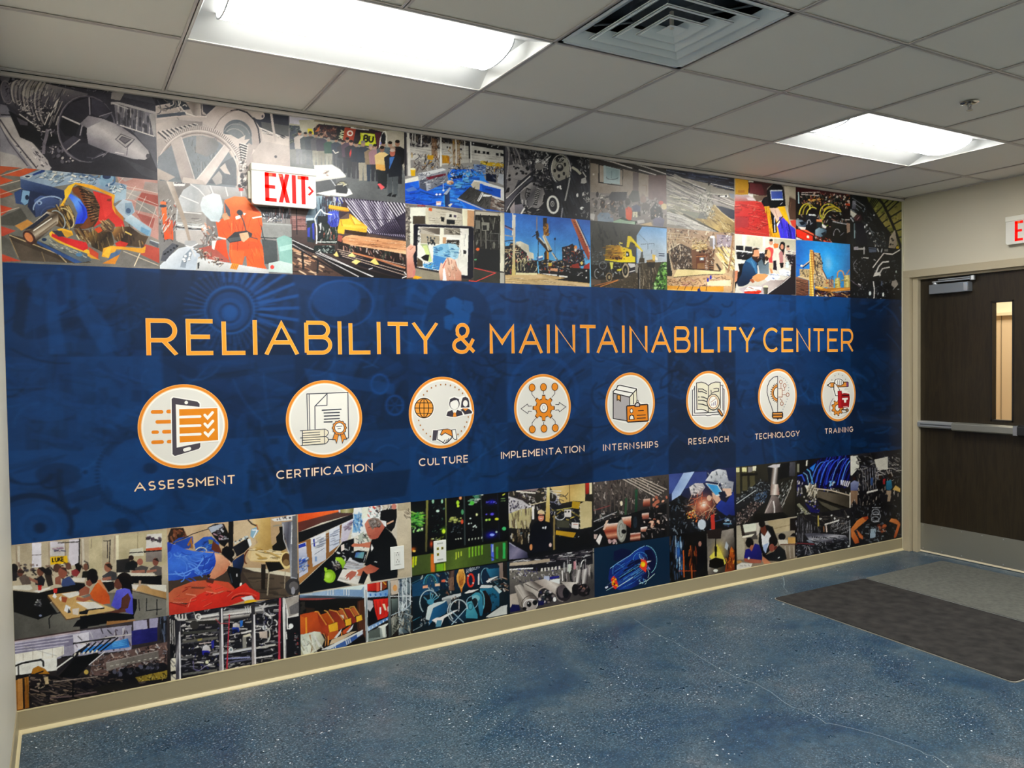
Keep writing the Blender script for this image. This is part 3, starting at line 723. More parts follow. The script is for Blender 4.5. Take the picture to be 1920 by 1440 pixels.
# title, each letter's ink span measured on the photograph
spans = [('R',274,334),('E',349,403),('L',416,463),('I',474,482),('A',495,560),('B',571,622),('I',632.5,641),('L',654,697),('I',706,714),('T',724,768),('Y',772,822),('&',847,891),
 ('M',918,964),('A',972,1017.5),('I',1025,1030.5),('N',1041,1078),('T',1085,1119),('A',1118,1158.5),('I',1166,1171),('N',1180,1213.5),('A',1220,1258),('B',1264,1294),('I',1301.5,1306.5),('L',1314.6,1339.6),('I',1345,1349.8),('T',1355,1382),('Y',1385,1415.6),('C',1431,1460),('E',1465,1488.5),('N',1493,1519),('T',1523.5,1546),('E',1551,1572),('R',1577,1600)]
for ch, a, b in spans:
    F = Flat(.0012)
    x0 = wall_xz([(a, 630)])[0][0]; x1 = wall_xz([(b, 630)])[0][0]; f = (x0-.52)/4.72
    zb, zt = 1.5475-.014*f, 1.7085-.009*f
    if x1-x0 < .03: m_ = (x0+x1)/2; x0, x1 = m_-.0088, m_+.0088
    G_ = glyph_strokes(ch, x0, x1, zb, zt, .0175)
    cl = lambda q, e_: [(x, min(max(z, zb-e_), zt+e_)) for x, z in q]
    F.polys([cl(q, .0018) for st in G_ for q in stroke_polys(st, .0195)], hexc('#ffc987'))
    F.polys([cl(q, 0) for st in G_ for q in stroke_polys(st, .0158)], hexc('#fa9f2c'))
    mchild(F, 'letter')
caps = [('ASSESSMENT',251.3,921.8,441.4,906.3,.0395,'#fbe3bd'),('CERTIFICATION',518.3,898.5,698.6,882.8,.0395,'#fae6cc'),('CULTURE',785.4,874.2,878,866.7,.0395,'#f8e4ce'),('IMPLEMENTATION',939.8,860.6,1095.6,846.9,.039,'#f6e2ce'),('INTERNSHIPS',1131,845.6,1234,838.6,.039,'#f4dfcb'),('RESEARCH',1290.6,833.9,1365.6,828.3,.039,'#f2dcc8'),('TECHNOLOGY',1415,824.2,1499.4,817.6,.039,'#f0dac8'),('TRAINING',1546,813.6,1599,809.4,.038,'#eed6c4')]
for wd_, u0, v0, u1, v1, ch_, col in caps:
    (x0, z0), (x1, z1) = wall_xz([(u0, v0), (u1, v1)])
    CW = {k_: v_*1.4 for k_, v_ in GW.items()}; tot = sum(CW[c] for c in wd_)*ch_; gap = (x1-x0-tot)/(len(wd_)-1); x = x0
    for c in wd_:
        F = Flat(.0013); gw = CW[c]*ch_; f = (x-x0)/(x1-x0); zb = z0+(z1-z0)*f; wst = .0050
        xa, xb = (x-.001, x+gw+.001) if c == 'I' else (x, x+gw)
        G_ = glyph_strokes(c, xa, xb, zb, zb+ch_, wst)
        cl = lambda q, e_: [(x_, min(max(z, zb-e_), zb+ch_+e_)) for x_, z in q]
        F.polys([cl(q, .001) for st in G_ for q in stroke_polys(st, wst+.0016)], hexc('#e8a368'))
        F.polys([cl(q, 0) for st in G_ for q in stroke_polys(st, wst)], hexc(col)); x += gw+gap
        mchild(F, 'small_letter')

class Ico:
    def __init__(s, ox, oy, sc, base=.0014): s.O = (ox, oy, sc); s.F = Flat(base, .00005)
    def T(s, pts): return [tuple(q) for q in wall_xz(np.asarray(pts, float)/s.O[2]+np.array(s.O[:2]))]
    def run(s, txt):
        for ln in txt.strip().split('\n'):
            t = ln.split()
            if not t: continue
            k, c = t[0], hexc(t[1]); Fz = lambda q: [tuple(map(float, z.split(','))) for z in q]
            if k == 'p': s.F.poly(s.T(Fz(t[2:])), c)
            elif k == 'l':
                P = Fz(t[3:]); w = float(t[2]); s.F.polys([s.T(q) for q in stroke_polys(P, w)]+[s.T(Canvas.ell(x, y, w/2, w/2, 0, 10)) for x, y in (P[0], P[-1])], c)
            elif k == 'e': a = Fz(t[2:4]); s.F.poly(s.T(Canvas.ell(*a[0], *a[1], 0, 30)[:-1]), c)
            elif k == 'o': w = float(t[2]); a = Fz(t[3:5]); rr = [float(z) for z in t[5:7]] if len(t) > 5 else [0, 360]; s.F.polys([s.T(q) for q in stroke_polys(Canvas.ell(*a[0], *a[1], 0, 30, *rr), w)], c)
            elif k == 'w':   # cog wheel: colour n centre outer-radii inner-radii [a0 a1]
                n = int(t[2]); (cx, cy), (ra, rb), (ia, ib) = Fz(t[3:6]); a0, a1 = (float(t[6]), float(t[7])) if len(t) > 6 else (0, 360); P = []
                st = (a1-a0)/n
                for i in range(n):
                    for f, q in ((-.5, 0), (-.30, 0), (-.17, 1), (.17, 1), (.30, 0)):
                        th = math.radians(a0+st*(i+f+(.5 if a1-a0 < 360 else 0))); P.append((cx+(ra if q else ia)*math.cos(th), cy+(rb if q else ib)*math.sin(th)))
                s.F.poly(s.T(P), c)
IC = [
(345,799.5,240,690,5.759,'''
l #f08c1e 40 265,475 362,474
l #f08c1e 40 432,470 475,469
l #f08c1e 40 315,582 475,578
l #f08c1e 36 270,693 316,692
l #f08c1e 40 387,688 475,685
l #f08c1e 40 270,802 368,798
l #f08c1e 36 436,795 475,793
p #fffdf6 458,325 480,306 755,350 785,380 785,425 985,420 990,790 790,812 790,858 770,882 500,962 468,940
p #4d4852 470,335 490,318 745,362 772,385 772,420 515,393 525,860 780,808 780,850 765,872 505,950 480,930
p #fffdf6 515,393 545,400 552,445 558,805 545,852 525,858
p #f0901c 552,445 965,432 972,778 558,805
l #fffdf6 28 562,530 778,523
l #fffdf6 28 565,627 778,620
l #fffdf6 28 567,722 780,713
l #fffdf6 30 828,508 858,540 912,480
l #fffdf6 30 828,603 860,635 915,572
l #fffdf6 30 830,697 865,730 920,667
e #fffdf6 628,373 19,19
l #fffdf6 38 612,884 662,870'''),
(609,785.5,500,690,6.545,'''
p #f7f5ec 497,322 992,306 998,858 505,760
l #3a3f4c 11 505,757 492,318 995,300 1004,858 985,862
l #3a3f4c 10 528,755 519,322
l #3a3f4c 11 740,315 590,470 592,748
l #3a3f4c 10 740,315 738,458 600,465
l #3a3f4c 14 680,518 912,506
l #3a3f4c 14 702,552 890,545
l #3a3f4c 14 706,590 890,582
l #3a3f4c 14 706,628 890,619
l #3a3f4c 14 704,663 801,660
l #3a3f4c 10 757,874 822,874
p #f6ecd2 437,768 715,750 748,768 758,795 745,820 722,840 748,855 757,885 740,915 712,930 437,948
l #3a3f4c 9 412,770 715,750 748,768 758,795 745,820 722,840 748,855 757,885 740,915 712,930 418,950
l #3a3f4c 9 412,858 720,840
l #3a3f4c 9 437,768 437,948
l #3a3f4c 8 705,752 708,930
l #3a3f4c 8 442,800 650,786
l #3a3f4c 8 442,830 650,816
l #3a3f4c 8 442,886 655,872
l #3a3f4c 8 442,916 655,901
p #3a3f4c 830,790 800,882 838,882 856,935 885,815
p #3a3f4c 900,815 926,935 948,878 988,878 950,790
p #f09433 836,800 812,872 842,872 856,915 876,815
p #f09433 908,815 926,915 944,868 974,868 944,800
w #3a3f4c 12 890,733 92,94 84,86
w #f09433 12 890,733 83,85 75,77
e #3a3f4c 890,733 62,65
e #fffdf6 890,733 54,57
l #3a3f4c 9 852,718 922,712
l #3a3f4c 9 870,745 905,742'''),
(829,773.5,750,690,7.2,'''
e #fffdf6 322,540 142,152
e #3a2a20 322,540 130,139
e #f8a540 322,540 118,127
o #3a2a20 11 322,540 62,127
l #3a2a20 10 322,413 322,667
l #3a2a20 10 204,540 440,540
l #3a2a20 9 222,470 422,470
l #3a2a20 9 222,612 422,612
p #fffdf6 612,650 628,580 660,550 648,470 665,400 735,378 800,392 862,372 935,400 948,520 985,600 975,625 870,645 845,650 740,680 660,670
p #3f3a45 818,535 828,450 845,400 880,388 915,405 930,450 935,530
p #3f3a45 812,565 850,545 930,552 970,590 966,612 870,628 845,590
e #fffdf6 880,478 32,44
p #f09433 838,545 922,545 880,582
p #3f3a45 622,645 640,590 705,565 765,565 828,582 846,632 740,662 680,657
p #fffdf6 700,562 770,562 735,640
p #f09433 722,600 748,600 760,657 712,657
e #3f3a45 732,480 70,80
p #3f3a45 665,470 672,420 730,395 792,420 797,470
e #fffdf6 732,490 58,68
p #3f3a45 672,468 690,425 735,412 780,425 792,466 765,430 715,440
p #fffdf6 420,990 432,828 520,828 600,812 690,822 755,812 780,965 730,985 660,1020 600,1040 500,985
p #4d4852 443,840 505,840 487,976 432,981
p #3a3842 505,836 562,826 708,930 690,960 645,1005 600,1026 494,962
p #fffdf6 512,844 560,838 694,930 640,992 602,1012 504,955
p #3a3842 535,900 570,824 640,818 695,835 712,928 690,925 605,880 560,915
p #f09433 548,892 578,834 640,828 686,842 702,916 690,912 606,868 560,902
l #3a3842 9 585,997 605,970
l #3a3842 9 612,1006 635,965
l #3a3842 9 640,990 655,950
p #3a3842 690,832 748,822 770,962 736,974 704,942
p #fffdf6 702,840 742,832 758,954 736,962 714,938''' + ''.join('\ne #b9772f %d,%d 9,11' % q for q in [(315,362),(362,312),(420,268),(480,240),(545,225),(611,222),(677,234),(738,257),(792,292),(840,340),(917,660),(896,730),(866,792),(824,850),(777,895),(248,707),(270,772),(307,832),(351,883),(404,922)])),
(1018,764,930,690,8,'''
l #4a4248 9 537,345 537,395 585,455
l #4a4248 9 708,340 710,388
l #4a4248 9 880,338 880,385 835,440
l #4a4248 9 540,870 540,820 590,757
l #4a4248 9 713,858 713,812
l #4a4248 9 885,848 885,800 838,747
l #3b3842 9 530,570 482,572 470,540 372,612 472,682 485,648 530,650
l #3b3842 9 890,548 938,550 947,517 1045,583 948,658 938,630 890,632
w #5a3a24 8 712,600 168,200 124,146
w #f08f22 8 712,600 152,184 112,132
e #5a3a24 712,600 64,76
e #fffdf6 712,600 52,64
o #8a8a80 6 712,592 22,30
l #8a8a80 8 706,630 718,630''' + ''.join('\ne #6a4020 %d,%d 50,60\ne #f29224 %d,%d 40,50' % (x, y, x, y) for x, y in [(537,293),(708,287),(878,282),(540,920),(715,908),(885,898)])),
(1182,757,1120,680,8,'''
p #fffdf6 225,440 270,385 290,330 330,318 605,375 605,560 660,600 775,610 780,890 440,912 220,858
p #fffdf6 285,392 300,348 330,336 583,392 525,455
p #b7b2b3 235,455 478,515 478,640 440,660 435,868 235,838
p #f7f2d8 486,515 583,405 588,600 545,625 486,630
l #25222a 15 235,838 235,432 268,402 525,455
l #25222a 15 285,392 300,348 332,337 585,393
l #25222a 15 236,456 480,516 585,400
l #25222a 13 480,516 480,635
l #25222a 12 540,475 540,620
l #25222a 11 585,400 592,570
l #25222a 13 235,838 432,870
p #3a2a20 286,482 350,490 350,594 315,562 286,574
p #f5a840 300,490 335,494 334,560 316,545 300,556
p #2a2228 428,655 445,638 745,616 762,630 768,868 752,884 455,900 434,882
p #f08d20 444,660 742,634 752,864 450,884
l #2a2228 13 612,720 688,716
l #2a2228 13 592,790 716,783
l #2a2228 13 592,835 718,828
e #2a2228 508,722 26,37
e #fffdf6 508,722 16,26
p #2a2228 466,856 474,798 510,774 546,794 556,852
p #fffdf6 484,848 488,808 510,790 532,806 540,845
p #2a2228 552,665 556,612 597,585 640,612 636,660
p #d8d4d0 570,652 572,620 597,604 622,620 620,650
o #2a2228 9 597,580 14,16'''),
(1328,750.5,1270,680,9,'''
p #fffdf6 240,445 300,330 400,315 520,365 620,315 730,320 800,440 795,880 760,920 240,905
l #4a4650 14 252,460 252,890 470,884 500,896 550,892 585,878 700,872
l #4a4650 13 270,460 288,392 288,852 500,848
l #4a4650 13 735,382 762,384 764,800
l #5a4a5e 14 770,440 786,450 784,860
p #f1ebd2 318,342 400,332 470,350 520,385 520,836 460,800 400,788 326,796
p #f1ebd2 520,385 570,350 640,328 720,334 722,780 640,800 520,836
l #35323c 14 326,796 318,342 400,328 470,348 520,385 570,348 640,326 720,332 724,770
l #35323c 12 520,385 520,836
l #35323c 13 326,796 400,788 460,800 522,836
l #35323c 12 300,850 500,842 545,842 690,832
l #35323c 14 348,444 420,444 488,486
l #35323c 14 348,490 410,488 488,520
l #35323c 12 350,470 350,462
l #35323c 15 350,579 360,579
l #35323c 14 400,578 440,582 490,608
l #35323c 14 348,634 430,636 485,655
l #35323c 14 348,696 420,700 490,728
l #35323c 13 608,440 650,432 690,436 690,482 625,490 562,520
l #35323c 12 560,462 566,500
e #35323c 600,665 112,140
e #f3e3c2 600,665 98,125
e #b8764a 600,665 78,106
e #fffdf6 600,665 68,95
l #b0a6b8 16 575,722 575,695
l #b0a6b8 16 605,718 605,676
l #b0a6b8 16 634,712 634,655
l #b98878 9 558,668 600,636 642,604
l #35323c 48 690,795 748,884
l #e9953f 20 692,800 742,876'''),
(1458,743,1400,680,9,'''
w #2c2326 12 518,510 122,168 100,140 90 270
w #ef9a3e 12 518,510 106,148 88,124 90 270
e #2c2326 518,510 74,102
e #f3f1e6 518,510 62,90
p #edeae1 524,330 640,330 640,700 524,700
l #2c2a36 12 518,230 450,245 382,310 347,400 340,500 368,620 410,730 442,832
l #2c2a36 11 518,230 518,830
p #2c1f22 425,835 600,828 612,860 612,915 590,948 540,945 520,968 500,945 440,945 420,915
p #f0a54a 442,852 592,848 592,872 442,874
p #ee9a38 442,896 594,893 592,922 444,924
l #b06c4c 10 528,440 595,440 595,580 528,580
p #f6ecdc 534,448 586,448 586,572 534,572
o #b06c4c 10 572,325 24,30
l #b06c4c 9 572,356 572,438
o #b06c4c 10 635,385 24,30
l #b06c4c 9 635,415 630,465 600,470
o #b06c4c 10 685,540 24,30
l #b06c4c 9 600,540 660,540
o #b06c4c 10 585,690 24,30
l #b06c4c 9 585,660 590,632 560,622 560,604''' + ''.join('\ne #9aa6ae %d,%d 7,9' % q for q in [(555,235),(587,248),(618,265),(647,295),(670,330),(690,375),(700,420),(697,468),(675,615),(658,660),(640,705),(623,745),(603,785)])),
(1572,741,1520,680,9.6,'''
p #fffdf6 270,405 350,345 420,330 450,280 550,280 600,335 690,340 690,445 610,455 600,500 700,540 715,660 695,830 700,880 640,920 520,975 400,960 360,860 380,740 440,660 410,560 380,450
l #9a8a9e 12 400,645 357,720 337,800 342,880
w #3a2420 9 478,815 112,150 88,118
w #ee9433 9 478,815 98,134 76,104
e #3a2420 480,815 48,64
e #fffdf6 480,815 38,52
p #3a2a20 340,355 660,340 680,350 680,432 660,440 345,450
p #ee9a3c 352,368 640,355 640,425 352,436
p #8a4a86 638,355 668,352 668,424 638,428
p #3a2a20 280,405 352,358 352,446
p #f6ecdc 312,405 350,378 350,430
p #2a2226 420,330 445,292 490,286 540,290 585,330 590,385 545,418 470,410 430,390
p #fffdf6 432,335 452,303 490,298 532,302 574,335 578,380 540,406 475,398 438,375
l #2a2226 7 480,320 482,392
l #2a2226 7 515,318 517,395
l #2a2226 7 545,325 546,392
p #2a2226 405,375 435,370 520,485 505,600 440,600 405,480
p #fffdf6 418,385 438,382 508,488 494,588 448,588 418,478
p #a8141c 478,510 550,505 560,560 600,545 690,560 700,640 682,800 560,815 490,822
p #c8202a 490,520 540,515 548,800 500,808
p #fffdf6 560,520 600,500 680,500 640,525 610,555 590,530
l #2a1216 16 566,592 680,588
p #fffdf6 560,635 665,630 662,664 636,668 633,718 596,720 592,668 562,669
l #f3c9c4 12 582,795 655,790
l #4a4038 22 560,845 640,850
e #3a3430 650,855 28,34
e #c08a50 650,855 12,16
l #8a8a86 12 555,905 640,895''' + ''.join('\ne #a8a89a %d,%d 9,13' % q for q in [(375,310),(430,235),(495,205),(565,230),(620,300)])),
]
names = ['ASSESSMENT: phone with a checklist', 'CERTIFICATION: paper, books and rosette', 'CULTURE: globe, two people and handshake', 'IMPLEMENTATION: cog with arrows and dots', 'INTERNSHIPS: book and badge', 'RESEARCH: open book and magnifier', 'TECHNOLOGY: half bulb, half circuit', 'TRAINING: fist with pencil, cog and red machine']
for k, (u, v, ox, oy, sc, art) in enumerate(IC):
    (cx, cz), = wall_xz([(u, v)]); cx = .668+(5.073-.668)*k/7 if False else cx
    ic = Ico(ox, oy, sc); circ = lambda r: [(cx+r*math.cos(2*math.pi*i/72), cz+r*math.sin(2*math.pi*i/72)) for i in range(72)]
    ic.F.poly(circ(.1885), hexc('#f9b768')); ic.F.poly(circ(.1855), hexc('#f0912a')); ic.F.poly(circ(.1755), hexc('#fbd6a4')); ic.F.poly(circ(.1725), hexc('#fffaf0')); ic.F.poly(circ(.166), hexc('#ebe9e1'))
    ic.run(art); mchild(ic.F, 'round_icon', 'round white badge with orange ring over '+names[k])

# ------------------------------------------------------------------ exit signs
M_sign = mat('ivory plastic', '#e9e7d8', .38); M_face = mat('ivory sign face', '#e6e4da', .45)
M_red = mat('lit red letters', '#a00400', .5, spec=.2, emit='#ff0800', es=.5)
M_hot = mat('hot spot behind letters', '#a03000', .5, emit='#ff5a10', es=.6)
def exit_sign(origin, xdir, label, arrow):
    """origin: lower left of the face as the reader sees it, on the wall; xdir: reader's right"""
    t = empty('exit_sign', origin, label, 'exit sign', 'illuminated exit signs')
    Wd, Hg, Th = .298, .186, .046
    def emit_(mb, name, m, parent=t, **k):
        mb.v = [tuple(Vector(v)) for v in mb.v]; return mb.build(name, m, parent, **k)
    hs = MB().box((.006, -Th+.012, .006), (Wd-.006, 0, Hg-.004)); housing = emit_(hs, 'housing', M_sign, bevel=.003)
    fc = MB(); r = .016; P = []
    for cx, cz, a in ((Wd-r, r, -90), (Wd-r, Hg-.004, 0), (r, Hg-.004, 90), (r, r, 180)):
        rr = r if cz == r else .002
        for i in range(7): th = math.radians(a+i*15); P.append(((Wd-rr if cx > .1 else rr)+rr*math.cos(th), (r if cz == r else Hg-.004)+rr*math.sin(th)))
    fc.prism(P, 1, -Th, -Th+.014); emit_(fc, 'face_plate', M_face, bevel=.0025)
    emit_(MB().box((-.001, -Th-.006, Hg-.032), (Wd+.001, -.002, Hg+.002)), 'top_cap', M_sign, bevel=.004)
    emit_(MB().box((-.008, -.014, .03), (.010, 0, Hg-.03)), 'back_plate', M_sign, bevel=.001)
    y = -Th-.0008
    def quad(L, m, name): 
        k = MB()
        for q in L:
            n = len(q); k.add([(x, y-.0006, z) for x, z in q]+[(x, y+.0012, z) for x, z in q], [tuple(range(n))]+[(i, (i+1) % n, n+(i+1) % n, n+i) for i in range(n)])
        return emit_(k, name, m)
    z0, z1 = .0180, .1500; w = .0185; le = .060
    R = lambda a, b, c, d: [(a, b), (c, b), (c, d), (a, d)]
    quad([R(le, z0, le+w, z1), R(le, z1-w*.9, le+.052, z1), R(le, .078, le+.046, .078+w*.85), R(le, z0, le+.052, z0+w*.9)], M_red, 'letter')
    x = .122; quad([[(x, z1), (x+.019, z1), (x+.051, z0), (x+.032, z0)], [(x+.032, z1), (x+.051, z1), (x+.019, z0), (x, z0)]], M_red, 'letter')
    x = .184; quad([R(x, z0, x+w, z1)], M_red, 'letter')
    x = .211; quad([R(x, z1-w*.9, x+.052, z1), R(x+.017, z0, x+.017+w, z1)], M_red, 'letter')
    hot = MB()
    for (a, b_) in ((.078, .094), (.1235, .137), (.213, .226)):
        hot.add([(a, y-.0012, z1-.015), (b_, y-.0012, z1-.015), (b_, y-.0012, z1-.003), (a, y-.0012, z1-.003)], [(0, 1, 2, 3)])
    emit_(hot, 'bright_spot', M_hot)
    if arrow:
        quad([[(.258, .100), (.266, .106), (.287, .083), (.276, .083)], [(.276, .083), (.287, .083), (.266, .060), (.258, .066)]], M_red, 'arrow')
    t.rotation_euler = (0, 0, math.atan2(xdir[1], xdir[0])); return t
exit_sign((.976, -.002, 2.236), (1, 0), 'lit red EXIT sign with a right arrow, hung over the mural', True)
exit_sign((W-.001, -.785, 2.236), (0, -1), 'lit red EXIT sign cut off by the right edge, above the dark door', False)

# ------------------------------------------------------------------ wall plates
M_plate = mat('white plastic plate', '#e9ebe6', .3); M_ins = mat('white insert', '#dfe1dc', .3); M_slot = mat('dark slot', '#4a4038', .6)
ol = empty('wall_outlet', (1.667, 0, .502), 'white double power outlet on the mural beside the man in black', 'outlet')
MB().box((-.0375, -.006, -.0595), (.0375, -.0015, .0595)).build('cover_plate', M_plate, ol, bevel=.002)
MB().box((-.0175, -.0078, -.034), (.0175, -.005, .034)).build('receptacle', M_ins, ol, bevel=.001)
for z in (-.018, .018):
    MB().box((-.008, -.0083, z-.006), (-.0062, -.0075, z+.003)).box((.0062, -.0083, z-.006), (.0080, -.0075, z+.003)).cyl((0, -.0083, z+.009), (0, -.0075, z+.009), .0026, 10).build('slot', M_slot, ol)
dx = wall_xz([(813, 1014), (836, 1011), (835, 1053), (813, 1056)]); cx, cz = dx.mean(0)
dp = empty('data_plate', (float(cx), 0, float(cz)), 'white network jack plate with yellow ports on the server room picture', 'wall plate')
MB().box((-.036, -.006, -.058), (.036, -.0015, .058)).build('cover_plate', M_plate, dp, bevel=.002)
M_yel = mat('yellow jack', '#b9b53a', .4)
for x, z in ((-.013, .016), (.013, .016), (-.013, -.014)):
    j = MB().box((x-.0065, -.0072, z-.007), (x+.0065, -.0055, z+.007)).build('jack', M_yel, dp, bevel=.0005, seg=1)
    MB().box((x-.004, -.0078, z-.004), (x+.004, -.0070, z+.004)).build('port', M_slot, j)
for z in (.043, -.043): MB().box((-.017, -.0066, z-.004), (.017, -.0058, z+.004)).build('label_strip', mat('label strip', '#b9bcb4', .4), dp)
# ------------------------------------------------------------------ the printed photographs: (column, row) -> label, drawing
ART = {}
ART[0,0] = ('grey photograph of a jet engine with a long tail cone', '''
@ 0 120 6.4
g #4a4852,#37363d 0,0 0,1400
p #8d8a90 0,480 90,520 480,1240 700,1440 0,1440
p #a8a29f 0,1050 200,1100 330,1230 330,1440 0,1440
p #b5adaa 0,640 130,640 660,1260 430,1300 0,760
l #4b4750 16 0,665 140,880 440,1250
l #54505a 12 0,740 110,940 330,1225
p #7b7880 0,480 80,500 130,610 0,640
l #22222a 14 10,610 140,615
d 10 6,9 #3a3742 80,800 300,1080 480,1240 420,1240 190,1000
p #26262c 100,560 700,860 900,1230 700,1260 560,1090 380,940 240,880 150,680
p #3a3840 520,1000 700,950 900,1180 1200,1180 1900,1440 620,1300
p #b0a8a8 270,910 340,950 500,1080 620,1250 540,1260 440,1110
s 20 20,60 6,14 45,20 #2a2830;#e8e0dc;#514d56 300,930 480,1060 600,1250 500,1240 380,1080
p #2b2a31 0,0 60,60 1500,240 1920,340 1920,420 1300,330 700,260 200,190 0,300
s 90 15,60 6,16 8,80 #5f5a66;#7e7a84;#1a1a20;#a09a9e;#3b3944 120,110 1500,260 1480,360 1100,340 700,250 200,190
e #6e6b71 60,160 60,70
p #8e8a8c 260,115 380,140 390,210 250,200
p #77727a 150,110 180,115 175,200 140,195
G #a39c99,#6f6b72,#3a3840,#2c2b32 300,200 400,760 20,380 60,260 150,210 420,205 820,300 1060,360 820,520 700,800 560,830 470,790 200,600 100,480 40,470
e #6c6870 70,340 60,130 -15
o #8e888a 10 80,340 66,140 -12
d 26 4,7 #2a2830 60,230 130,220 110,480 70,470
p #aaa49c 240,350 400,230 520,260 330,420
p #8f8980 330,270 520,230 540,260 420,340
o #3b3840/.8 10 190,350 70,150 -8 150,285
o #c9beb6/.8 16 225,360 81,164 -8 150,285
o #5c5860/.8 7 260,371 93,178 -8 150,285
o #a39a96/.8 20 295,381 105,193 -8 150,285
o #28262d/.8 8 330,392 117,207 -8 150,285
o #8d868a/.8 12 365,403 129,221 -8 150,285
o #3b3840/.8 10 400,413 141,236 -8 150,285
o #c9beb6/.8 16 435,424 153,250 -8 150,285
o #5c5860/.8 7 470,435 165,265 -8 150,285
o #a39a96/.8 20 505,445 176,279 -8 150,285
o #28262d/.8 8 540,456 188,293 -8 150,285
o #8d868a/.8 12 575,466 200,308 -8 150,285
o #3b3840/.8 10 610,477 212,322 -8 150,285
o #c9beb6/.8 16 645,488 224,336 -8 150,285
o #5c5860/.8 7 680,498 236,351 -8 150,285
o #a39a96/.8 20 715,509 248,365 -8 150,285
o #28262d/.8 8 750,520 260,380 -8 150,285
s 60 14,60 5,10 -62,20 #d9cfc6/.8;#2a2830/.8;#8a8288;#efe6de 180,230 560,280 860,360 700,540 540,560 400,470 240,380
s 150 14,50 5,12 20,80 #d9cfc6;#1c1b22;#8a8288;#3a3742;#b8aeaa;#efe6de 150,380 420,440 640,480 560,700 460,820 300,640 180,500
s 24 60,180 8,14 -68,6 #c9beb6/.7;#33313a;#9d9592;#e6dcd2 560,280 900,340 760,480 680,700 560,720 540,560
l #d8cec6 10 230,600 400,720
l #1d1c22 18 220,630 380,740
p #5c5860 200,640 330,700 330,740 240,730
l #7d777e 40 570,780 560,860 530,960 520,1080
q 26 30,70 7,13 60,60 #c9c0bc;#2a2830;#6c6870 480,800 640,780 680,940 600,1100 500,1060
d 20 10,26 #4d4952;#6a666e;#2a2930;#b8b0ac 560,960 760,1000 900,1180 800,1200 640,1120
e #8e888c 1036,780 352,402 -6
e #605c66 1040,778 344,394 -6
e #34333b 1040,778 332,380 -6
G #4b4853,#2e2d34 900,400 900,800 760,600 850,470 1070,400 1090,600 960,720
G #565360,#3a3842 1100,400 1300,600 1095,410 1240,460 1350,590 1200,640 1100,600
l #a29ca4 16 1070,400 1080,610
l #c8c0be 18 745,628 960,724
p #26252c 760,650 950,740 900,880 780,860 710,760
p #4d4a54 880,860 980,910 800,1040 740,960
l #b7b0ae 14 960,905 800,1035
p #55525c 1210,630 1350,580 1270,660
l #8f8a90 10 1190,630 1345,580
e #3e3d46 1040,1060 200,110 10
l #8c878e 12 1100,1140 1260,1075
l #55525c 14 1040,1120 1120,1130 1240,1060
l #6d6a72 10 720,980 820,1100 960,1170 1100,1180
G #8f898c,#c2bbba,#8b868c,#4d4a55 1300,640 1050,1100 960,720 1060,620 1260,670 1420,730 1620,870 1780,1040 1800,1110 1740,1150 1600,1140 1300,1060 1060,960 1030,780
G #7c777c,#a29ca0 960,700 1260,700 955,720 1060,620 1260,665 1040,770
p #2a2930 1000,740 1044,770 1036,905 985,880
l #9a949a 14 985,740 960,860
p #6d686e 1380,905 1450,835 1620,905 1510,1010
p #b5aeac 1395,905 1452,848 1604,906 1508,996
p #5d5960 1425,905 1462,865 1580,906 1500,965
p #7a757a 1440,903 1466,878 1560,906 1500,945
l #6c676e 8 1520,1100 1530,1000 1620,900
l #d3ccca 10 1380,1060 1490,1080
e #5a565c 1775,1105 24,28
p #48474e 1460,1120 1900,1310 1900,1400 1700,1330
p #6a6970 1560,780 1900,880 1900,1300 1800,1060 1640,870
p #58575f 1480,330 1800,340 1860,480 1480,400
G #8b878c,#605d66 1400,480 1400,860 1370,480 1860,600 1860,880 1400,740
r #b9b2b2 12 6 1420,490 1410,720 1800,600 1790,850
s 26 50,150 16,26 90,3 #4c4a52;#6a6870 1400,500 1850,620 1850,840 1400,700
l #b3acac 30 1330,470 1420,470 1870,590
l #c7c0be 14 1350,470 1540,540
p #a8a2a0 1790,600 1870,600 1870,880 1840,860
l #dcd4ce 12 1440,735 1850,870
p #9c9694 1340,340 1500,340 1440,440 1330,420
n .05 3
''')
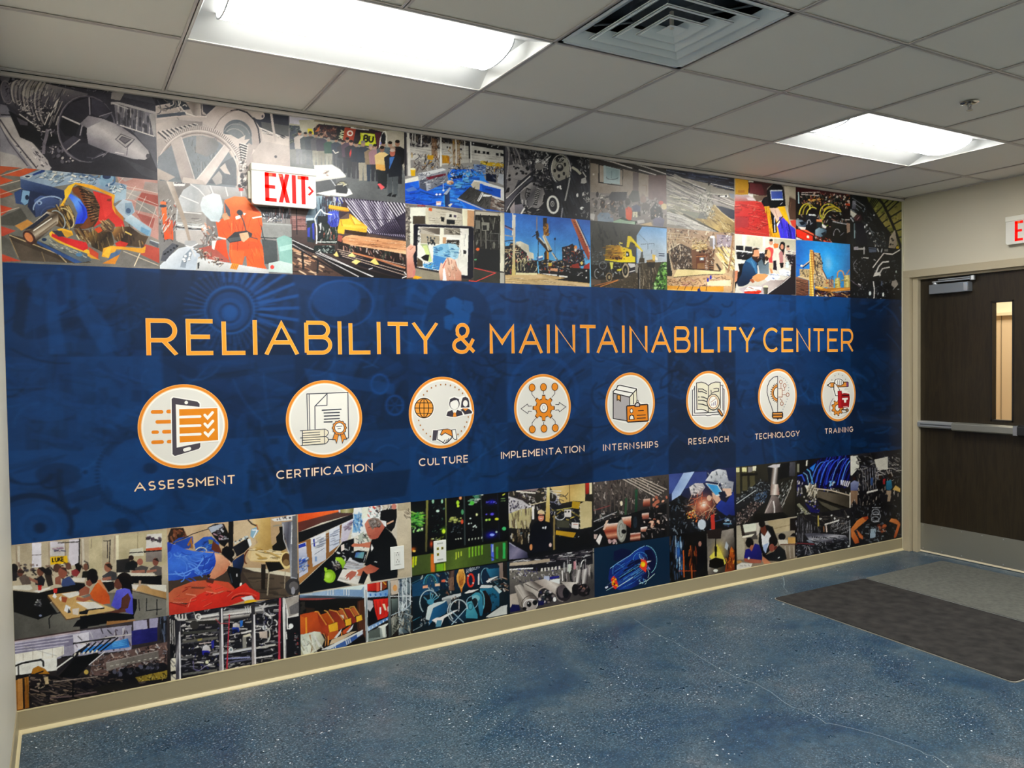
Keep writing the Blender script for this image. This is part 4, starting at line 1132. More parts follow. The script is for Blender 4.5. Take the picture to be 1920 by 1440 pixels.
ART[0,1] = ('colour photograph of a cutaway gearbox with orange cut edges on a tiled floor', '''
@ 0 300 6.4
g #6e6d68,#8b857e 0,0 1900,0
p #b4603f 0,30 330,80 0,190
p #73716c 330,80 430,90 300,150 130,210 0,180 80,130
p #c25f3c 0,190 120,150 350,90 480,100 300,180 140,240 0,310
p #77736c 20,180 250,200 240,260 120,290 0,330
p #c85c38 0,200 160,245 0,300
p #b55639 0,340 160,410 0,470
p #6d6a64 0,320 230,300 260,380 140,400
p #7b766f 0,460 180,430 280,560 140,610 0,560
p #c15335 0,540 150,580 0,680
p #55544f 0,690 250,580 330,700 170,790 0,780
p #b3513f 0,790 190,850 0,930
p #64625d 0,900 120,960 200,1180 0,1120
p #c1523a 0,1120 190,1190 260,1215 0,1220
r #c9b8a6 7 3 0,190 320,90 0,640 230,570
l #d8c8b4 6 0,310 240,245
p #b48a82 1400,190 1900,240 1900,960 1600,820
p #a19a96 1500,350 1700,380 1620,480 1480,470
p #a05a50 1700,390 1900,430 1900,560 1650,480
p #b09f9a 1420,200 1600,220 1500,260
p #8f8a86 1640,480 1860,560 1880,660 1620,600
p #a2625a 1630,630 1860,700 1830,820 1700,740
p #9c8f8a 1740,260 1900,280 1900,400 1720,350
r #cfc0b4 6 4 1500,190 1400,300 1880,560 1780,820
r #cfc0b4 6 3 1440,300 1900,400 1600,480 1900,680
p #7d7a76 1480,1080 1900,1200 1900,1280 1400,1270
p #b85a4c 1740,1010 1910,1060 1910,1240 1680,1130
l #e8d8b8 12 1680,1120 1610,1275
l #d8c8b0 8 1480,1095 1900,1265
p #4a4036 100,890 420,960 1100,1230 900,1240 240,1200
p #5a5046 130,960 800,1230 250,1210
l #cdb48c 10 110,900 700,1130 800,1230
l #a08a6a 9 120,940 220,1170
l #8a7a60 9 500,1100 540,1220
p #c08a4a 180,790 330,715 400,760 260,850
p #8fa0b4 240,200 480,120 900,140 1520,300 1500,440 1380,520 1300,420 900,280 600,330 250,240
G #5b6f92,#2c3c60 250,230 300,420 245,225 620,320 780,370 800,500 420,400 250,340
p #a6b4c0 480,130 800,120 900,180 700,260 520,230
s 70 20,90 8,22 -12,40 #dcdcd0;#6a8098;#eae6d6;#4e6482;#93a6b4 480,120 900,140 1240,230 1160,300 880,270 640,260 430,200
p #2d4a80 390,170 530,110 540,140 400,190
p #cfd2cc 260,200 330,175 390,190 350,225
e #2c3a54 332,198 30,12
o #53708e 22 1290,235 88,72
e #7d9ab0 1285,215 80,64
e #33405e 1280,200 50,30
p #8aa6bc 1180,220 1280,260 1260,330 1190,290
p #9db2c0 1300,300 1520,310 1510,470 1380,500 1370,420
s 24 20,60 8,16 -20,60 #e6e8e4;#5f7a92;#3d5470 1300,290 1510,310 1400,420 1320,380
p #243252 170,390 250,350 380,370 370,500 310,545 200,520
p #3a5078 170,390 260,350 250,480 290,540 190,520
p #7ea0c0 270,360 380,380 360,500 300,545 250,500
e #20304a 325,450 24,30
p #2c3856 360,370 420,380 700,450 720,580 600,620 430,690 330,560
G #5a6f9a,#34405f 420,430 600,660 410,480 480,430 620,440 720,490 700,600 560,600 500,660 430,690
o #93a6c4 16 590,570 190,130 -10 180,330
e #8ea2c2 475,515 30,26
e #3b4666 470,518 16,15
o #4e5d80 16 600,640 110,80 -20 170,320
p #55412c 880,330 960,300 1120,400 1190,540 1200,680 1130,800 1010,830 880,820 960,700 1000,560
G #3a5ae0,#6a9af0,#2a48d0 800,420 1040,600 810,420 850,405 960,470 1040,590 1050,690 1000,760 900,770 930,640 880,520
p #2240b8 930,480 1010,560 1036,660 1000,740 960,760 1000,660 980,560
p #7a4a28 850,330 930,330 1060,420 1140,560 1150,700 1110,790 1020,830 930,820 1000,770 1060,680 1040,580 960,460 880,400
r #2c2016 16 13 950,345 1040,380 1090,740 1170,700
r #a8896a 7 13 985,330 1060,372 1110,720 1190,686
s 40 50,90 10,14 12,12 #3a2c20;#8a6a48;#241a12 960,330 1110,400 1200,560 1190,700 1100,740 1120,600 1050,430
p #cf3a34 1110,370 1340,430 1390,640 1480,740 1500,820 1380,800 1280,720 1120,810 1180,720 1200,560
p #d9423c 1200,420 1350,450 1370,600 1260,700
p #8a3a28 1290,470 1340,460 1330,500 1280,490
p #e5a02c 820,310 910,270 1100,300 1380,420 1360,540 1430,620 1480,640 1480,740 1380,640 1350,580 1340,440 1180,370 900,290 860,330 850,390 800,470 760,560 680,600 740,520 790,430 770,370 830,350
p #b8722c 1370,560 1480,620 1480,740 1390,650
p #efb838 820,310 920,270 870,330 850,390 790,480 700,590 780,460 770,370
G #6a5438,#3a2c20 600,600 900,760 560,600 700,560 830,540 900,680 880,800 760,820 640,780
s 30 90,160 8,14 60,8 #d8b878;#2c2218;#8a7248;#b8985c 680,570 850,560 890,700 860,800 720,800
o #d6c08c 12 790,700 80,130 -30 -90,90
o #9aa2a4 14 690,720 80,120 -28 -100,100
G #c8beb0,#54483c,#b8aa98,#3a3028 420,720 560,900 270,870 560,620 700,650 700,760 420,990 300,960
p #2a3040 300,840 560,640 600,660 400,820
l #e6ded0 14 400,850 620,700
l #7a6c5c 16 470,900 680,740
e #4a2f2c 350,930 96,62 50
e #c78056 345,928 66,40 50
p #f0b030 680,830 740,820 860,850 880,900 800,930 720,860
p #d09a38 740,840 850,870 870,900 800,935
p #e8b23a 590,880 620,850 700,930 900,1000 1120,1110 1060,1160 1000,1110 700,990 600,930
p #cc2f34 620,880 780,930 1040,990 1060,1060 1000,1090 760,990 620,920
p #44444e 620,850 740,850 780,920 700,920
G #8d8f86,#5e6870 600,950 1000,1160 460,960 580,900 700,1000 1040,1120 1100,1210 980,1230
p #3a5a8a 450,970 990,1230 900,1240 440,1000
s 40 30,80 6,12 28,12 #b8b4a4;#6c7074;#d8d6c8 560,940 1000,1130 1060,1200 600,1020
e #25405e 530,955 30,20
e #5b80a0 950,1135 40,24
p #6a5038 880,830 1060,840 1120,950 1060,1000 940,930
s 18 70,120 10,18 60,6 #e8d8a8;#2a2016;#9a7c50 880,840 1060,870 1060,990 900,920
G #8d7142,#3a2e22,#6a5a40 1100,860 1340,1080 1060,880 1200,800 1340,870 1370,1010 1240,1110 1100,1040
s 22 60,140 6,14 80,10 #2a2420/.7;#a88a54/.7;#594838;#c8b07c/.6 1080,860 1330,860 1360,1020 1200,1100 1080,1020
G #9a7440,#3a2a22,#5a4a3a 1380,840 1600,1000 1340,860 1400,800 1560,800 1700,900 1780,920 1720,1050 1500,1030 1380,960
s 16 50,120 8,16 76,10 #2a201a/.7;#c89a58/.7;#e8d0a0/.6;#5a4030 1390,820 1560,810 1740,920 1700,1040 1420,980
l #e6c070 16 1500,860 1580,900
p #6a5644 1210,760 1300,700 1380,780 1360,860 1240,860
s 18 40,90 8,14 40,10 #c8a878;#4a3a2c 1220,740 1330,740 1340,850 1230,850
p #d8582c 1130,830 1200,800 1230,850 1180,880
p #c8382c 1380,1000 1440,970 1540,1000 1500,1050 1400,1040
p #e8a436 1240,1060 1330,1030 1700,1060 1750,1030 1740,1110 1700,1120 1520,1080 1400,1070 1330,1180 1220,1160
p #f0b840 1230,1130 1290,1050 1340,1040 1300,1180
p #e0a038 1050,1110 1200,1200 1100,1180 1050,1150
p #c8553a 1060,1040 1180,1120 1180,1190 1080,1130
p #5b7494 1330,1120 1450,1080 1400,1220 1280,1240
p #d88a34 1230,1240 1440,1130 1380,1250
p #aebcc8 1380,560 1480,470 1580,500 1620,620 1520,720 1420,620
p #8ba0b2 1500,520 1580,510 1610,620 1560,690 1500,640
e #566a84 1540,610 30,34
G #c6d4da,#7f9cb2 1560,640 1560,860 1490,720 1570,650 1820,830 1800,920 1680,860
p #6f93b0 1690,800 1800,850 1770,910 1690,860
p #60646c 1800,950 1900,1000 1900,1060 1790,1000
l #cfd4d6 8 1800,960 1910,1000
n .05 3
''')
ART[1,0] = ('pale photograph of big iron gear wheels', '''
@ 285 160 6.857
g #c3b6af,#a79c99 0,0 0,1400
p #4a4e58 0,90 300,140 820,210 700,360 560,300 300,330 40,290
p #33343f 0,100 130,130 220,230 40,260
p #4b4c57 650,200 860,230 700,380 660,330
G #d8cac3,#a89a94 40,260 60,330 40,265 230,230 240,280 40,320
G #e0d2ca,#b0a29c 120,310 160,390 110,330 380,270 400,320 140,380
G #b7a8a0,#8f8580,#d2c4bc 440,250 650,300 430,210 640,180 660,380 540,400 500,320
q 20 60,140 8,14 10,60 #e6d8d0;#5a5a64;#8f8884 60,130 420,180 480,380 250,400 60,420
l #efe4dc 12 330,150 350,260 440,360 560,400 700,405
l #cbbcb4 14 60,440 300,400 690,410
p #565c66 60,380 420,340 440,380 60,420
l #3a3a44 10 630,220 640,380 690,390
p #373b48 1380,330 1760,380 1760,640 1400,560 1300,420
p #5e5f60 1400,470 1760,520 1760,660 1420,590
G #b6a7a1,#cabdb6 800,280 800,600 640,480 800,310 900,270 1100,280 1240,330 1000,360 800,560
G #cfc1ba,#b5a7a1 900,320 1300,700 800,580 900,420 1060,330 1200,330 1320,440 1380,620 1390,760 1300,770 1290,620 1240,520 1130,450 1000,500 910,610
l #2f2f3a 18 1010,330 1110,312 1220,350 1310,440 1365,560 1390,750
l #8a7e7a 10 800,560 870,440 970,350 1080,318
e #6d7278 1100,620 190,170 40
p #7f8386 940,600 1020,520 1130,470 1220,540 1280,680 1290,770 1180,700 1020,640
o #969696 12 1090,650 170,150 20 180,330
o #a9a5a2 10 1060,680 130,120 20 200,330
p #d3c5bd 900,620 1020,640 1110,690 1200,640 1190,700 1260,690 1200,760 1100,800 960,720
G #c8bab2,#8c8482 60,440 640,560 50,500 250,440 650,470 640,560 300,600 60,700
r #3e3c42 18 9 75,600 180,690 520,500 570,515
r #e6dad2 9 9 95,585 200,680 535,490 590,505
e #b4a7a0 590,1170 560,600
e #7f8488 590,1180 500,535
o #8a7f7c 16 590,1175 520,560 0 185,350
o #d9ccc5 14 590,1175 548,590 0 185,352
a #8e837e 12 46 590,1170 560,600 1.08 0 225,340
a #e4d8d0 8 46 592,1166 565,604 1.075 0 226,341
G #868a8f,#6c7177 200,800 700,1100 80,920 250,770 400,1240 60,1100
s 40 40,160 6,16 80,20 #9a9c9e;#75797e;#8d9093 450,680 860,700 820,1000 560,1240
G #9c958f,#7a7a7c 560,640 850,800 570,650 800,680 860,760 820,860 700,920 560,860
G #bfb2ab,#a29792 250,720 500,1200 240,735 370,660 545,1240 380,1240
l #d8ccc5 12 375,665 470,960 545,1200
G #bcafa8,#d4c7c0 700,900 820,1000 930,760 1000,830 700,1270 560,1240
l #ded2cb 14 930,770 560,1230
p #c3b6ae 400,1180 640,1220 700,1280 380,1290
p #b5a8a0 60,1060 300,1180 200,1230 60,1200
p #6b6f74 720,1260 900,1000 1080,900 1090,1290
p #c4b8b0 870,1060 940,1000 960,1060 1010,1150 930,1130
p #a59f9b 770,1200 860,1100 900,1160 900,1260 820,1280
l #cfc3bb 22 1010,840 1080,980 1120,1120 1110,1290
r #35353c 24 7 1120,760 1220,790 1140,960 1200,980
r #e8ded6 12 7 1130,740 1240,780 1150,940 1210,965
d 46 10,24 #e6dcd4;#6a6564;#a89e98;#47454a 1130,960 1200,960 1230,1200 1180,1380 1120,1300
G #cfc3bc,#b9ada6 1400,640 1500,1000 1300,860 1420,700 1760,770 1770,940 1720,1000 1300,980
l #ece2da 16 1380,545 1560,620 1760,700
p #d4c7be 1400,580 1580,640 1760,690 1760,780 1420,720
s 10 60,120 8,14 20,6 #35353c;#eee4dc 1400,560 1740,660 1740,700 1400,610
l #c7bab3 30 1525,320 1560,560 1590,720
e #c6b8b0 1370,380 80,60 20
e #5a5560 1420,400 14,20
e #55555c 1590,918 18,18
p #d8ccc4 1300,820 1330,830 1280,900
n .04 3
''')
ART[1,1] = ('photograph of a worker in orange overalls and white hard hat beside steam pipes', '''
@ 285 320 6.857
g #8c8683,#7a7a7a 0,0 0,1300
p #b5625a 0,100 70,110 80,900 0,860
p #908a86 80,130 300,130 330,600 90,650
s 60 20,60 6,16 90,60 #e0dcd8;#5a5454;#b06050;#a8a4a0;#3a3a3e 80,340 320,360 310,900 90,900
l #c9b8a8 26 215,140 320,420
G #ff7a44,#e05a24 120,400 200,900 115,410 180,400 210,880 160,890
e #3f4a56 140,455 46,20
e #ef7a50 140,412 36,18
r #e8602c 18 3 210,620 220,880 255,640 265,890
s 14 60,110 8,14 -60,10 #d8d0cc;#b84a40;#f0e8e0 90,580 320,600 310,780 100,860
G #b6b5b6,#9a9694 720,180 720,330 700,170 1190,210 1220,330 940,370 740,330
r #dcdad8 14 3 740,180 800,330 1140,210 1150,330
p #c44f4a 1110,220 1170,215 1175,260 1120,262
G #c6c8ca,#a6a8aa,#c4c2c0 340,400 700,500 330,380 400,250 520,170 700,190 760,280 640,420 700,700 690,940 330,920 310,600
p #9c9894 330,520 700,540 700,700 320,660
l #e4e2e0 12 490,170 600,240 680,330
l #e6e4e0 12 360,320 600,420
l #dcdad6 12 380,530 640,555
l #e8e6e0 12 330,690 690,740
l #3a3a40 20 310,720 480,745 640,752
s 30 30,90 6,12 0,14 #a8a4a0;#cfccc8;#8d8988 330,560 690,600 690,900 330,880
p #b8b2ae 300,760 700,780 690,950 420,950 310,900
p #e4e2e0 270,150 430,150 420,200 280,200
l #34343a 12 285,160 420,162
G #cfc3b8,#a6988c 200,200 300,200 180,130 260,130 440,640 500,900 470,920 420,740 300,420
s 40 30,90 8,20 60,60 #f0a080;#a8a09c;#8a6a60;#d8d0cc 640,700 830,700 860,1000 640,1040
G #f08048,#e2632c 1100,330 1100,700 930,380 1060,330 1200,340 1290,440 1400,540 1420,700 1390,900 1430,1000 1440,1200 1500,1310 1230,1300 1210,1100 1190,1100 1160,1220 1020,1190 990,1080 1000,900 950,880 860,870 820,660 930,600
p #d95a2a 1000,930 1200,900 1400,930 1430,1010 1300,1000 1200,1010 1010,1020
p #e8703a 1000,1020 1190,1030 1160,1200 1030,1180
p #d4552a 820,900 950,880 960,1000 1000,1180 880,1160 800,1020
p #c24820 1240,420 1300,450 1400,550 1300,520
r #c9501f 6 4 1060,560 1040,760 1270,600 1230,760
s 20 80,200 6,10 75,25 #d25a26;#f8935c;#c44c1e 860,680 1380,620 1420,1200 1050,1180
p #55606a 930,400 1000,500 1010,600 950,560
p #c49878 880,560 960,540 1000,620 930,640
l #f4f0ea 18 1290,610 1410,590
l #f4f0ea 18 840,855 950,880
p #f2eee8 1070,590 1130,570 1140,610 1080,630
p #f4f0ea 1170,540 1210,550 1180,580
e #40454c 1130,540 42,34 30
l #454a50 14 1140,570 1180,660 1210,780
p #3a3d42 960,880 1060,790 1220,770 1290,810 1280,850 1170,900 1000,930
p #53575a 970,870 1160,845 1170,890 1000,915
p #e0a888 1120,810 1230,790 1250,860 1180,920 1150,900
l #4a4a4c 12 1250,850 1360,880
G #dfe5e6,#b9c6cc 700,320 820,660 620,440 650,340 780,290 870,310 920,440 910,560 860,660 760,650 700,590 640,520
l #8f9ba0 8 890,350 915,450 905,560 860,655
p #c9d2d6 720,610 880,640 860,662 760,650
p #2a2a30 1340,460 1800,490 1800,620 1420,600 1400,520
s 50 50,140 6,12 90,4 #6a6a72;#18181c;#a8a8ac;#8d6060 1430,470 1870,500 1870,660 1430,620
s 20 20,70 8,14 10,60 #e8e8e8;#6a7078 1420,560 1700,600 1700,660 1430,640
p #8d8e8c 1420,660 1800,690 1800,860 1420,860
l #a5a6a4 12 1420,680 1800,700
p #4c5254 1410,880 1600,900 1620,1200 1450,1200
l #3a4042 14 1400,860 1620,870 1800,860
l #3a4448 12 1400,700 1430,850 1460,900
p #84aaa2 1600,870 1700,830 1800,870 1810,1200 1640,1170 1620,980
p #9cc0b8 1640,980 1800,940 1800,1010 1640,1040
p #b8c8c4 1500,1190 1640,1160 1810,1200 1810,1320 1500,1300
e #d24a40 1545,1240 26,26
p #a86055 600,1000 760,960 1000,1160 880,1200 700,1140
G #e4e8ee,#b2bcc8 200,1000 400,1250 80,1240 200,1120 340,1000 500,960 620,1080 580,1280 100,1260
p #5a5c64 110,1160 140,1040 260,930 350,960 240,1080 170,1170
r #262a30 20 5 150,1080 180,1060 310,960 330,980
p #8e98a4 360,1240 400,1100 500,1000 520,1060 450,1150 430,1250
d 8 14,20 #eef0f2 380,1220 420,1100 510,1030 490,1120 430,1230
G #dcdfe0,#a8a8a8 600,1100 600,1290 590,1110 1000,1190 1500,1270 1500,1320 560,1290
p #26282e 585,1190 610,1175 605,1260 585,1260
s 60 20,60 8,16 20,70 #b8a898;#6a5a50;#d8ccc0;#3a3438;#907868 540,990 700,1020 950,1170 900,1240 620,1140
p #d89038 1000,1260 1030,1190 1120,1200 1090,1275
r #a86020 6 4 1020,1260 1040,1200 1080,1270 1105,1210
p #a8a8aa 420,900 560,900 590,950 500,990 420,960
l #dcdcdc 14 430,960 500,985 590,940
l #c9c9c9 22 500,990 560,1110
p #e8e2da 770,900 830,900 820,930 800,1020 770,1000
n .04 3
''')
ART[2,0] = ('photograph of a large group of people standing in a hall behind a white table', '''
@ 535 200 8
g #a8a494,#6f7273,#5c5e5f 0,200 0,1440
p #b8b2a0 60,100 1850,340 1850,1000 1500,560 60,360
p #3a3a3c 0,80 60,100 60,280 0,270
p #cbc6d2 60,110 200,130 500,180 700,210 500,200 200,200 215,270 60,250
p #8f8676 480,170 1300,280 1700,340 1500,370 900,290 420,220
l #e0dcd4 16 100,125 240,145
l #dad6cc 14 480,175 690,200
p #4e5560 60,280 210,290 240,420 250,640 60,640
s 40 30,90 8,16 0,90 #6a7468;#8a8f8c;#4a5258 65,290 220,300 230,560 70,560
p #2f2830 420,330 500,260 800,290 1300,340 1460,380 1420,600 1380,640 1050,560 700,500 430,430
s 90 30,80 8,20 60,60 #6b4038;#8a5a4a;#2a1e24;#b08a78;#4a2a2e 450,290 780,290 780,480 480,440
p #b5652f 440,380 520,290 500,370
p #232228 780,310 890,320 860,500 770,470
t #d8e0b0 12 60 830,350 800,480 ANK
p #a1462c 890,310 1060,330 1020,520 860,500
l #b9702c 8 895,320 870,480
o #e8dcd0 20 970,400 36,34
p #32222c 1060,340 1440,380 1400,620 1320,560 1080,520
p #c8cf2c 1120,390 1340,410 1360,560 1290,600 1090,560 1130,480
p #e0e070 1140,400 1320,415 1330,440 1150,425
t #1a1a1e 26 90 1175,520 1310,535 BU
p #5d2c3a 1340,390 1440,380 1400,640 1370,560
l #e4e0d8 14 980,315 1100,335 1250,350
l #f0ece0 16 1410,620 1425,480 1470,380 1500,370 1520,440 1510,560
p #22252e 1440,430 1480,380 1505,440 1500,520 1430,560
e #8a8ad8 1440,550 22,22
p #b7af9f 1520,370 1770,400 1790,1000 1700,700 1540,560
p #5c564e 1780,350 1830,360 1840,1080 1780,1000
s 20 20,50 10,20 90,30 #2a2628;#e8dcd8 1780,360 1830,370 1840,1050 1790,1000
p #d9c920 330,330 400,330 430,420 340,400
P 215,860 500 #b08a78 #b9aea6 #7d7f86
P 300,860 480 #a88a78 #4c5356 #6f7478
P 375,880 510 #9c7a68 #454b52 #6c7176 
P 460,880 490 #a0806c #5a5a5e #a29e8e
P 540,880 480 #a58672 #4e4a56 #8f8c80
P 650,900 440 #a88876 #3c5c52 #9a988c #8a8078
P 760,900 430 #a88672 #3f4a58 #54585e
P 860,1000 500 #b08c7c #43464e #4e5056
P 930,1000 540 #a88674 #5a4a58 #3c4048
P 985,1060 560 #b08a7a #3a3a42 #3c4044
P 1060,1080 560 #a88876 #39414c #4a4a50
P 1165,1110 600 #a98a78 #3c4450 #9a9486 #8a8480
P 1280,1120 560 #b4917f #8a7a66 #3a4656 #9a928a
P 1345,1120 560 #a88a7a #9a7a80 #3a3c44
P 1470,1100 580 #a88672 #556068 #34363c
P 1570,1120 600 #b08c7a #5c6a72 #34363c
P 1680,1160 660 #a07a66 #202024 #303036
P 1450,1230 640 #8a6a5a #d8b880 #34383e
p #e0a860 1360,860 1510,880 1500,980 1360,930
p #2c3034 1360,960 1530,960 1520,1210 1400,1180
p #d04a4a 990,620 960,700 970,770 990,700
l #d8d0c4 14 710,650 750,700 800,680
P 1610,1340 740 #b07a68 #272b36 #565b5e #a08878
p #262a34 1540,760 1600,740 1690,750 1740,900 1730,1040 1550,1060
p #4a74b0 1560,760 1640,750 1560,940
e #b8705e 1605,700 40,48
e #c6b0a4 1605,655 38,26
p #14161c 1560,1300 1600,1290 1580,1350 1520,1340
p #14161c 1610,1320 1670,1310 1650,1360 1590,1350
h #a8a8a6/.45 260,760 420,240
p #e8e6e0 430,880 700,870 820,940 910,1040 450,1110
p #d8d5cc 450,1100 905,1040 905,1060 455,1125
s 16 20,60 5,9 10,30 #b89078;#d8d4cc;#c9c0b4 580,950 640,950 640,1030 590,1030
p #5a5d60 450,1130 760,1080 760,1260 450,1290
l #c9ccd0 12 680,1090 760,1200
p #e8e5de 455,1300 760,1240 960,1230 1010,1310 900,1350 600,1330
p #34383c 750,1190 900,1170 940,1250 920,1310 760,1290
o #4c4a44 12 850,1200 90,80 0 180,360
s 10 30,60 8,14 0,50 #e0d4a0;#f0e8d0 790,1110 910,1150 900,1200 800,1180
p #e06468 1380,1160 1420,1150 1490,1210 1440,1250
n .05 3
''')
ART[2,1] = ('photograph of a sawmill line with a yellow machine and a peeled log', '''
@ 535 350 8
g #6b5a54,#33282a 0,200 0,1300
p #3a3344 860,150 1800,230 1800,800 1240,700 1200,560 950,400
r #e6e0ee 14 20 850,200 1270,700 1770,240 1830,360
r #b0a8c0 9 16 880,170 1300,700 1500,240 1790,760
r #241c30 10 16 905,170 1320,700 1520,240 1800,720
l #241c30 8 1180,500 1800,490
p #42313a 460,150 880,160 960,380 780,500 480,560
G #8fa4ae,#5b6a78 460,140 460,600 440,140 560,140 520,560 300,560 300,470
s 80 60,200 8,18 90,8 #30404e;#b8c8d4;#1e2632;#8a9cac;#4e6070 440,150 860,170 840,360 480,560 440,360
s 20 30,120 8,12 80,40 #dfe8ee;#3040a0 700,150 860,160 850,250 720,240
p #8d6a66 100,440 300,450 310,650 110,650
s 20 100,200 5,8 0,3 #a88480;#6e4c4a 110,460 290,460 290,620 120,620
l #22202a 16 165,330 175,720
p #b0c0c8 310,470 420,470 430,500 310,510
p #2e3a40 320,510 440,510 440,840 330,830
p #3a46a0 330,620 370,610 370,760 330,750
p #3a46a0 400,560 430,540 440,800 410,780
p #1f282c 480,440 640,440 640,830 480,830
p #2a3430 560,560 800,580 780,860 560,860
s 50 30,110 8,16 90,20 #18201e;#6a7470;#e8d8d0;#c07060;#384848;#f0f0ec 500,480 780,600 770,840 500,820
G #5060c0,#3a46a0 640,400 800,560 640,380 740,360 800,380 810,560 760,610 680,600 635,540
s 16 40,90 8,14 80,30 #8a98e0;#2a3280 650,400 800,400 790,580 660,580
l #e6ece8 16 530,340 580,400 700,420
l #e6ece8 16 530,340 470,420 440,480 470,620 470,780 465,880 490,930 530,910 545,870
l #e0e6e0 12 460,830 770,830
p #e0a42c 650,270 940,320 960,370 920,370 650,320
p #b07818 650,320 940,365 930,380 660,335
p #e6ae38 815,490 960,480 960,400 1230,600 1215,690 890,640 880,710 790,700 780,660
p #c98c22 955,410 1020,560 970,480
p #f3c860 960,420 1150,560 1040,560
l #8a5c14 8 830,500 850,580 1200,640
l #8a5c14 8 960,400 1040,570
p #f0bc50 850,560 1210,600 1200,640 870,600
p #42301f 890,650 1230,690 1210,740 900,700
p #5a4640 430,860 760,860 700,1000 540,990
p #2c2020 780,800 900,830 1140,890 1800,1010 1800,1170 1200,1060 800,950
s 70 30,100 8,18 75,25 #0e0c0e;#e8d8d0;#a07a70;#3a4a40;#c8a090 800,820 1800,1000 1800,1160 850,940
G #d9a67e,#c08a66,#e8b48e 1300,730 1300,960 850,780 900,740 1000,725 1810,820 1810,1015 1500,960 1000,880 860,840
s 30 80,260 5,9 7,3 #b8835e;#e8bc98;#a87450 900,760 1800,830 1790,1000 900,840
e #8a5a40 1385,812 14,12
p #a05c50 790,720 860,740 840,830 780,810
p #1d191c 100,780 420,930 900,1160 1800,1400 500,1400 100,1250
p #5a463e 100,880 420,1000 900,1350 100,1340
s 40 60,160 10,26 20,16 #d8a888;#3a2c2a;#b88a6c;#1e1618;#e8c4a4 110,900 420,1040 800,1330 130,1300
l #16141a 34 250,960 270,1240
l #2a2a2e 30 440,1080 490,1110 480,1300
r #e8e2e2 10 3 100,800 1300,1350 100,860 900,1350
l #0e0c12 30 110,830 1200,1370
l #1a1820 26 100,880 950,1370
l #f0eae8 9 450,990 1320,1350
p #1e1a24 760,960 1800,1250 1800,1400 1100,1180 1000,1110 760,1060
r #c8b0a0 9 4 780,940 1800,1180 850,1040 1800,1330
l #b87a58 24 1000,990 1350,1080 1800,1220
l #221c20 20 900,980 1800,1250
p #e8cc84 720,1020 770,970 800,1050 760,1050
p #e8cc84 930,1040 1000,990 1060,1050 980,1050
p #e8c878 1270,1130 1340,1070 1410,1170 1350,1170
p #e8cc84 990,1130 1060,1090 1130,1120 1060,1170
l #d8d4d8 12 1250,1240 1310,1220
l #f4f0ec 14 1780,1280 1830,1340 1750,1370
p #1c2a2a 440,880 740,880 740,1010 600,1000 420,960
s 26 30,70 8,12 10,60 #0c1010;#8a9894;#e4e4de 440,880 740,890 730,1000 520,990
n .05 3
''')
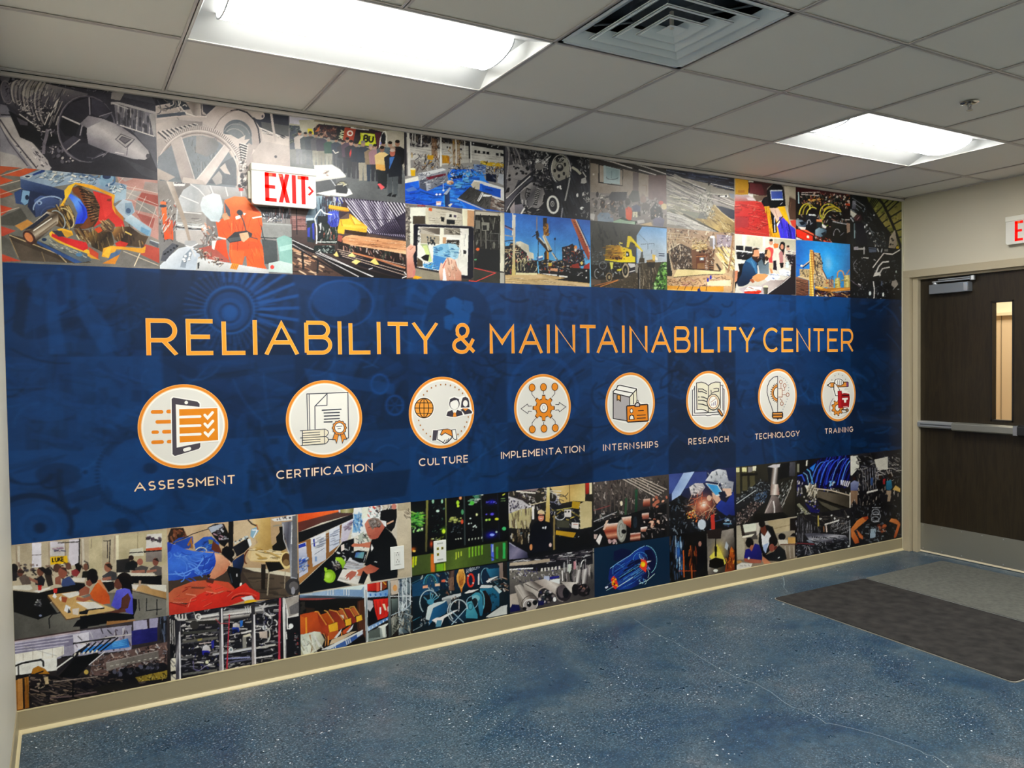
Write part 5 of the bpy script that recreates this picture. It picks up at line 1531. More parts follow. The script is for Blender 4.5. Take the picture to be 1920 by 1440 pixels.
ART[3,0] = ('photograph of a factory hall with a bright blue floor and a grey machine', '''
@ 750 230 8
g #b8b4ac,#8d8a88 0,100 0,700
p #2f2c30 60,110 1560,330 1600,420 1100,370 800,310 600,290 300,330 70,200
s 110 30,120 6,14 90,70 #7d7a7e;#1a181c;#c8c4c0;#4a464a;#988c80;#5a4c40 90,120 1000,260 1000,340 600,320 140,340
d 8 6,12 #f4f4f0 1000,230 1500,340 1480,390 1000,320
p #c6c2ba 130,370 590,380 590,540 140,560
p #bfbcb4 620,310 1030,350 1030,600 620,640
p #cbc8c0 1060,340 1560,420 1560,600 1060,560
s 40 100,300 4,7 6,4 #a8a49e;#dcd8d2 140,380 1030,400 1550,440 1550,560 140,500
p #1c1a1e 1115,410 1150,415 1148,455 1113,450
p #1c1a1e 1165,418 1200,423 1198,462 1163,458
p #1c1a1e 1240,428 1278,432 1276,470 1240,466
p #1c1a1e 1295,436 1338,442 1336,480 1295,474
p #1c1a1e 1435,452 1480,458 1478,500 1435,492
p #1c1a1e 1505,460 1560,468 1560,508 1505,500
p #2a262c 700,355 720,358 720,385 700,383
p #2a262c 735,358 760,360 760,392 735,390
p #2a262c 900,385 930,388 928,415 900,412
s 24 20,50 12,26 0,8 #2a262c;#4a444c 140,310 590,350 590,390 150,345
s 130 20,90 6,16 90,60 #5a5458;#2a262a;#a8a09c;#d8a030;#e8e4dc;#8a7058;#3a3a4a 140,460 600,480 600,700 900,640 1560,600 1560,720 900,700 200,720
r #8a6a4c 12 5 480,230 480,520 540,250 560,560
r #9a7a50 10 6 790,240 800,640 880,260 900,640
s 40 30,80 6,12 90,60 #c89a3c;#6a4c34;#a88458;#3a2a22 470,240 590,260 600,560 780,280 900,290 920,640 780,640 480,520
p #d8a42c 630,490 740,500 740,610 630,610
r #8a4c18 8 6 640,500 640,610 735,505 735,610
p #d0a02c 410,490 500,490 500,560 410,550
p #d8b028 1200,570 1560,620 1560,660 1330,650 1210,610
s 18 20,60 10,18 10,40 #2a262c;#f0d040;#f4f4f0 1200,570 1540,600 1540,650 1200,620
l #eceae2 24 610,180 612,660
l #e4e2da 18 835,230 845,620
l #d8d6ce 14 970,240 975,500
l #e4e2da 16 1058,250 1066,600
l #2a282e 26 1035,250 1040,540
p #d9d5cc 100,110 140,120 165,800 120,800
l #e8e4dc 16 320,180 315,360
l #d8d4cc 12 190,160 188,300
l #d8d4cc 14 222,170 224,300
p #3a3840 60,100 95,110 100,800 60,800
p #1f6ad8 75,900 270,870 700,800 760,700 1100,700 1560,1100 1560,1340 75,1210
G #1a50b8,#2a78e8,#3f8ef0 100,1200 900,750 75,900 300,880 740,820 930,720 1230,740 1300,900 1000,960 870,1130 1000,1280 80,1210
s 60 60,260 14,40 5,20 #2a68d8;#1c50c0;#4a90f0;#3a80ea/.6 80,920 700,900 900,760 1230,780 1000,980 880,1250 80,1200
s 16 40,120 16,36 0,20 #7cc0f8;#5aa8f4 760,1020 980,740 1130,760 1100,860 900,960 780,1100
h #6ab4ff/.5 780,1060 60,90
p #5878b8 75,1000 200,960 260,1010 120,1040
p #e4e2d4 75,850 270,800 280,870 75,910
p #e8b41c 155,700 230,700 225,800 165,800
e #f4ecc0 192,695 40,16
G #b8bac0,#7a7e88 300,720 500,980 270,760 640,680 690,700 730,880 450,1010 400,1030 290,960
p #d8dadc 280,760 640,685 690,710 380,800
p #7a2a3c 390,820 680,760 690,790 400,865
p #5a5e6c 290,870 360,850 440,880 440,1010 400,1030 290,980
p #a8acb8 380,880 460,870 460,1000 400,1030
s 60 20,70 5,12 -14,60 #e8e8ea;#3a3c48;#8a8e9a;#5a5e6a 290,760 690,720 720,870 440,1000 300,940
p #1a2a50 740,820 930,780 930,830 780,850
s 70 20,60 6,16 60,70 #141a2c;#3a4a70;#a8b0bc;#e0e0e0;#2a2a30 690,690 930,640 1100,640 1290,680 1280,760 930,830 740,850
p #7a90b8 1105,620 1290,640 1280,760 1105,720
s 20 20,80 8,14 8,20 #d0dcec;#3a4a78;#506aa8 1110,630 1290,650 1280,760 1110,740
p #14203c 1290,760 1450,780 1440,900 1290,870
s 50 20,60 8,14 80,60 #0e1018;#4a5a80;#e8e8e4;#8a8c94 1280,670 1560,680 1560,880 1450,860 1300,760
p #b0b4bc 1480,760 1550,780 1550,940 1460,900
p #b8a888 700,890 740,865 790,870 810,900 760,940 700,920
e #e8d0b8 745,890 46,24
s 6 30,50 8,14 10,20 #d88a60;#8a6040 700,880 800,880 790,920 710,920
l #b8ccec 10 645,900 648,1010
e #dce8f8 650,1015 18,14
e #fff 548,1078 18,14
e #fff 598,1076 18,14
p #f4e4dc 540,1180 620,1180 610,1240 540,1240
l #d06a50 10 550,1195 610,1190
G #2c3c60,#3a4c70 660,1080 750,1080 655,1080 740,1000 750,1260 680,1260
p #a8b4c8 650,1070 740,970 765,985 700,1080
l #5ab0f0 10 665,1090 660,1260
p #dcd4bc 720,1240 760,1210 790,1215 750,1265
p #e4e4e4 1110,860 1200,870 1560,980 1560,1200 1380,1110 1380,1000 1230,920 1150,900 1060,940
p #1a5cc0 1220,930 1510,1000 1510,1130 1240,1050
p #144898 1280,985 1390,1005 1385,1030 1280,1010
p #c4bca8 1110,880 1200,900 1190,1010 1100,990 1060,930
G #3c3c3c,#5a5856 1000,960 1300,1200 870,1130 1050,960 1190,1020 1380,1080 1350,1300 1280,1300
s 40 30,110 5,12 -60,30 #2a2a2a;#6a6866;#4c4a48 900,1120 1060,980 1360,1090 1340,1280
l #c8c4bc 14 860,1140 1290,1320
l #f4f4ee 34 1240,1050 1170,1180
l #2a2a2c 6 1230,1060 1170,1170
p #f4f4ee 1250,1070 1380,1090 1340,1110 1240,1110
l #1a1a1c 20 1180,1200 1220,1150
p #7c6c64 1370,1110 1560,1180 1560,1340 1350,1300
s 30 40,120 8,16 25,20 #e8e4dc;#2a262a;#b0a49c 1380,1120 1560,1190 1560,1330 1370,1290
n .05 3
''')
ART[3,1] = ('photograph of hands holding a tablet that shows a blue machine', '''
@ 750 370 8
g #aaa294,#4a4540 700,200 900,1280
p #7a7470 80,100 400,130 1130,190 1560,230 1560,420 900,420 80,400
l #8a2a3c 18 260,125 380,130
p #c8c0ae 420,150 930,230 930,440 420,420
s 20 60,200 4,8 3,4 #b0a894;#dcd4c4 430,170 920,240 920,420 430,400
p #e06a38 430,155 480,160 480,210 430,200
p #16141a 735,250 778,254 776,300 735,296
p #6a5c6c 800,260 845,264 845,306 800,300
p #d8d2c2 690,230 860,240 855,340 680,320
p #16141a 738,252 776,256 774,298 738,294
p #5c5060 802,262 842,266 842,304 802,298
p #1a1a1e 610,290 665,300 660,370 615,360
p #23262c 700,330 825,340 820,405 695,400
l #3a3438 10 650,160 930,240
p #4c443a 150,150 190,250 400,270 400,400 150,400
p #dcdccc 150,150 410,150 410,400 380,390 380,280 190,280 190,400 150,400
p #cfc8b0 380,160 425,160 425,410 385,400
G #f0eccc,#e6dcbc 940,200 1010,200 930,175 1010,180 1010,430 935,430
p #cfa07c 1010,190 1110,190 1110,440 1010,430
p #f4f0e0 935,172 1120,186 1120,200 935,190
p #c9c0ae 1130,210 1510,240 1500,280 1130,260
p #2a2826 1130,265 1500,280 1500,1280 1110,1240 1110,440
s 80 40,140 8,22 88,20 #4a4844;#1a1a1a;#6a6862;#34342e;#8a8a80 1130,280 1500,290 1500,760 1130,800
p #8f8e84 1220,370 1340,380 1335,500 1230,500
p #2a2a2a 1235,420 1300,420 1300,490 1240,490
p #7c7a72 1130,340 1200,350 1200,480 1130,470
l #8a8880 10 1210,470 1215,740
l #8a8880 12 1285,500 1290,770
l #6a6a68 8 1340,540 1480,545 1480,760
l #6a6a68 6 1180,640 1480,655
p #1a1c20 1200,770 1500,790 1500,1120 1120,1050
e #d8693c 1165,780 26,22
e #5a9a70 1130,935 20,12
p #40403a 1110,1060 1500,1120 1500,1290 1110,1250
l #e0504c 12 1110,1060 1430,1135 1140,1262 1030,1248
G #ece6cc,#d8d0b8 1500,300 1565,300 1505,235 1565,240 1560,1120 1500,1110
p #bcb8ac 1500,1130 1565,1130 1565,1290 1500,1285
l #1c1c20 16 1500,1115 1560,1125
p #dcdccc 150,400 200,400 195,740 150,730
s 30 30,90 8,20 60,60 #3a3438;#b8b0a4;#6a6258 80,130 150,150 150,700 90,640
p #938c7c 200,1060 600,1140 620,1240 200,1220
p #e0a020 210,1170 340,1200 260,1225 190,1215
p #16162a 205,420 230,400 1060,440 1105,470 1095,1200 1060,1225 920,1215 880,1180 240,1060 205,1040
l #5a5a6a 6 215,402 1070,437 1108,470
p #e8e4da 272,440 1030,470 1010,1175 900,1160 250,1045
G #b0a89c,#8a8478 300,450 900,600 290,445 900,470 900,570 720,560 300,560
p #a89e8c 310,540 590,580 590,700 520,700 310,690
l #5a5450 8 320,470 590,560
p #6a625a 340,460 600,470 590,560
s 20 30,90 6,12 25,10 #4a4440;#c8c0b0 700,470 900,500 900,560 720,540
p #f0ecd8 600,455 660,458 655,705 595,700
p #c89c78 640,600 690,600 690,700 640,690
p #f4f2ea 700,590 905,610 905,640 700,620
p #3a3430 700,640 890,640 880,760 700,690
s 20 20,60 6,14 10,50 #14120e;#c8c8c0;#6a5c50 700,640 890,650 880,740 700,690
s 30 16,40 8,16 80,50 #1a1a1e;#f4f4f0 270,470 310,480 300,700 270,690
s 20 20,50 12,20 80,40 #1c2430;#3a4450;#0e1014 410,600 540,600 540,720 420,700
p #f2f0e4 910,565 1025,575 1015,1000 880,1080
s 10 60,160 4,6 90,3 #c8c8c0;#dcdcd4 910,580 1020,590 1000,1000 890,1050
p #1a1a1e 950,790 995,800 990,850 950,850
p #86b8d8 500,740 620,700 760,690 890,760 870,900 780,960 500,860
p #a6d0e4 720,700 830,700 890,770 860,920 760,920
p #4a84c0 495,860 720,920 800,960 700,1100 490,1080
s 24 40,110 6,12 8,14 #5a98c8;#b4dcec;#3a70a8 510,750 860,760 840,920 520,880
e #5a90b8 610,770 34,30
p #a8b48c 300,700 400,700 420,720 480,960 440,960 380,800
p #c8d890 340,730 400,720 480,960 430,970
p #1e1a1c 380,860 440,860 420,960 350,940 310,900
p #5aa0d8 340,1000 500,980 500,1090 360,1050
s 24 20,60 6,12 -30,40 #d8f080;#8ac8f0;#3a80c0;#e8f4f8 340,960 560,980 560,1080 350,1040
p #5c5040 260,900 340,960 340,1040 250,1040
G #e8b8a4,#c88c7c 120,740 200,1000 95,760 160,700 190,720 230,730 235,800 190,880 215,1020 230,1090 200,1200 110,1210
p #e8a890 150,720 200,740 150,790 110,780
l #b87a70 8 150,790 200,740
p #c8807c 195,1100 235,1090 220,1180 190,1210
G #f0c8b0,#c8907c 700,920 880,1200 580,1110 610,980 640,1000 690,920 740,900 830,940 860,1050 920,1130 920,1250 600,1240
l #b87868 10 770,940 780,1020 830,1060
l #b87868 10 830,960 850,1040
l #c04848 10 690,950 640,1060
p #f4f8fc 645,1080 670,1060 700,1250 640,1245
s 12 50,110 12,20 70,12 #f4d0b8;#d8a08c 700,930 850,980 900,1200 720,1180
n .04 3
''')
ART[4,0] = ('dark grey photograph of an engine bay with pulleys and an alternator', '''
@ 940 260 9
g #33333a,#26262c 0,100 1500,1300
p #5c5a60 60,120 240,160 480,300 520,560 330,700 220,820 60,980
p #8c8888 100,400 260,430 430,440 500,560 340,700 100,680
p #8c8888 100,680 280,700 230,830 60,1100
G #6a686e,#4a484e 60,120 240,400 60,110 230,150 260,420 100,460
r #1c1b20 40 4 200,280 260,420 400,330 430,470
s 50 40,160 8,18 70,14 #b8b2b0;#1a1a1e;#6c6a70;#3a3a40 80,130 460,180 480,450 200,440
l #a8a4a4 14 90,120 130,240 120,420 90,680
l #9a9696 20 230,150 290,260 330,420
l #8a8688 16 440,160 500,230
d 16 12,28 #1a1a1e;#26252a 120,460 480,500 460,640 300,640 140,780
p #1c1b22 60,920 110,820 140,830 130,900
s 120 20,80 8,20 20,70 #c8c4c2;#16161a;#6a686c;#e8e4e0;#3c3c42;#8e8a8c 480,200 800,230 800,520 640,560 480,520
q 20 60,140 10,18 5,30 #d8d4d0;#9a9698;#ecebe6 500,330 790,340 790,520 560,540
e #84807e 640,470 80,60
p #24232a 520,560 700,560 730,700 560,720
s 40 20,60 8,16 60,60 #8e8a8c;#16161a;#d8d4d0;#54525a 530,560 840,560 830,720 560,700
G #7e7a80,#3a3a42,#5c5a62 350,700 420,780 60,1020 240,830 480,620 540,660 520,700 420,760 300,880 100,1140 60,1240
l #d0ccc8 16 80,1010 280,820 490,630
l #b0acb0 10 90,1180 240,980 400,820
l #e8e4e0 10 80,1230 160,1080
G #b0acaa,#5a585c,#8c8888 330,900 620,1100 320,900 400,820 500,740 620,740 700,820 740,960 700,1100 620,1180 420,1140 330,1080 320,960
p #7a7676 320,900 420,830 400,960 430,1060 340,1010
l #3a3a3e 16 430,830 400,960 440,1080
s 14 24,40 16,22 20,20 #1c1c20 430,840 500,850 470,1010 430,1000
r #15151a 24 9 590,850 650,880 540,1100 600,1115
r #c8c4c0 8 9 590,830 655,860 535,1080 600,1095
d 6 16,28 #1c1c20 500,760 560,760 700,820 680,830
p #9a9694 700,930 740,940 720,1080 680,1090
p #1a1a1e 715,950 740,940 725,1060 690,1080
l #dcd8d4 12 350,1030 360,1110 410,1110 415,1040
s 30 30,90 10,20 10,50 #b8b4ae;#54525a;#1c1c22;#e8e2d8 260,1080 640,1160 740,1280 380,1290
l #f0ece4 30 390,1170 330,1270
p #7c7880 220,1120 350,1100 380,1170 300,1270 220,1270
p #a89c9c 140,1180 220,1060 230,1260 160,1260
p #1a1a1e 720,760 860,740 900,900 780,880
s 16 30,80 8,16 10,50 #6a686c;#a09c9c;#1c1c20 650,740 870,750 880,880 740,860
e #15151c 990,500 205,290 -6
e #77757c 1000,510 185,268 -4
e #1d1c24 990,500 170,250 -4
G #b8b4a8,#8c8880 1000,280 1000,740 850,420 920,320 1000,290 1100,340 1150,460 1150,620 1090,720 1010,740 900,680 850,560
o #dcd8cc 12 1005,520 160,246 -4 
e #24232a 985,350 70,60
d 16 8,14 #e8e4dc;#5a585c 930,310 1050,310 1040,400 930,390
e #24232a 900,540 22,32
e #24232a 970,632 22,32
e #24232a 1054,590 22,32
e #24232a 1070,438 22,34
o #8a867e 12 985,470 72,80
e #2a2930 985,490 60,62
e #7c7a78 985,470 34,34
e #c8c4bc 980,465 16,18
p #34353c 880,760 1160,640 1200,560 1500,760 1500,1370 1040,1330 900,900
s 40 120,400 14,30 72,10 #2a2b32;#3e4048;#4a4c54;#24252a 900,820 1240,600 1480,800 1480,1340 1050,1300
l #a8a6a4 24 1155,660 1130,800 1075,1050
l #96949a 20 1030,1170 1010,1340
l #8d8b8e 24 1230,270 1190,440
p #24252c 1160,260 1500,310 1500,760 1360,600 1200,470
s 50 20,70 8,14 70,50 #6c6a70;#aaa8a8;#17171c;#4a4a50;#8c8a8a 1230,280 1500,320 1490,560 1340,560
l #bab6a6 42 1190,480 1270,530 1340,600
l #c8c4c0 18 1370,560 1430,650
p #c0bcb8 1350,680 1420,650 1440,740 1400,760 1340,750
d 4 12,20 #f4f2ee 930,790 1010,840 1000,850 940,830
e #f0eee8 990,815 16,30
e #eceae6 1282,955 18,34
e #eceae6 1378,940 16,30
e #f0eee6 1360,1175 34,26
e #2a2a30 1378,1182 14,12
s 30 20,60 6,12 40,70 #c8c4bc;#7c7a7c;#e8e4da 1340,900 1500,900 1480,1080 1400,1060
s 10 20,60 6,10 70,40 #a8a6a4;#e0dcd4 1230,1280 1480,1180 1480,1360
e #2b2a30 860,1110 150,190
o #e4e2da 34 870,1115 88,140 -6 
e #34343c 870,1110 70,120 -6
e #9a9896 860,1100 34,50
e #3a3a40 862,1102 20,30
e #b8b6b2 862,1102 9,14
n .06 3
''')
ART[4,1] = ('photograph of cranes lifting a beam at an oil plant under a blue sky', '''
@ 940 390 9
g #3d6ec4,#4a8ad8,#6cb4e8 900,100 900,900
p #c9a878 50,1130 600,1100 1490,1200 1490,1340 50,1280
G #cdae7e,#d8bc94 50,1150 1400,1330 50,1140 640,1130 900,1210 1200,1250 1490,1290 1490,1335 50,1275
s 20 100,300 5,10 4,4 #b89868;#e4cca4 60,1160 800,1200 1300,1300 100,1260
p #dcd6c0 250,570 320,560 460,630 470,740 540,760 550,860 250,820
p #cfc9b4 330,590 460,640 460,740 330,700
p #1e1c22 55,600 190,600 250,620 430,760 440,900 600,880 620,1110 60,1130
s 170 20,80 6,16 90,60 #e8dcb0;#16141a;#8a7a58;#c84050;#d8c890;#5a4a40;#f0e8c8;#3a4a5c 60,640 280,660 440,840 610,880 610,1100 70,1110
s 30 60,160 6,12 4,10 #e8dcb8;#2a2428;#b89a70 55,540 210,560 300,660 300,780 60,760
r #d8cfa0 10 3 270,870 275,1060 380,880 385,1060
o #e8dcb0 12 290,900 30,50 0 180,360
o #e8dcb0 12 375,900 30,50 0 180,360
o #e8dcb0 12 465,890 30,50 0 180,360
G #e8e4dc,#c8bca0,#d8c078 210,120 210,1140 190,110 240,120 230,700 235,1135 175,1135 195,600
l #f0ece0 14 190,90 186,460
l #4a2a2a 16 55,295 200,360
l #c87a60 10 60,320 190,380
l #b8a888 14 60,460 190,480
l #2a2838 14 60,560 200,545
p #6ab0e8 60,600 150,590 130,640 70,640
p #e4d8a8 240,1090 600,1100 600,1130 240,1130
l #9a8a78 14 598,145 596,400
p #2c2830 575,400 620,380 640,480 590,500
l #2c2c38 14 640,440 560,460 520,490
p #3b302c 700,170 765,165 770,280 700,280
G #3a2c28,#c89038 710,260 800,300 700,260 790,260 800,470 710,470
s 24 30,60 8,18 -60,40 #e8b04c;#5a3a20;#8a6030 730,270 790,280 795,460 740,460
p #d89a30 750,700 800,720 800,900 760,920
p #2a2430 720,760 760,700 770,920 730,900
p #3a3030 580,480 620,490 860,720 840,740 790,750 590,520
p #c8bea4 690,470 730,450 850,700 830,720 760,640
l #efe6cc 16 700,480 800,720
l #efe6cc 14 640,500 730,600
l #4a3a30 12 590,500 740,680
l #b8a078 12 720,480 850,730
l #26222a 20 790,730 850,720
l #d8ccb0 22 850,750 1080,1090
l #3a3430 8 870,760 1095,1080
l #2c3040 12 622,560 618,900
l #3c5a98 8 815,180 820,440
e #1a2440 903,522 16,20
l #3a5a90 5 903,540 905,840
p #4a6aa0 590,830 640,820 700,790 700,870 600,880
p #e8eae8 620,820 700,800 700,830 630,850
p #18161c 620,900 760,860 900,900 1000,880 1200,900 1200,1050 1490,1060 1490,1270 900,1210 1100,1180 640,1110
s 90 20,80 8,18 30,60 #0e0c12;#3a3a44;#e8e4dc;#c8a050;#5a6a80;#d86a40 620,880 1200,880 1180,1060 1000,1080 650,1060
p #d8b84c 790,920 850,930 850,980 790,980
p #e0a07c 820,1020 950,1020 950,1070 830,1060
p #f0ece0 640,1100 780,1110 940,1125 940,1150 780,1130
p #f4f0e4 970,1135 1150,1155 1130,1175 970,1160
p #22222c 1020,660 1120,640 1200,600 1260,700 1380,720 1400,980 1030,960
s 100 20,70 8,18 70,60 #14141c;#4a5a78;#8a90a0;#c87048;#e8dcd0;#3a4258;#a83c30 1020,660 1260,640 1390,740 1480,900 1450,1040 1040,1000
e #ef9a60 1252,670 26,40
e #f4e4d0 1250,710 22,26
p #9a3c2c 1180,960 1300,930 1320,1000 1300,1030 1200,1010
p #a8382c 1390,980 1490,920 1490,1040 1380,1040
e #f0d880 1355,930 20,30
p #14161c 1100,1000 1490,1030 1490,1270 1120,1200
s 20 20,60 8,14 10,40 #3a3c44;#0a0a0e;#e8e8e4 1110,1010 1480,1050 1480,1200 1120,1180
e #f4f2ec 1432,1060 14,14
e #f4f2ec 1432,1175 12,14
G #c07048,#a0503c 1200,200 1450,800 1170,190 1250,190 1490,700 1490,860 1470,880 1380,700 1270,440
l #efdcc4 14 1255,200 1400,520 1490,740
l #2a2430 10 1275,215 1490,660
r #5a2a22 10 12 1215,230 1250,260 1420,640 1450,650
l #e8704c 12 1450,640 1485,800
l #1c2030 14 1300,520 1340,700 1400,920
l #1c2030 12 1340,700 1400,720
n .05 3
''')
ART[5,0] = ('hazy photograph of a classroom with a projector screen and seated people', '''
@ 1100 290 10.286
g #857a70,#8c8480,#8f8a86 0,0 0,1300
p #45403e 70,60 1550,230 1550,400 1180,400 700,300 70,160
p #a09488 80,160 700,280 1190,390 1190,820 80,720
p #7c6a68 1190,390 1550,400 1550,980 1190,850
l #9a8c80 8 220,200 215,600
l #8a7c72 8 890,340 890,700
p #766a68 890,330 1000,350 1000,760 890,720
l #e8e0dc 20 170,65 520,150 880,265
l #e8e0dc 20 1000,290 1340,392
l #e8e0dc 20 850,160 1200,260 1545,380
l #2a2826 26 910,250 1000,290
p #1e1c1c 225,180 700,290 690,610 225,545
p #a89c90 245,200 690,300 685,595 245,525
p #afc0c2 325,205 645,285 640,580 325,545
p #9fb4b8 370,240 620,300 610,480 370,450
o #6a7478 14 490,440 110,40 0 0,200
l #7c8c90 10 480,320 475,460
l #8c7c6c 12 1065,590 1150,590 1145,770
e #d8ccc4 130,380 20,20
s 80 20,90 16,50 90,30 #5a5654;#a8a09a;#3c3a3c;#c8c0b8;#77706c;#8a7e76 90,740 420,760 800,700 1040,760 1540,900 1540,1180 90,1120
p #4a4a4c 420,800 480,720 780,720 760,880 560,900 440,880
p #5c5c58 800,820 880,690 1000,700 1030,900 880,920
s 24 30,80 8,20 0,20 #e0d8cc;#a49c90;#504c4c 270,780 420,800 420,880 280,880
e #3c3436 205,770 26,56
e #4c4440 310,950 50,90
p #8c98a6 200,1180 260,1120 420,1120 500,1200 520,1290 220,1300
e #4a4446 500,960 50,90
p #5c5c5c 440,1000 560,960 560,1120 480,1110
e #5c504c 660,930 46,60
p #5a5c5e 600,1020 700,960 740,1060 740,1220 620,1200
e #4e4a44 790,910 54,70
p #d9623c 745,1040 800,1000 860,1030 880,1120 860,1260 760,1280
p #5a5e72 870,1000 960,960 1040,1010 1030,1100 900,1100
p #d8d4b8 890,1100 980,1110 980,1210 890,1200
e #8c7c74 1090,860 60,70
p #6a6460 1050,960 1140,920 1230,980 1190,1100 1060,1080
p #4c4c4c 1220,1060 1330,920 1440,1040 1470,1260 1240,1250
e #c06a60 1430,930 46,40
e #c8b890 1490,1000 56,60
p #7c7a88 1270,1250 1400,1180 1500,1260 1470,1390 1290,1370
p #3c4c44 600,1250 700,1200 800,1260 980,1290 930,1360 480,1310
p #a4bca4 480,1300 640,1240 780,1280 930,1290 930,1350 700,1340
p #c8c4c0 970,1270 1100,1250 1120,1310 990,1330
p #c8b090 1020,1350 1240,1300 1270,1370 1060,1380
s 60 16,50 8,20 80,40 #e8e4dc;#c8a088;#38383c;#b0a8a4;#d8d0c4 90,900 1540,920 1540,1200 90,1250
p #c8c4c0 70,1130 160,1150 140,1270 70,1230
n .05 3
''')
ART[5,1] = ('photograph of a yellow excavator standing on railway track', '''
@ 1100 410 10.286
g #4c4c48,#5c5a56 0,100 900,1200
p #6d96c8 1070,150 1540,190 1540,860 960,860 960,330
G #7aa2d0,#a8bcd0,#b4bcc4 1200,180 1200,800 1070,150 1540,190 1540,860 980,860 960,330
l #5c5c64 5 1000,290 1170,460
l #54565c 7 1050,495 1300,480
l #54565c 7 1180,490 1180,590
l #60646a 6 1300,480 1300,520
l #6a6c70 8 1250,600 1250,680
s 20 60,200 20,40 80,20 #404440;#585850 80,100 900,200 800,480 100,600
s 60 14,40 8,18 50,60 #6a7474;#30383c;#8a9090 100,620 380,640 380,900 100,900
p #50483c 60,1150 1000,1000 1000,860 1540,830 1540,1380 60,1330
s 150 14,60 6,12 30,60 #8c8070;#3a342c;#a89c8c;#6a5e50;#4c4a44 600,1050 1000,1000 1280,900 1300,1360 300,1330
s 60 80,240 5,9 80,14 #3c3830;#a89c88;#5c5648 1000,900 1330,900 1280,1360 1000,1350
G #5a7848,#6a9850,#405838 1500,850 1300,1360 1440,850 1540,830 1540,1370 1260,1360 1330,1150
d 90 14,34 #7cac5c;#3a5430;#a4c888;#4c7040;#28402a 1440,860 1530,840 1530,1360 1270,1350 1340,1150
p #34302c 60,880 200,900 450,850 940,850 980,960 700,1160 200,1180 60,1100
s 90 20,80 8,18 30,70 #12141a;#7c8088;#b8bcbc;#44484c;#23262c 180,860 900,860 930,1040 240,1150
o #8a8c90 10 310,900 70,70
o #a8a8a8 12 210,1060 60,90 0 90,270
G #d8a020,#f4d82c 370,600 900,600 370,520 480,510 640,520 860,600 880,720 930,740 930,830 640,840 350,790
G #7a6a30,#d89c28 350,600 640,700 370,525 640,520 700,760 640,800 350,780
s 24 60,160 16,30 2,6 #b8862c;#d8a840;#8a6a34 380,540 690,560 700,770 380,760
p #f4dc28 350,790 640,800 930,800 930,840 640,842 350,800
r #3a2a14 14 4 710,590 730,600 710,770 730,780
d 8 12,26 #4a2414 400,740 690,690 690,790 400,770
p #24242a 755,630 810,640 825,730 755,735
p #d8d8d8 760,660 790,670 800,710 765,710
p #f4dc30 860,600 880,720 840,740 830,640
p #e8cc24 790,330 850,340 1010,530 1080,620 1070,650 970,560 840,440 810,560 765,550
l #8a7414 8 850,430 1060,640
p #3a3420 870,450 930,490 930,520 860,470
l #e8e4d8 12 1000,580 1080,655
p #efe04c 625,450 690,470 690,490 655,490 650,530 630,520
s 18 20,50 8,14 40,50 #c8a0a0;#3a3440;#e8e0c8 450,470 740,470 740,560 450,510
p #6a6a68 1050,640 1080,640 1100,840 1020,840
p #4c4438 1020,760 1110,760 1110,850 1000,850
e #8c7c64 430,1130 62,92
e #34302c 432,1130 44,70
e #a09070 434,1130 22,36
e #b4a48c 750,1000 66,140
e #1c1c20 745,1000 46,100
e #6c685c 745,1005 20,50
p #d0cccc 790,860 930,870 940,940 850,960 810,900
p #383840 810,960 960,920 970,1010 830,1060
l #e4e0dc 16 820,1030 930,1000
e #8c8880 965,960 34,90
p #e8e470 440,840 510,840 500,960 470,980
p #d8cc3c 580,980 680,960 660,1010 590,1010
l #9c6c48 20 150,1290 420,1230 610,1180
l #d88c4c 14 260,1310 600,1190
p #6c5c50 60,1160 270,1190 270,1250 60,1290
l #1c1c1e 26 1000,940 1000,1350
l #c8c4bc 8 1020,940 1022,1350
l #3c3c38 20 1240,900 1240,1340
p #8c7450 1150,800 1320,780 1320,840 1160,840
p #e8c470 1260,690 1330,700 1310,820 1270,800
p #34302c 1150,840 1320,840 1300,960 1180,930
p #f0ece4 1320,720 1370,760 1360,810 1320,790
r #22284a 16 2 1390,675 1500,680 1390,715 1500,720
n .05 3
''')
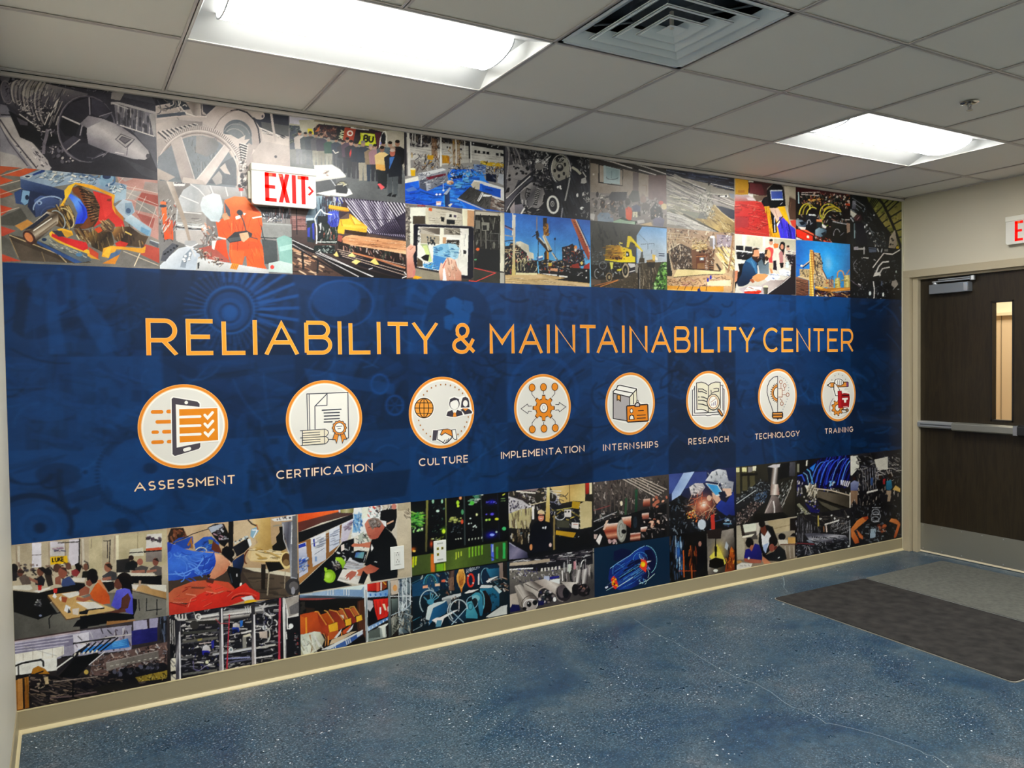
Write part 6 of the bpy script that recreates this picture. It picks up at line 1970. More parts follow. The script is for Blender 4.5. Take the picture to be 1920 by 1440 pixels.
ART[6,0] = ('photograph of a bucket wheel excavator in an open pit mine', '''
@ 1240 310 10.286
g #9c968c,#8c8880 0,200 0,1300
p #2c2e3e 100,60 1420,200 1420,480 950,360 100,180
s 60 120,500 10,26 9,4 #3c4056;#222434;#5c6480;#8c94a8;#1c1e2a 110,80 1410,220 1410,520 900,340 110,190
p #a49c98 110,200 560,270 850,470 1410,700 1410,850 900,680 110,460
s 130 140,600 8,24 24,6 #c8c0b8;#8c8684;#6c6a6c;#b8b0a4;#dcd4c8;#9c9890 110,200 560,300 900,480 1400,640 1400,820 900,620 560,700 110,620
l #2c3040 18 400,300 660,400 860,490
l #e4dcd4 12 600,370 850,450
l #e8e4dc 12 950,350 1410,460
s 50 80,300 8,26 15,8 #e0d8c4;#8c8c78;#a8a490;#c8c0a8 110,560 500,600 800,900 110,880
p #7c7c70 110,840 800,920 1150,1100 1400,1300 1120,1280 600,1060 110,900
s 60 80,300 8,20 24,8 #8a8676;#a49c84;#5c5c50;#c4bca4 110,880 900,1000 1400,1280 1150,1290 110,1000
p #b4b0a8 110,900 400,960 700,1120 1080,1280 600,1240 250,1150 110,1130
s 40 80,300 8,24 20,8 #dcd8d0;#9c9894;#c4c0bc 110,900 600,1060 1080,1280 300,1180
l #4c4840 22 420,940 760,1120 1120,1290
G #8c7c58,#b8a070,#7c6c4c 900,900 1400,1280 980,760 1060,780 1200,940 1420,1100 1420,1300 1130,1290 700,1060 640,1030 900,1000
s 70 40,200 6,14 45,20 #d8c090;#6c5c44;#b89c64;#e8d4a8;#9c845c 980,760 1410,1100 1410,1290 1100,1260 700,1050
p #3c4050 1040,780 1180,800 1420,870 1420,1040 1300,1020 1160,900
l #e8d4a4 12 1020,760 1150,900 1400,1090
p #8c94a0 1300,540 1420,560 1420,660 1340,620
p #6c6c68 740,920 830,890 900,920 880,1040 700,1020
s 90 30,110 6,12 80,50 #e4e0d0;#54564e;#a4a494;#c8c4b0;#3c3e3a 720,540 980,540 1000,900 880,960 700,880
s 40 30,80 6,12 20,60 #dcd4c0;#6c6c60 700,860 1060,860 1040,1020 880,1040
r #8a8c80 7 4 915,330 840,560 940,400 960,600
l #c8c4b4 12 800,530 1100,560 1280,560
l #6c6c64 10 700,570 880,530
e #24242a 915,345 24,34
e #24242a 912,375 12,18
p #f4f4f0 1130,590 1280,575 1285,620 1130,608
e #24242a 1245,595 18,20
e #2c2c30 1110,592 18,16
l #e8e4d8 10 1280,560 1290,620
n .05 3
''')
ART[6,1] = ('sepia photograph of stacked machinery beside a long curved conveyor', '''
@ 1240 420 10.286
g #a48c78,#c8ac88 0,100 0,1300
s 200 20,80 8,18 60,60 #e8d8b8;#6c5848;#c8ac84;#8c7464;#4c4038;#f0e4c8;#b89878 100,90 1400,190 1400,480 1050,520 100,540
r #c8b898 9 4 110,170 440,200 110,320 440,330
p #8c8480 930,260 1060,280 1060,460 930,430
l #c4c4d0 40 1010,250 1015,480
e #f0ece4 980,250 46,26
p #9c9098 1060,200 1380,230 1330,440 1080,440
s 30 20,60 8,20 60,60 #e8e4e4;#5c5464;#b8a4a0 1070,210 1380,240 1330,440 1080,440
p #2c2a28 100,560 160,560 210,960 200,1010 100,1000
p #5c5048 130,520 380,380 620,500 640,900 240,880
s 220 20,70 8,16 70,60 #1c1a1a;#e8dccc;#8c7864;#5c4c44;#b8a48c 150,520 380,400 560,500 600,860 240,880
l #e4d4b8 14 130,510 340,380 370,520
l #2a2624 14 140,540 350,400
s 20 60,160 8,14 80,10 #d8c8ac;#3a342e 120,400 330,360 350,500 140,540
l #b8a890 14 150,560 200,900
p #7a5c48 570,480 900,460 1020,560 1010,900 600,880
p #c0a478 600,400 860,380 900,500 700,480 590,500
s 60 20,60 8,18 10,50 #f0dcb0;#8c7450;#e8c88c 580,320 880,320 900,510 590,500
e #e8d8b4 700,510 30,22
e #2c2420 745,540 18,18
e #2c2420 820,530 24,20
p #6c4434 670,590 890,580 830,880 670,880
l #c88c5c 12 670,630 860,620
p #a4b4b8 740,650 820,650 820,700 740,700
e #ffffff 778,672 18,18
p #8c6c4c 690,760 830,750 830,860 690,870
r #e8d8cc 8 8 840,640 890,640 840,860 890,870
r #2c2826 14 7 920,640 1000,640 920,880 1000,880
s 50 20,50 8,14 80,50 #e8dcc8;#2a2422;#a48c74 840,480 1040,480 1020,890 850,890
p #e0cc98 300,870 900,900 1150,900 1200,860 1160,740 1030,560 1080,560 1230,860 1240,940 1160,980 800,980 300,1030 230,1020
l #3c3028 16 340,860 660,870 1140,910
l #4c3c30 12 230,1030 800,980 1180,970
p #3c3430 1040,760 1080,760 1160,880 1120,900
p #d8c494 1060,460 1420,520 1420,900 1260,880 1100,600
s 110 60,260 12,26 52,8 #f4e4b8;#8c7454;#e8c870;#5c4c40;#d8bc84;#fff4d8 1070,480 1330,470 1400,700 1400,880 1240,860
l #9c7c60 30 1380,220 1340,640 1280,940
l #8c7868 44 1400,900 1360,1320
p #c8a480 230,1050 1250,980 1380,1040 1360,1300 100,1260 100,1050
s 120 30,120 6,12 10,60 #f0dcc0;#6c4c40;#c8848c;#e8c8a8;#5c4438;#b08870 120,1050 1300,1000 1340,1200 120,1200
p #d8983c 90,1190 700,1210 1200,1200 1200,1300 90,1280
r #4c3424 10 5 350,1180 290,1290 880,1180 860,1290
l #e8c078 16 90,1260 700,1290
p #e8d4b0 880,1100 1340,1080 1340,1200 880,1190
e #3838a0 895,1080 20,40
e #3838a0 950,1030 20,40
p #24306c 700,1250 740,1240 760,1300 690,1300
n .05 3
''')
ART[7,0] = ('photograph of a red machine housing with a handheld meter and blue glove', '''
@ 1370 320 10.286
g #a8a090,#b8b09c 0,100 0,600
p #8c8478 340,160 1260,280 1260,560 700,480 340,380
p #4c2a2a 340,170 850,220 700,340 690,480 560,480 340,430
G #7c3e42,#5c2c30 370,250 640,450 365,240 600,260 660,480 370,440
p #d8d4cc 345,160 440,170 435,230 345,220
G #d8a430,#c8962c 90,150 330,450 85,130 330,160 345,300 330,470 85,460
p #b88020 140,380 270,380 270,430 140,430
l #e8e4dc 10 210,470 335,465
p #f0eee8 330,450 430,455 430,510 340,500
p #7c6c60 430,480 700,480 640,560 500,600
G #c8b0b0,#b85850 100,470 100,620 80,460 330,470 470,580 480,620 80,620
p #e8d4d8 300,520 420,510 480,580 330,570
G #d84840,#c83838,#c04038 200,600 400,1200 80,590 500,590 640,620 700,740 750,1290 80,1240
s 60 60,200 10,26 4,20 #e05c50;#b83438;#e86c60;#c84040 90,610 600,620 730,1240 90,1220
l #e8887c 8 320,660 550,690
l #a02c30 10 80,890 350,890 340,1100
p #a83c40 90,900 340,905 330,1100 90,1090
s 30 20,70 6,12 30,60 #e88878;#a02c2c 350,700 690,780 700,1200 400,1200
p #e8a428 640,690 1040,690 1140,1020 960,1310 760,1290 700,860
s 18 60,200 10,18 80,14 #c88418;#f4c848 660,700 760,700 900,1290 770,1290
p #e0bca8 740,720 920,720 1000,880 900,980 830,880
l #b88c7c 10 850,760 900,900
p #14141c 590,600 640,520 700,500 690,400 720,350 830,240 920,230 1010,320 1030,400 1060,680 860,720 760,720 740,680 640,690
p #2c2428 640,530 720,520 740,680 660,680
p #dce8f8 755,375 990,370 1010,570 780,570
G #6878c8,#3a5ab0 760,400 1000,560 775,400 990,395 1000,540 785,545
l #e8ecf4 9 950,660 1000,610
p #0e0e18 760,770 830,860 880,1000 890,1190 820,1210
l #b8c4f0 16 840,900 850,1190
l #ffffff 14 842,1060 856,1190
l #101018 18 870,1030 1000,880
p #ffffff 880,1040 970,920 900,1080
G #5a4ce0,#3a34c0 1000,900 1200,1300 1000,900 1060,950 1130,1040 1240,1120 1250,1330 960,1310 910,1100 900,1080
l #141438 16 1110,1020 1165,1320
s 12 80,240 14,26 80,10 #6c5cf0;#2c2aa8;#5060d0 940,960 1240,1130 1240,1310 980,1300
p #f0b824 1010,690 1060,760 1130,1000 1060,960 960,800 900,700
G #c4bca8,#a49884 1040,300 1200,700 1030,300 1260,320 1260,560 1130,480 1120,760 1060,640
p #5c463a 1130,510 1260,570 1260,950 1140,940 1110,780
l #8c6c58 8 1160,600 1130,800
p #d05040 1140,960 1260,950 1260,1120 1180,1060
n .04 3
''')
ART[7,1] = ('photograph of two bearded men at a table with women standing behind them', '''
@ 1370 435 11.077
g #dcd8c8,#c8c4b8 0,0 0,400
p #ccc8b0 340,80 660,110 660,310 340,290
l #e4ecf0 60 270,70 270,280
l #e4ecf0 40 690,110 690,300
p #b8b4a0 900,140 1350,170 1350,400 1120,330 900,300
l #8c8c84 8 480,240 485,280
p #1e1e24 110,280 260,290 260,390 110,370
p #2c2c34 300,300 440,310 440,410 290,390
p #1c1c24 110,410 700,450 720,560 700,700 150,680
p #2c3444 580,430 700,440 700,520 580,520
l #f4f4f0 26 110,385 450,430 700,430
s 24 20,60 8,18 0,50 #eeeeea;#14141a;#5c5c68;#a4b0a0 110,380 700,430 700,560 110,520
p #dcd8cc 110,560 330,590 330,650 140,660
p #181820 140,680 330,640 240,900 120,1060 80,1300 90,1000
G #ccc4b4,#a89c88 0,60 60,1200 0,40 75,60 85,1000 80,1280 0,1260
p #e4dcd0 60,500 110,460 180,820 80,830
p #c08064 75,810 150,800 130,1010 90,1050
p #26222a 1130,460 1350,470 1350,1310 1220,1310 860,1310 700,1310 1240,900 1250,700
s 30 20,70 8,16 20,60 #f0ece8;#2a2830;#8c8090;#c8a49c 1120,360 1350,400 1290,700 1120,700
e #c49078 836,215 40,60
e #2c2420 838,170 38,26
p #c84c4c 720,340 800,310 880,340 890,400 860,520 870,640 800,640 770,480 740,420
p #dcb48c 800,650 880,640 870,780 820,780 790,740
p #e07840 880,260 920,235 990,250 980,330 900,340
p #20182a 880,600 940,590 960,800 880,780
p #1e1a20 1010,280 1040,210 1090,200 1130,240 1120,340 1110,480 1080,470 1060,400 1000,340
e #c88c74 1065,310 32,54
p #b07c7c 1000,440 1040,390 1080,430 1090,560 1080,640 1010,650 990,560
p #e8ccbc 950,420 990,380 1000,480 1030,720 1040,790 1000,770 970,600
p #e0c0b0 1110,380 1130,440 1120,640 1100,740 1070,750 1100,560
p #1a161c 1010,640 1100,640 1090,740 1040,750
p #c49c88 1150,280 1200,280 1240,380 1150,380
e #2a2024 1190,300 26,24
e #d09474 520,450 74,124 -6
p #2c2420 445,350 540,330 600,350 560,365 480,380 470,470 450,470
p #3a2824 440,500 540,520 580,570 560,610 480,610 430,560
p #3a2420 530,510 580,505 570,530 530,540
G #2c5478,#1c2c44 380,600 300,1100 300,600 420,530 540,640 560,800 540,880 460,940 360,1080 250,1130 160,1130 120,1060 220,880 250,720
p #3c7094 300,600 430,520 480,600 520,680 560,860 520,860 480,760 400,640
l #6c98b8 10 430,600 490,740
e #d49c74 770,450 64,100 -10
p #3c2a20 700,450 710,370 780,365 760,390 740,470 700,460
p #4c2c1c 700,520 740,500 790,540 770,600 730,600
G #5a6a74,#7c8890 600,640 780,860 560,640 640,560 700,680 790,620 790,860 780,880 600,860
l #2a343c 12 660,580 690,680 720,690 780,620
p #d49868 450,930 540,870 720,870 820,930 800,990 700,990 560,1040 460,1000
p #a86444 390,1000 440,960 500,1040 450,1060
p #c88c64 800,740 860,780 880,860 830,860
p #f4f4f4 700,980 800,890 900,850 1020,920 1000,960 830,1060
p #e8ecf0 990,800 1100,770 1240,820 1240,880 1100,900 1040,900
s 24 30,90 10,20 20,30 #3c5ca8;#a4b0c8;#ffffff;#c8ccd4 800,880 960,860 1230,820 1200,900 900,1000
p #ece8e0 930,980 1100,1010 1060,1070 940,1030
p #4c4440 820,1080 930,990 940,1040 860,1080
G #b8aca8,#8c807c 800,1100 1100,960 640,1100 820,1000 1100,1000 1240,900 1240,930 740,1300 600,1300
l #f0ece8 9 740,1300 1070,1070 1240,925
p #b8acb0 160,1180 400,1120 680,1120 700,1300 300,1300
p #f4e8e0 280,1220 360,1130 650,1140 620,1220 460,1230
p #d83c20 270,1240 420,1230 620,1210 640,1250 560,1290 300,1290
s 10 40,120 8,14 4,20 #5c2c20;#f4f0ec;#b04028 330,1150 640,1150 620,1280 300,1270
e #e8e4b8 722,1140 54,30
G #6c6c64,#3c3c34 670,1200 780,1200 670,1150 775,1150 765,1300 690,1300
p #c8dcdc 1150,620 1200,620 1210,740 1140,740
n .04 3
''')
ART[8,0] = ('photograph of an electrical panel full of yellow looped wires', '''
@ 1485 340 11.077
g #1a1418,#26201e 0,0 0,1300
p #4c141c 80,100 1270,220 1270,330 80,220
s 260 16,50 8,20 90,50 #e8d4bc;#b87468;#5c2c34;#1a1418;#e89c4c;#3c5c50;#7c8c80;#c8a89c;#8c3c40 170,200 1240,280 1240,600 600,480 170,470
r #d8ccc4 14 2 190,235 580,225 190,270 570,300
s 20 30,70 10,20 0,10 #e88c3c;#f0c070 330,370 580,370 580,430 330,410
d 20 14,30 #1a1216;#e8d0c0 600,240 1230,300 1230,520 620,480
p #c85424 1110,460 1210,460 1210,510 1110,500
l #b8d8dc 20 130,220 140,460
s 90 30,100 12,24 60,60 #1a1618;#e8e4dc;#c8a090;#5c4c44;#b0bcb8;#141014 90,480 600,540 1200,680 1200,840 600,1000 90,960
o #c8bc48 26 260,640 100,180 20 150,330
o #a89c34 22 340,650 110,170 10 160,320
o #d8cc58 20 420,700 120,160 10 170,300
o #b8ac3c 22 760,660 180,190 0 130,330
o #d0c04c 18 800,720 160,170 10 150,320
o #c8b034 26 830,700 200,180 10 200,330
o #e0d470 16 860,800 200,210 20 170,290
o #8c9c40 18 700,760 90,170 0 60,200
G #2c3038,#0e0e14 290,700 490,1000 280,700 340,670 500,690 500,1060 420,1070 280,1010
o #c8ccd4 12 350,900 40,100 0 180,360
l #8c94a4 14 370,900 430,860
p #e4e8e8 340,680 480,690 500,720 350,710
G #8c9ca8,#4c5868 80,820 280,900 80,800 200,800 290,860 280,960 130,940 80,880
p #1a2430 140,850 250,830 280,880 200,920
G #88a0ac,#4c6070 500,1000 700,1100 480,1010 560,960 720,1010 700,1100 590,1160 480,1120
p #1c2834 600,1080 700,1040 700,1100 640,1140
p #e4d8cc 130,940 280,960 280,1020 180,1000
p #e8e4e0 620,880 720,940 700,980 630,960
p #1c2c30 520,850 600,850 600,960 520,960
p #d8885c 500,790 620,790 620,850 510,840
G #30302e,#0c0c0e 820,840 1100,1300 830,820 960,830 1140,880 1130,1310 980,1310 820,1260
o #9c9ca0 12 930,1130 70,140 0 180,330
l #7c7c84 10 1000,1130 1080,1060
l #dcdce4 14 840,830 960,860 1130,890
p #9c8474 1130,860 1210,880 1210,1040 1140,1080
l #8c8c7c 12 1210,900 1210,1200
p #e83c24 80,990 140,1000 430,1140 430,1240 330,1250 100,1150
p #f46c4c 170,1000 300,1010 440,1090 460,1130
p #d8f0d8 300,1120 350,1130 355,1190 305,1170
p #f4f0ec 90,1160 270,1240 200,1250 90,1220
p #e0502c 640,1230 830,1260 810,1290 640,1280
s 30 30,80 8,16 40,50 #f4ece4;#e8502c;#8c2c24;#2c2020;#d8a484 460,1130 820,1180 820,1270 480,1250
n .06 2
''')
ART[8,1] = ('photograph of a golden blast furnace plant against a bright blue sky', '''
@ 1485 445 11.52
G #2c6cb4,#2a8cd8,#2c9ce4,#3a78b0 100,100 1250,300 60,60 1280,130 1280,1310 60,1280
h #90b8e0/.7 780,560 110,260
h #1c88e0/.5 880,320 300,160
G #8c6a54,#5c3c30 100,850 300,1200 85,850 360,930 360,1260 85,1260 0,1230 0,1050
l #241814 12 90,940 310,1010
s 24 80,240 8,16 14,6 #a8785c;#3c2420;#7c5444 90,880 350,960 350,1240 90,1220
p #c8b088 170,830 370,860 370,930 110,850
p #b8a078 160,680 380,690 380,860 170,830
s 40 16,50 8,20 60,70 #1c1820;#e0cc9c;#6c5c54 160,680 370,700 370,850 180,830
e #f0e4c0 205,615 26,22
l #c8a88c 18 210,640 380,510
l #1c1c2c 22 230,660 380,540
p #c0a884 470,330 600,340 650,520 660,700 760,1000 700,1080 480,1050
s 140 16,60 8,22 60,70 #1a1620;#e8d8b4;#5c4c4c;#b89c70;#3c3440;#d8c088 480,340 600,360 660,560 660,1060 490,1050
l #2a2430 14 480,360 650,530
l #1a1420 20 490,500 500,680 560,840
l #c88c5c 20 610,640 700,820 780,1000
l #2a2838 14 650,680 760,900
l #e8dcd0 10 660,760 740,920
p #c8a878 690,940 780,900 900,920 900,1100 700,1080
r #5c5070 8 6 790,860 800,1060 880,830 890,1080
s 30 16,50 8,16 80,40 #b83c28;#e8c88c;#3c2c34 690,900 900,900 900,1100 700,1090
G #c89c3c,#f4e080,#a8702c,#e8c070,#8c4c24 380,600 475,600 380,270 440,270 475,320 470,1280 370,1275
r #8c5c28 8 18 385,300 470,310 375,1230 468,1240
G #a8984c,#d8c878,#8c6c2c 930,900 1040,900 925,890 1030,870 1045,1110 925,1130
G #a8985c,#d8c884,#8c743c 1120,900 1260,900 1120,820 1240,810 1260,1090 1120,1110
s 20 20,80 8,18 0,20 #b09c50;#e8dca0;#7c6430 930,890 1030,890 1250,820 1250,1080 930,1110
o #c88c4c 24 1045,800 66,80 0 180,360
l #c88c4c 22 980,800 975,870
l #b8743c 24 1110,800 1130,840
l #b87c48 20 1170,800 1240,700
p #b88034 480,1060 620,1070 740,1100 1260,1080 1260,1150 900,1180 700,1190 500,1110
p #e8b85c 490,1060 600,1060 700,1090 640,1120 500,1090
l #e89c4c 16 830,1160 1060,1130 1250,1100
p #241820 480,1120 640,1150 900,1190 1260,1160 1260,1310 480,1290
s 70 30,140 8,20 14,40 #e8b878;#8c5430;#2a1a20;#f0e8e0;#5c3c5c 500,1150 1250,1180 1250,1300 510,1290
e #f4f0ec 545,1270 26,20
e #1c3050 590,362 20,18
l #2c4cac 12 90,580 180,620
n .05 3
''')
ART[9,0] = ('dark photograph of a fan casing seen against yellow slatted light', '''
@ 1585 355 12.52
g #15151a,#1e1f22 0,0 0,1300
p #7c7c40 480,120 1400,220 1400,1400 1280,1400 1040,1000 700,560 560,330
G #6c7440,#a89c5c,#8c8c48 700,200 1300,1300 560,130 1400,230 1400,1360 1300,1340 1150,900 950,900 880,800 720,580 600,360
s 26 30,80 30,60 -40,20 #9c9c54;#6c6c38;#b8a868;#8c9448 600,200 1340,260 1340,1200 1150,860 720,580
r #0c0c10 24 5 560,330 660,150 650,440 780,260
r #0c0c10 26 5 710,570 860,410 960,1050 1110,990
r #0c0c10 30 3 900,350 1060,200 990,520 1300,240
l #0c0c10 34 1060,650 1340,480
l #0c0c10 34 1130,820 1340,700
l #0c0c10 30 1190,980 1340,930
l #0c0c10 28 1250,1130 1340,1110
l #101016 60 740,180 880,340 980,540 1080,760 1180,1000 1250,1200 1310,1380
l #0e0e12 30 560,330 720,590 850,790 960,1000
G #1a1c1e,#24262a 500,300 900,1300 480,330 580,360 720,580 850,780 960,1000 1040,1400 120,1400 120,130 400,130
s 120 30,140 8,18 50,40 #0a0a0e;#3c4048;#1c2024;#5c646c;#2c3034;#8c949c 150,150 480,330 700,600 900,900 980,1300 300,1300 150,700
G #8c8c94,#4c4c58 170,300 250,480 170,260 250,280 240,470 150,460
p #c8c4b8 125,490 270,580 180,670 120,600
r #b8bcc4 10 3 160,200 450,400 250,440 310,500
l #8c98ac 10 460,420 430,540
G #5c3c3c,#3c2a30 220,640 380,720 200,660 260,590 360,600 390,700 340,760 220,740
l #b88c90 12 270,720 330,640
l #c8ccd4 20 120,660 190,760
l #8ca4ac 18 210,800 215,1150
G #20202e,#181824 250,800 500,1300 240,790 420,790 440,960 500,1100 540,1310 250,1310
e #d8dce0 500,840 20,26
e #dce0e4 455,880 18,28
e #dcdcdc 575,1035 28,24
l #9c9ca4 22 480,1010 540,960
l #8c9498 14 560,900 660,1090
e #e8e8ec 670,605 18,16
s 40 16,60 8,20 60,60 #c8ccc8;#5c4c44;#e4e0d8;#0e0e10;#8c9494 580,1080 860,1000 1000,1200 960,1380 620,1330
G #b8ac9c,#a09484 1040,1120 1200,1380 1160,950 1220,1290 1150,1400 1010,1390 1040,1120
d 6 14,28 #3c3830 1050,1080 1180,1080 1180,1360 1040,1360
e #d8b82c 1220,1370 34,36
n .07 2
''')
ART[9,1] = ('dark photograph of an engine with pale curved pipes', '''
@ 1585 455 12.52
g #121317,#17181c 0,0 0,1300
s 240 20,90 6,16 40,70 #2c2e34;#0a0a0e;#4c4e56;#1e2024;#5c5e64;#34363c 130,60 1280,100 1280,1340 130,1320
s 60 16,50 8,14 60,60 #8c8e94;#b8b8bc;#6c6e74 150,300 560,340 560,1300 200,1300
s 50 16,50 8,16 60,60 #8c9098;#c8ccd0;#5c6068 700,640 1280,640 1280,1180 720,1320
r #a8a4a0 44 3 200,150 300,150 350,150 460,140
p #9c98a0 200,100 300,90 310,170 200,170
l #c8c8c8 24 440,100 440,270
p #5c6474 540,110 720,120 730,220 560,230
l #1a1c24 14 550,140 720,150
l #c8ccd0 24 750,140 780,220
l #b8bcc0 24 860,140 840,230
p #7c7a78 910,150 1000,150 1000,210 910,210
l #e8dcd4 26 640,590 760,430 900,250 1100,275 1280,170
l #e0dcd8 34 720,700 780,560 870,460 1020,445
l #d4d0cc 30 800,720 870,610 1040,575
p #d8d4cc 690,700 820,690 830,790 780,770 740,780 650,800
l #54585c 14 1080,440 1180,420
l #e4e0dc 24 655,910 680,1110 670,1300
l #d8d4d0 18 410,350 540,365
l #dcdcdc 18 660,390 710,420
l #9c9ca0 12 260,400 190,500 210,640 290,720
l #8c7c8c 10 130,880 220,960 360,1040
p #a49c94 1090,900 1200,880 1240,980 1160,1070 1080,1000
l #f0f0f0 20 300,965 355,1000
l #5c6474 34 855,900 845,1010
e #dce8ec 575,1190 28,50
e #d8e0dc 885,1220 24,50
e #e8f0f8 825,1330 22,20
e #b8c8c4 1190,680 16,30
n .06 2
''')
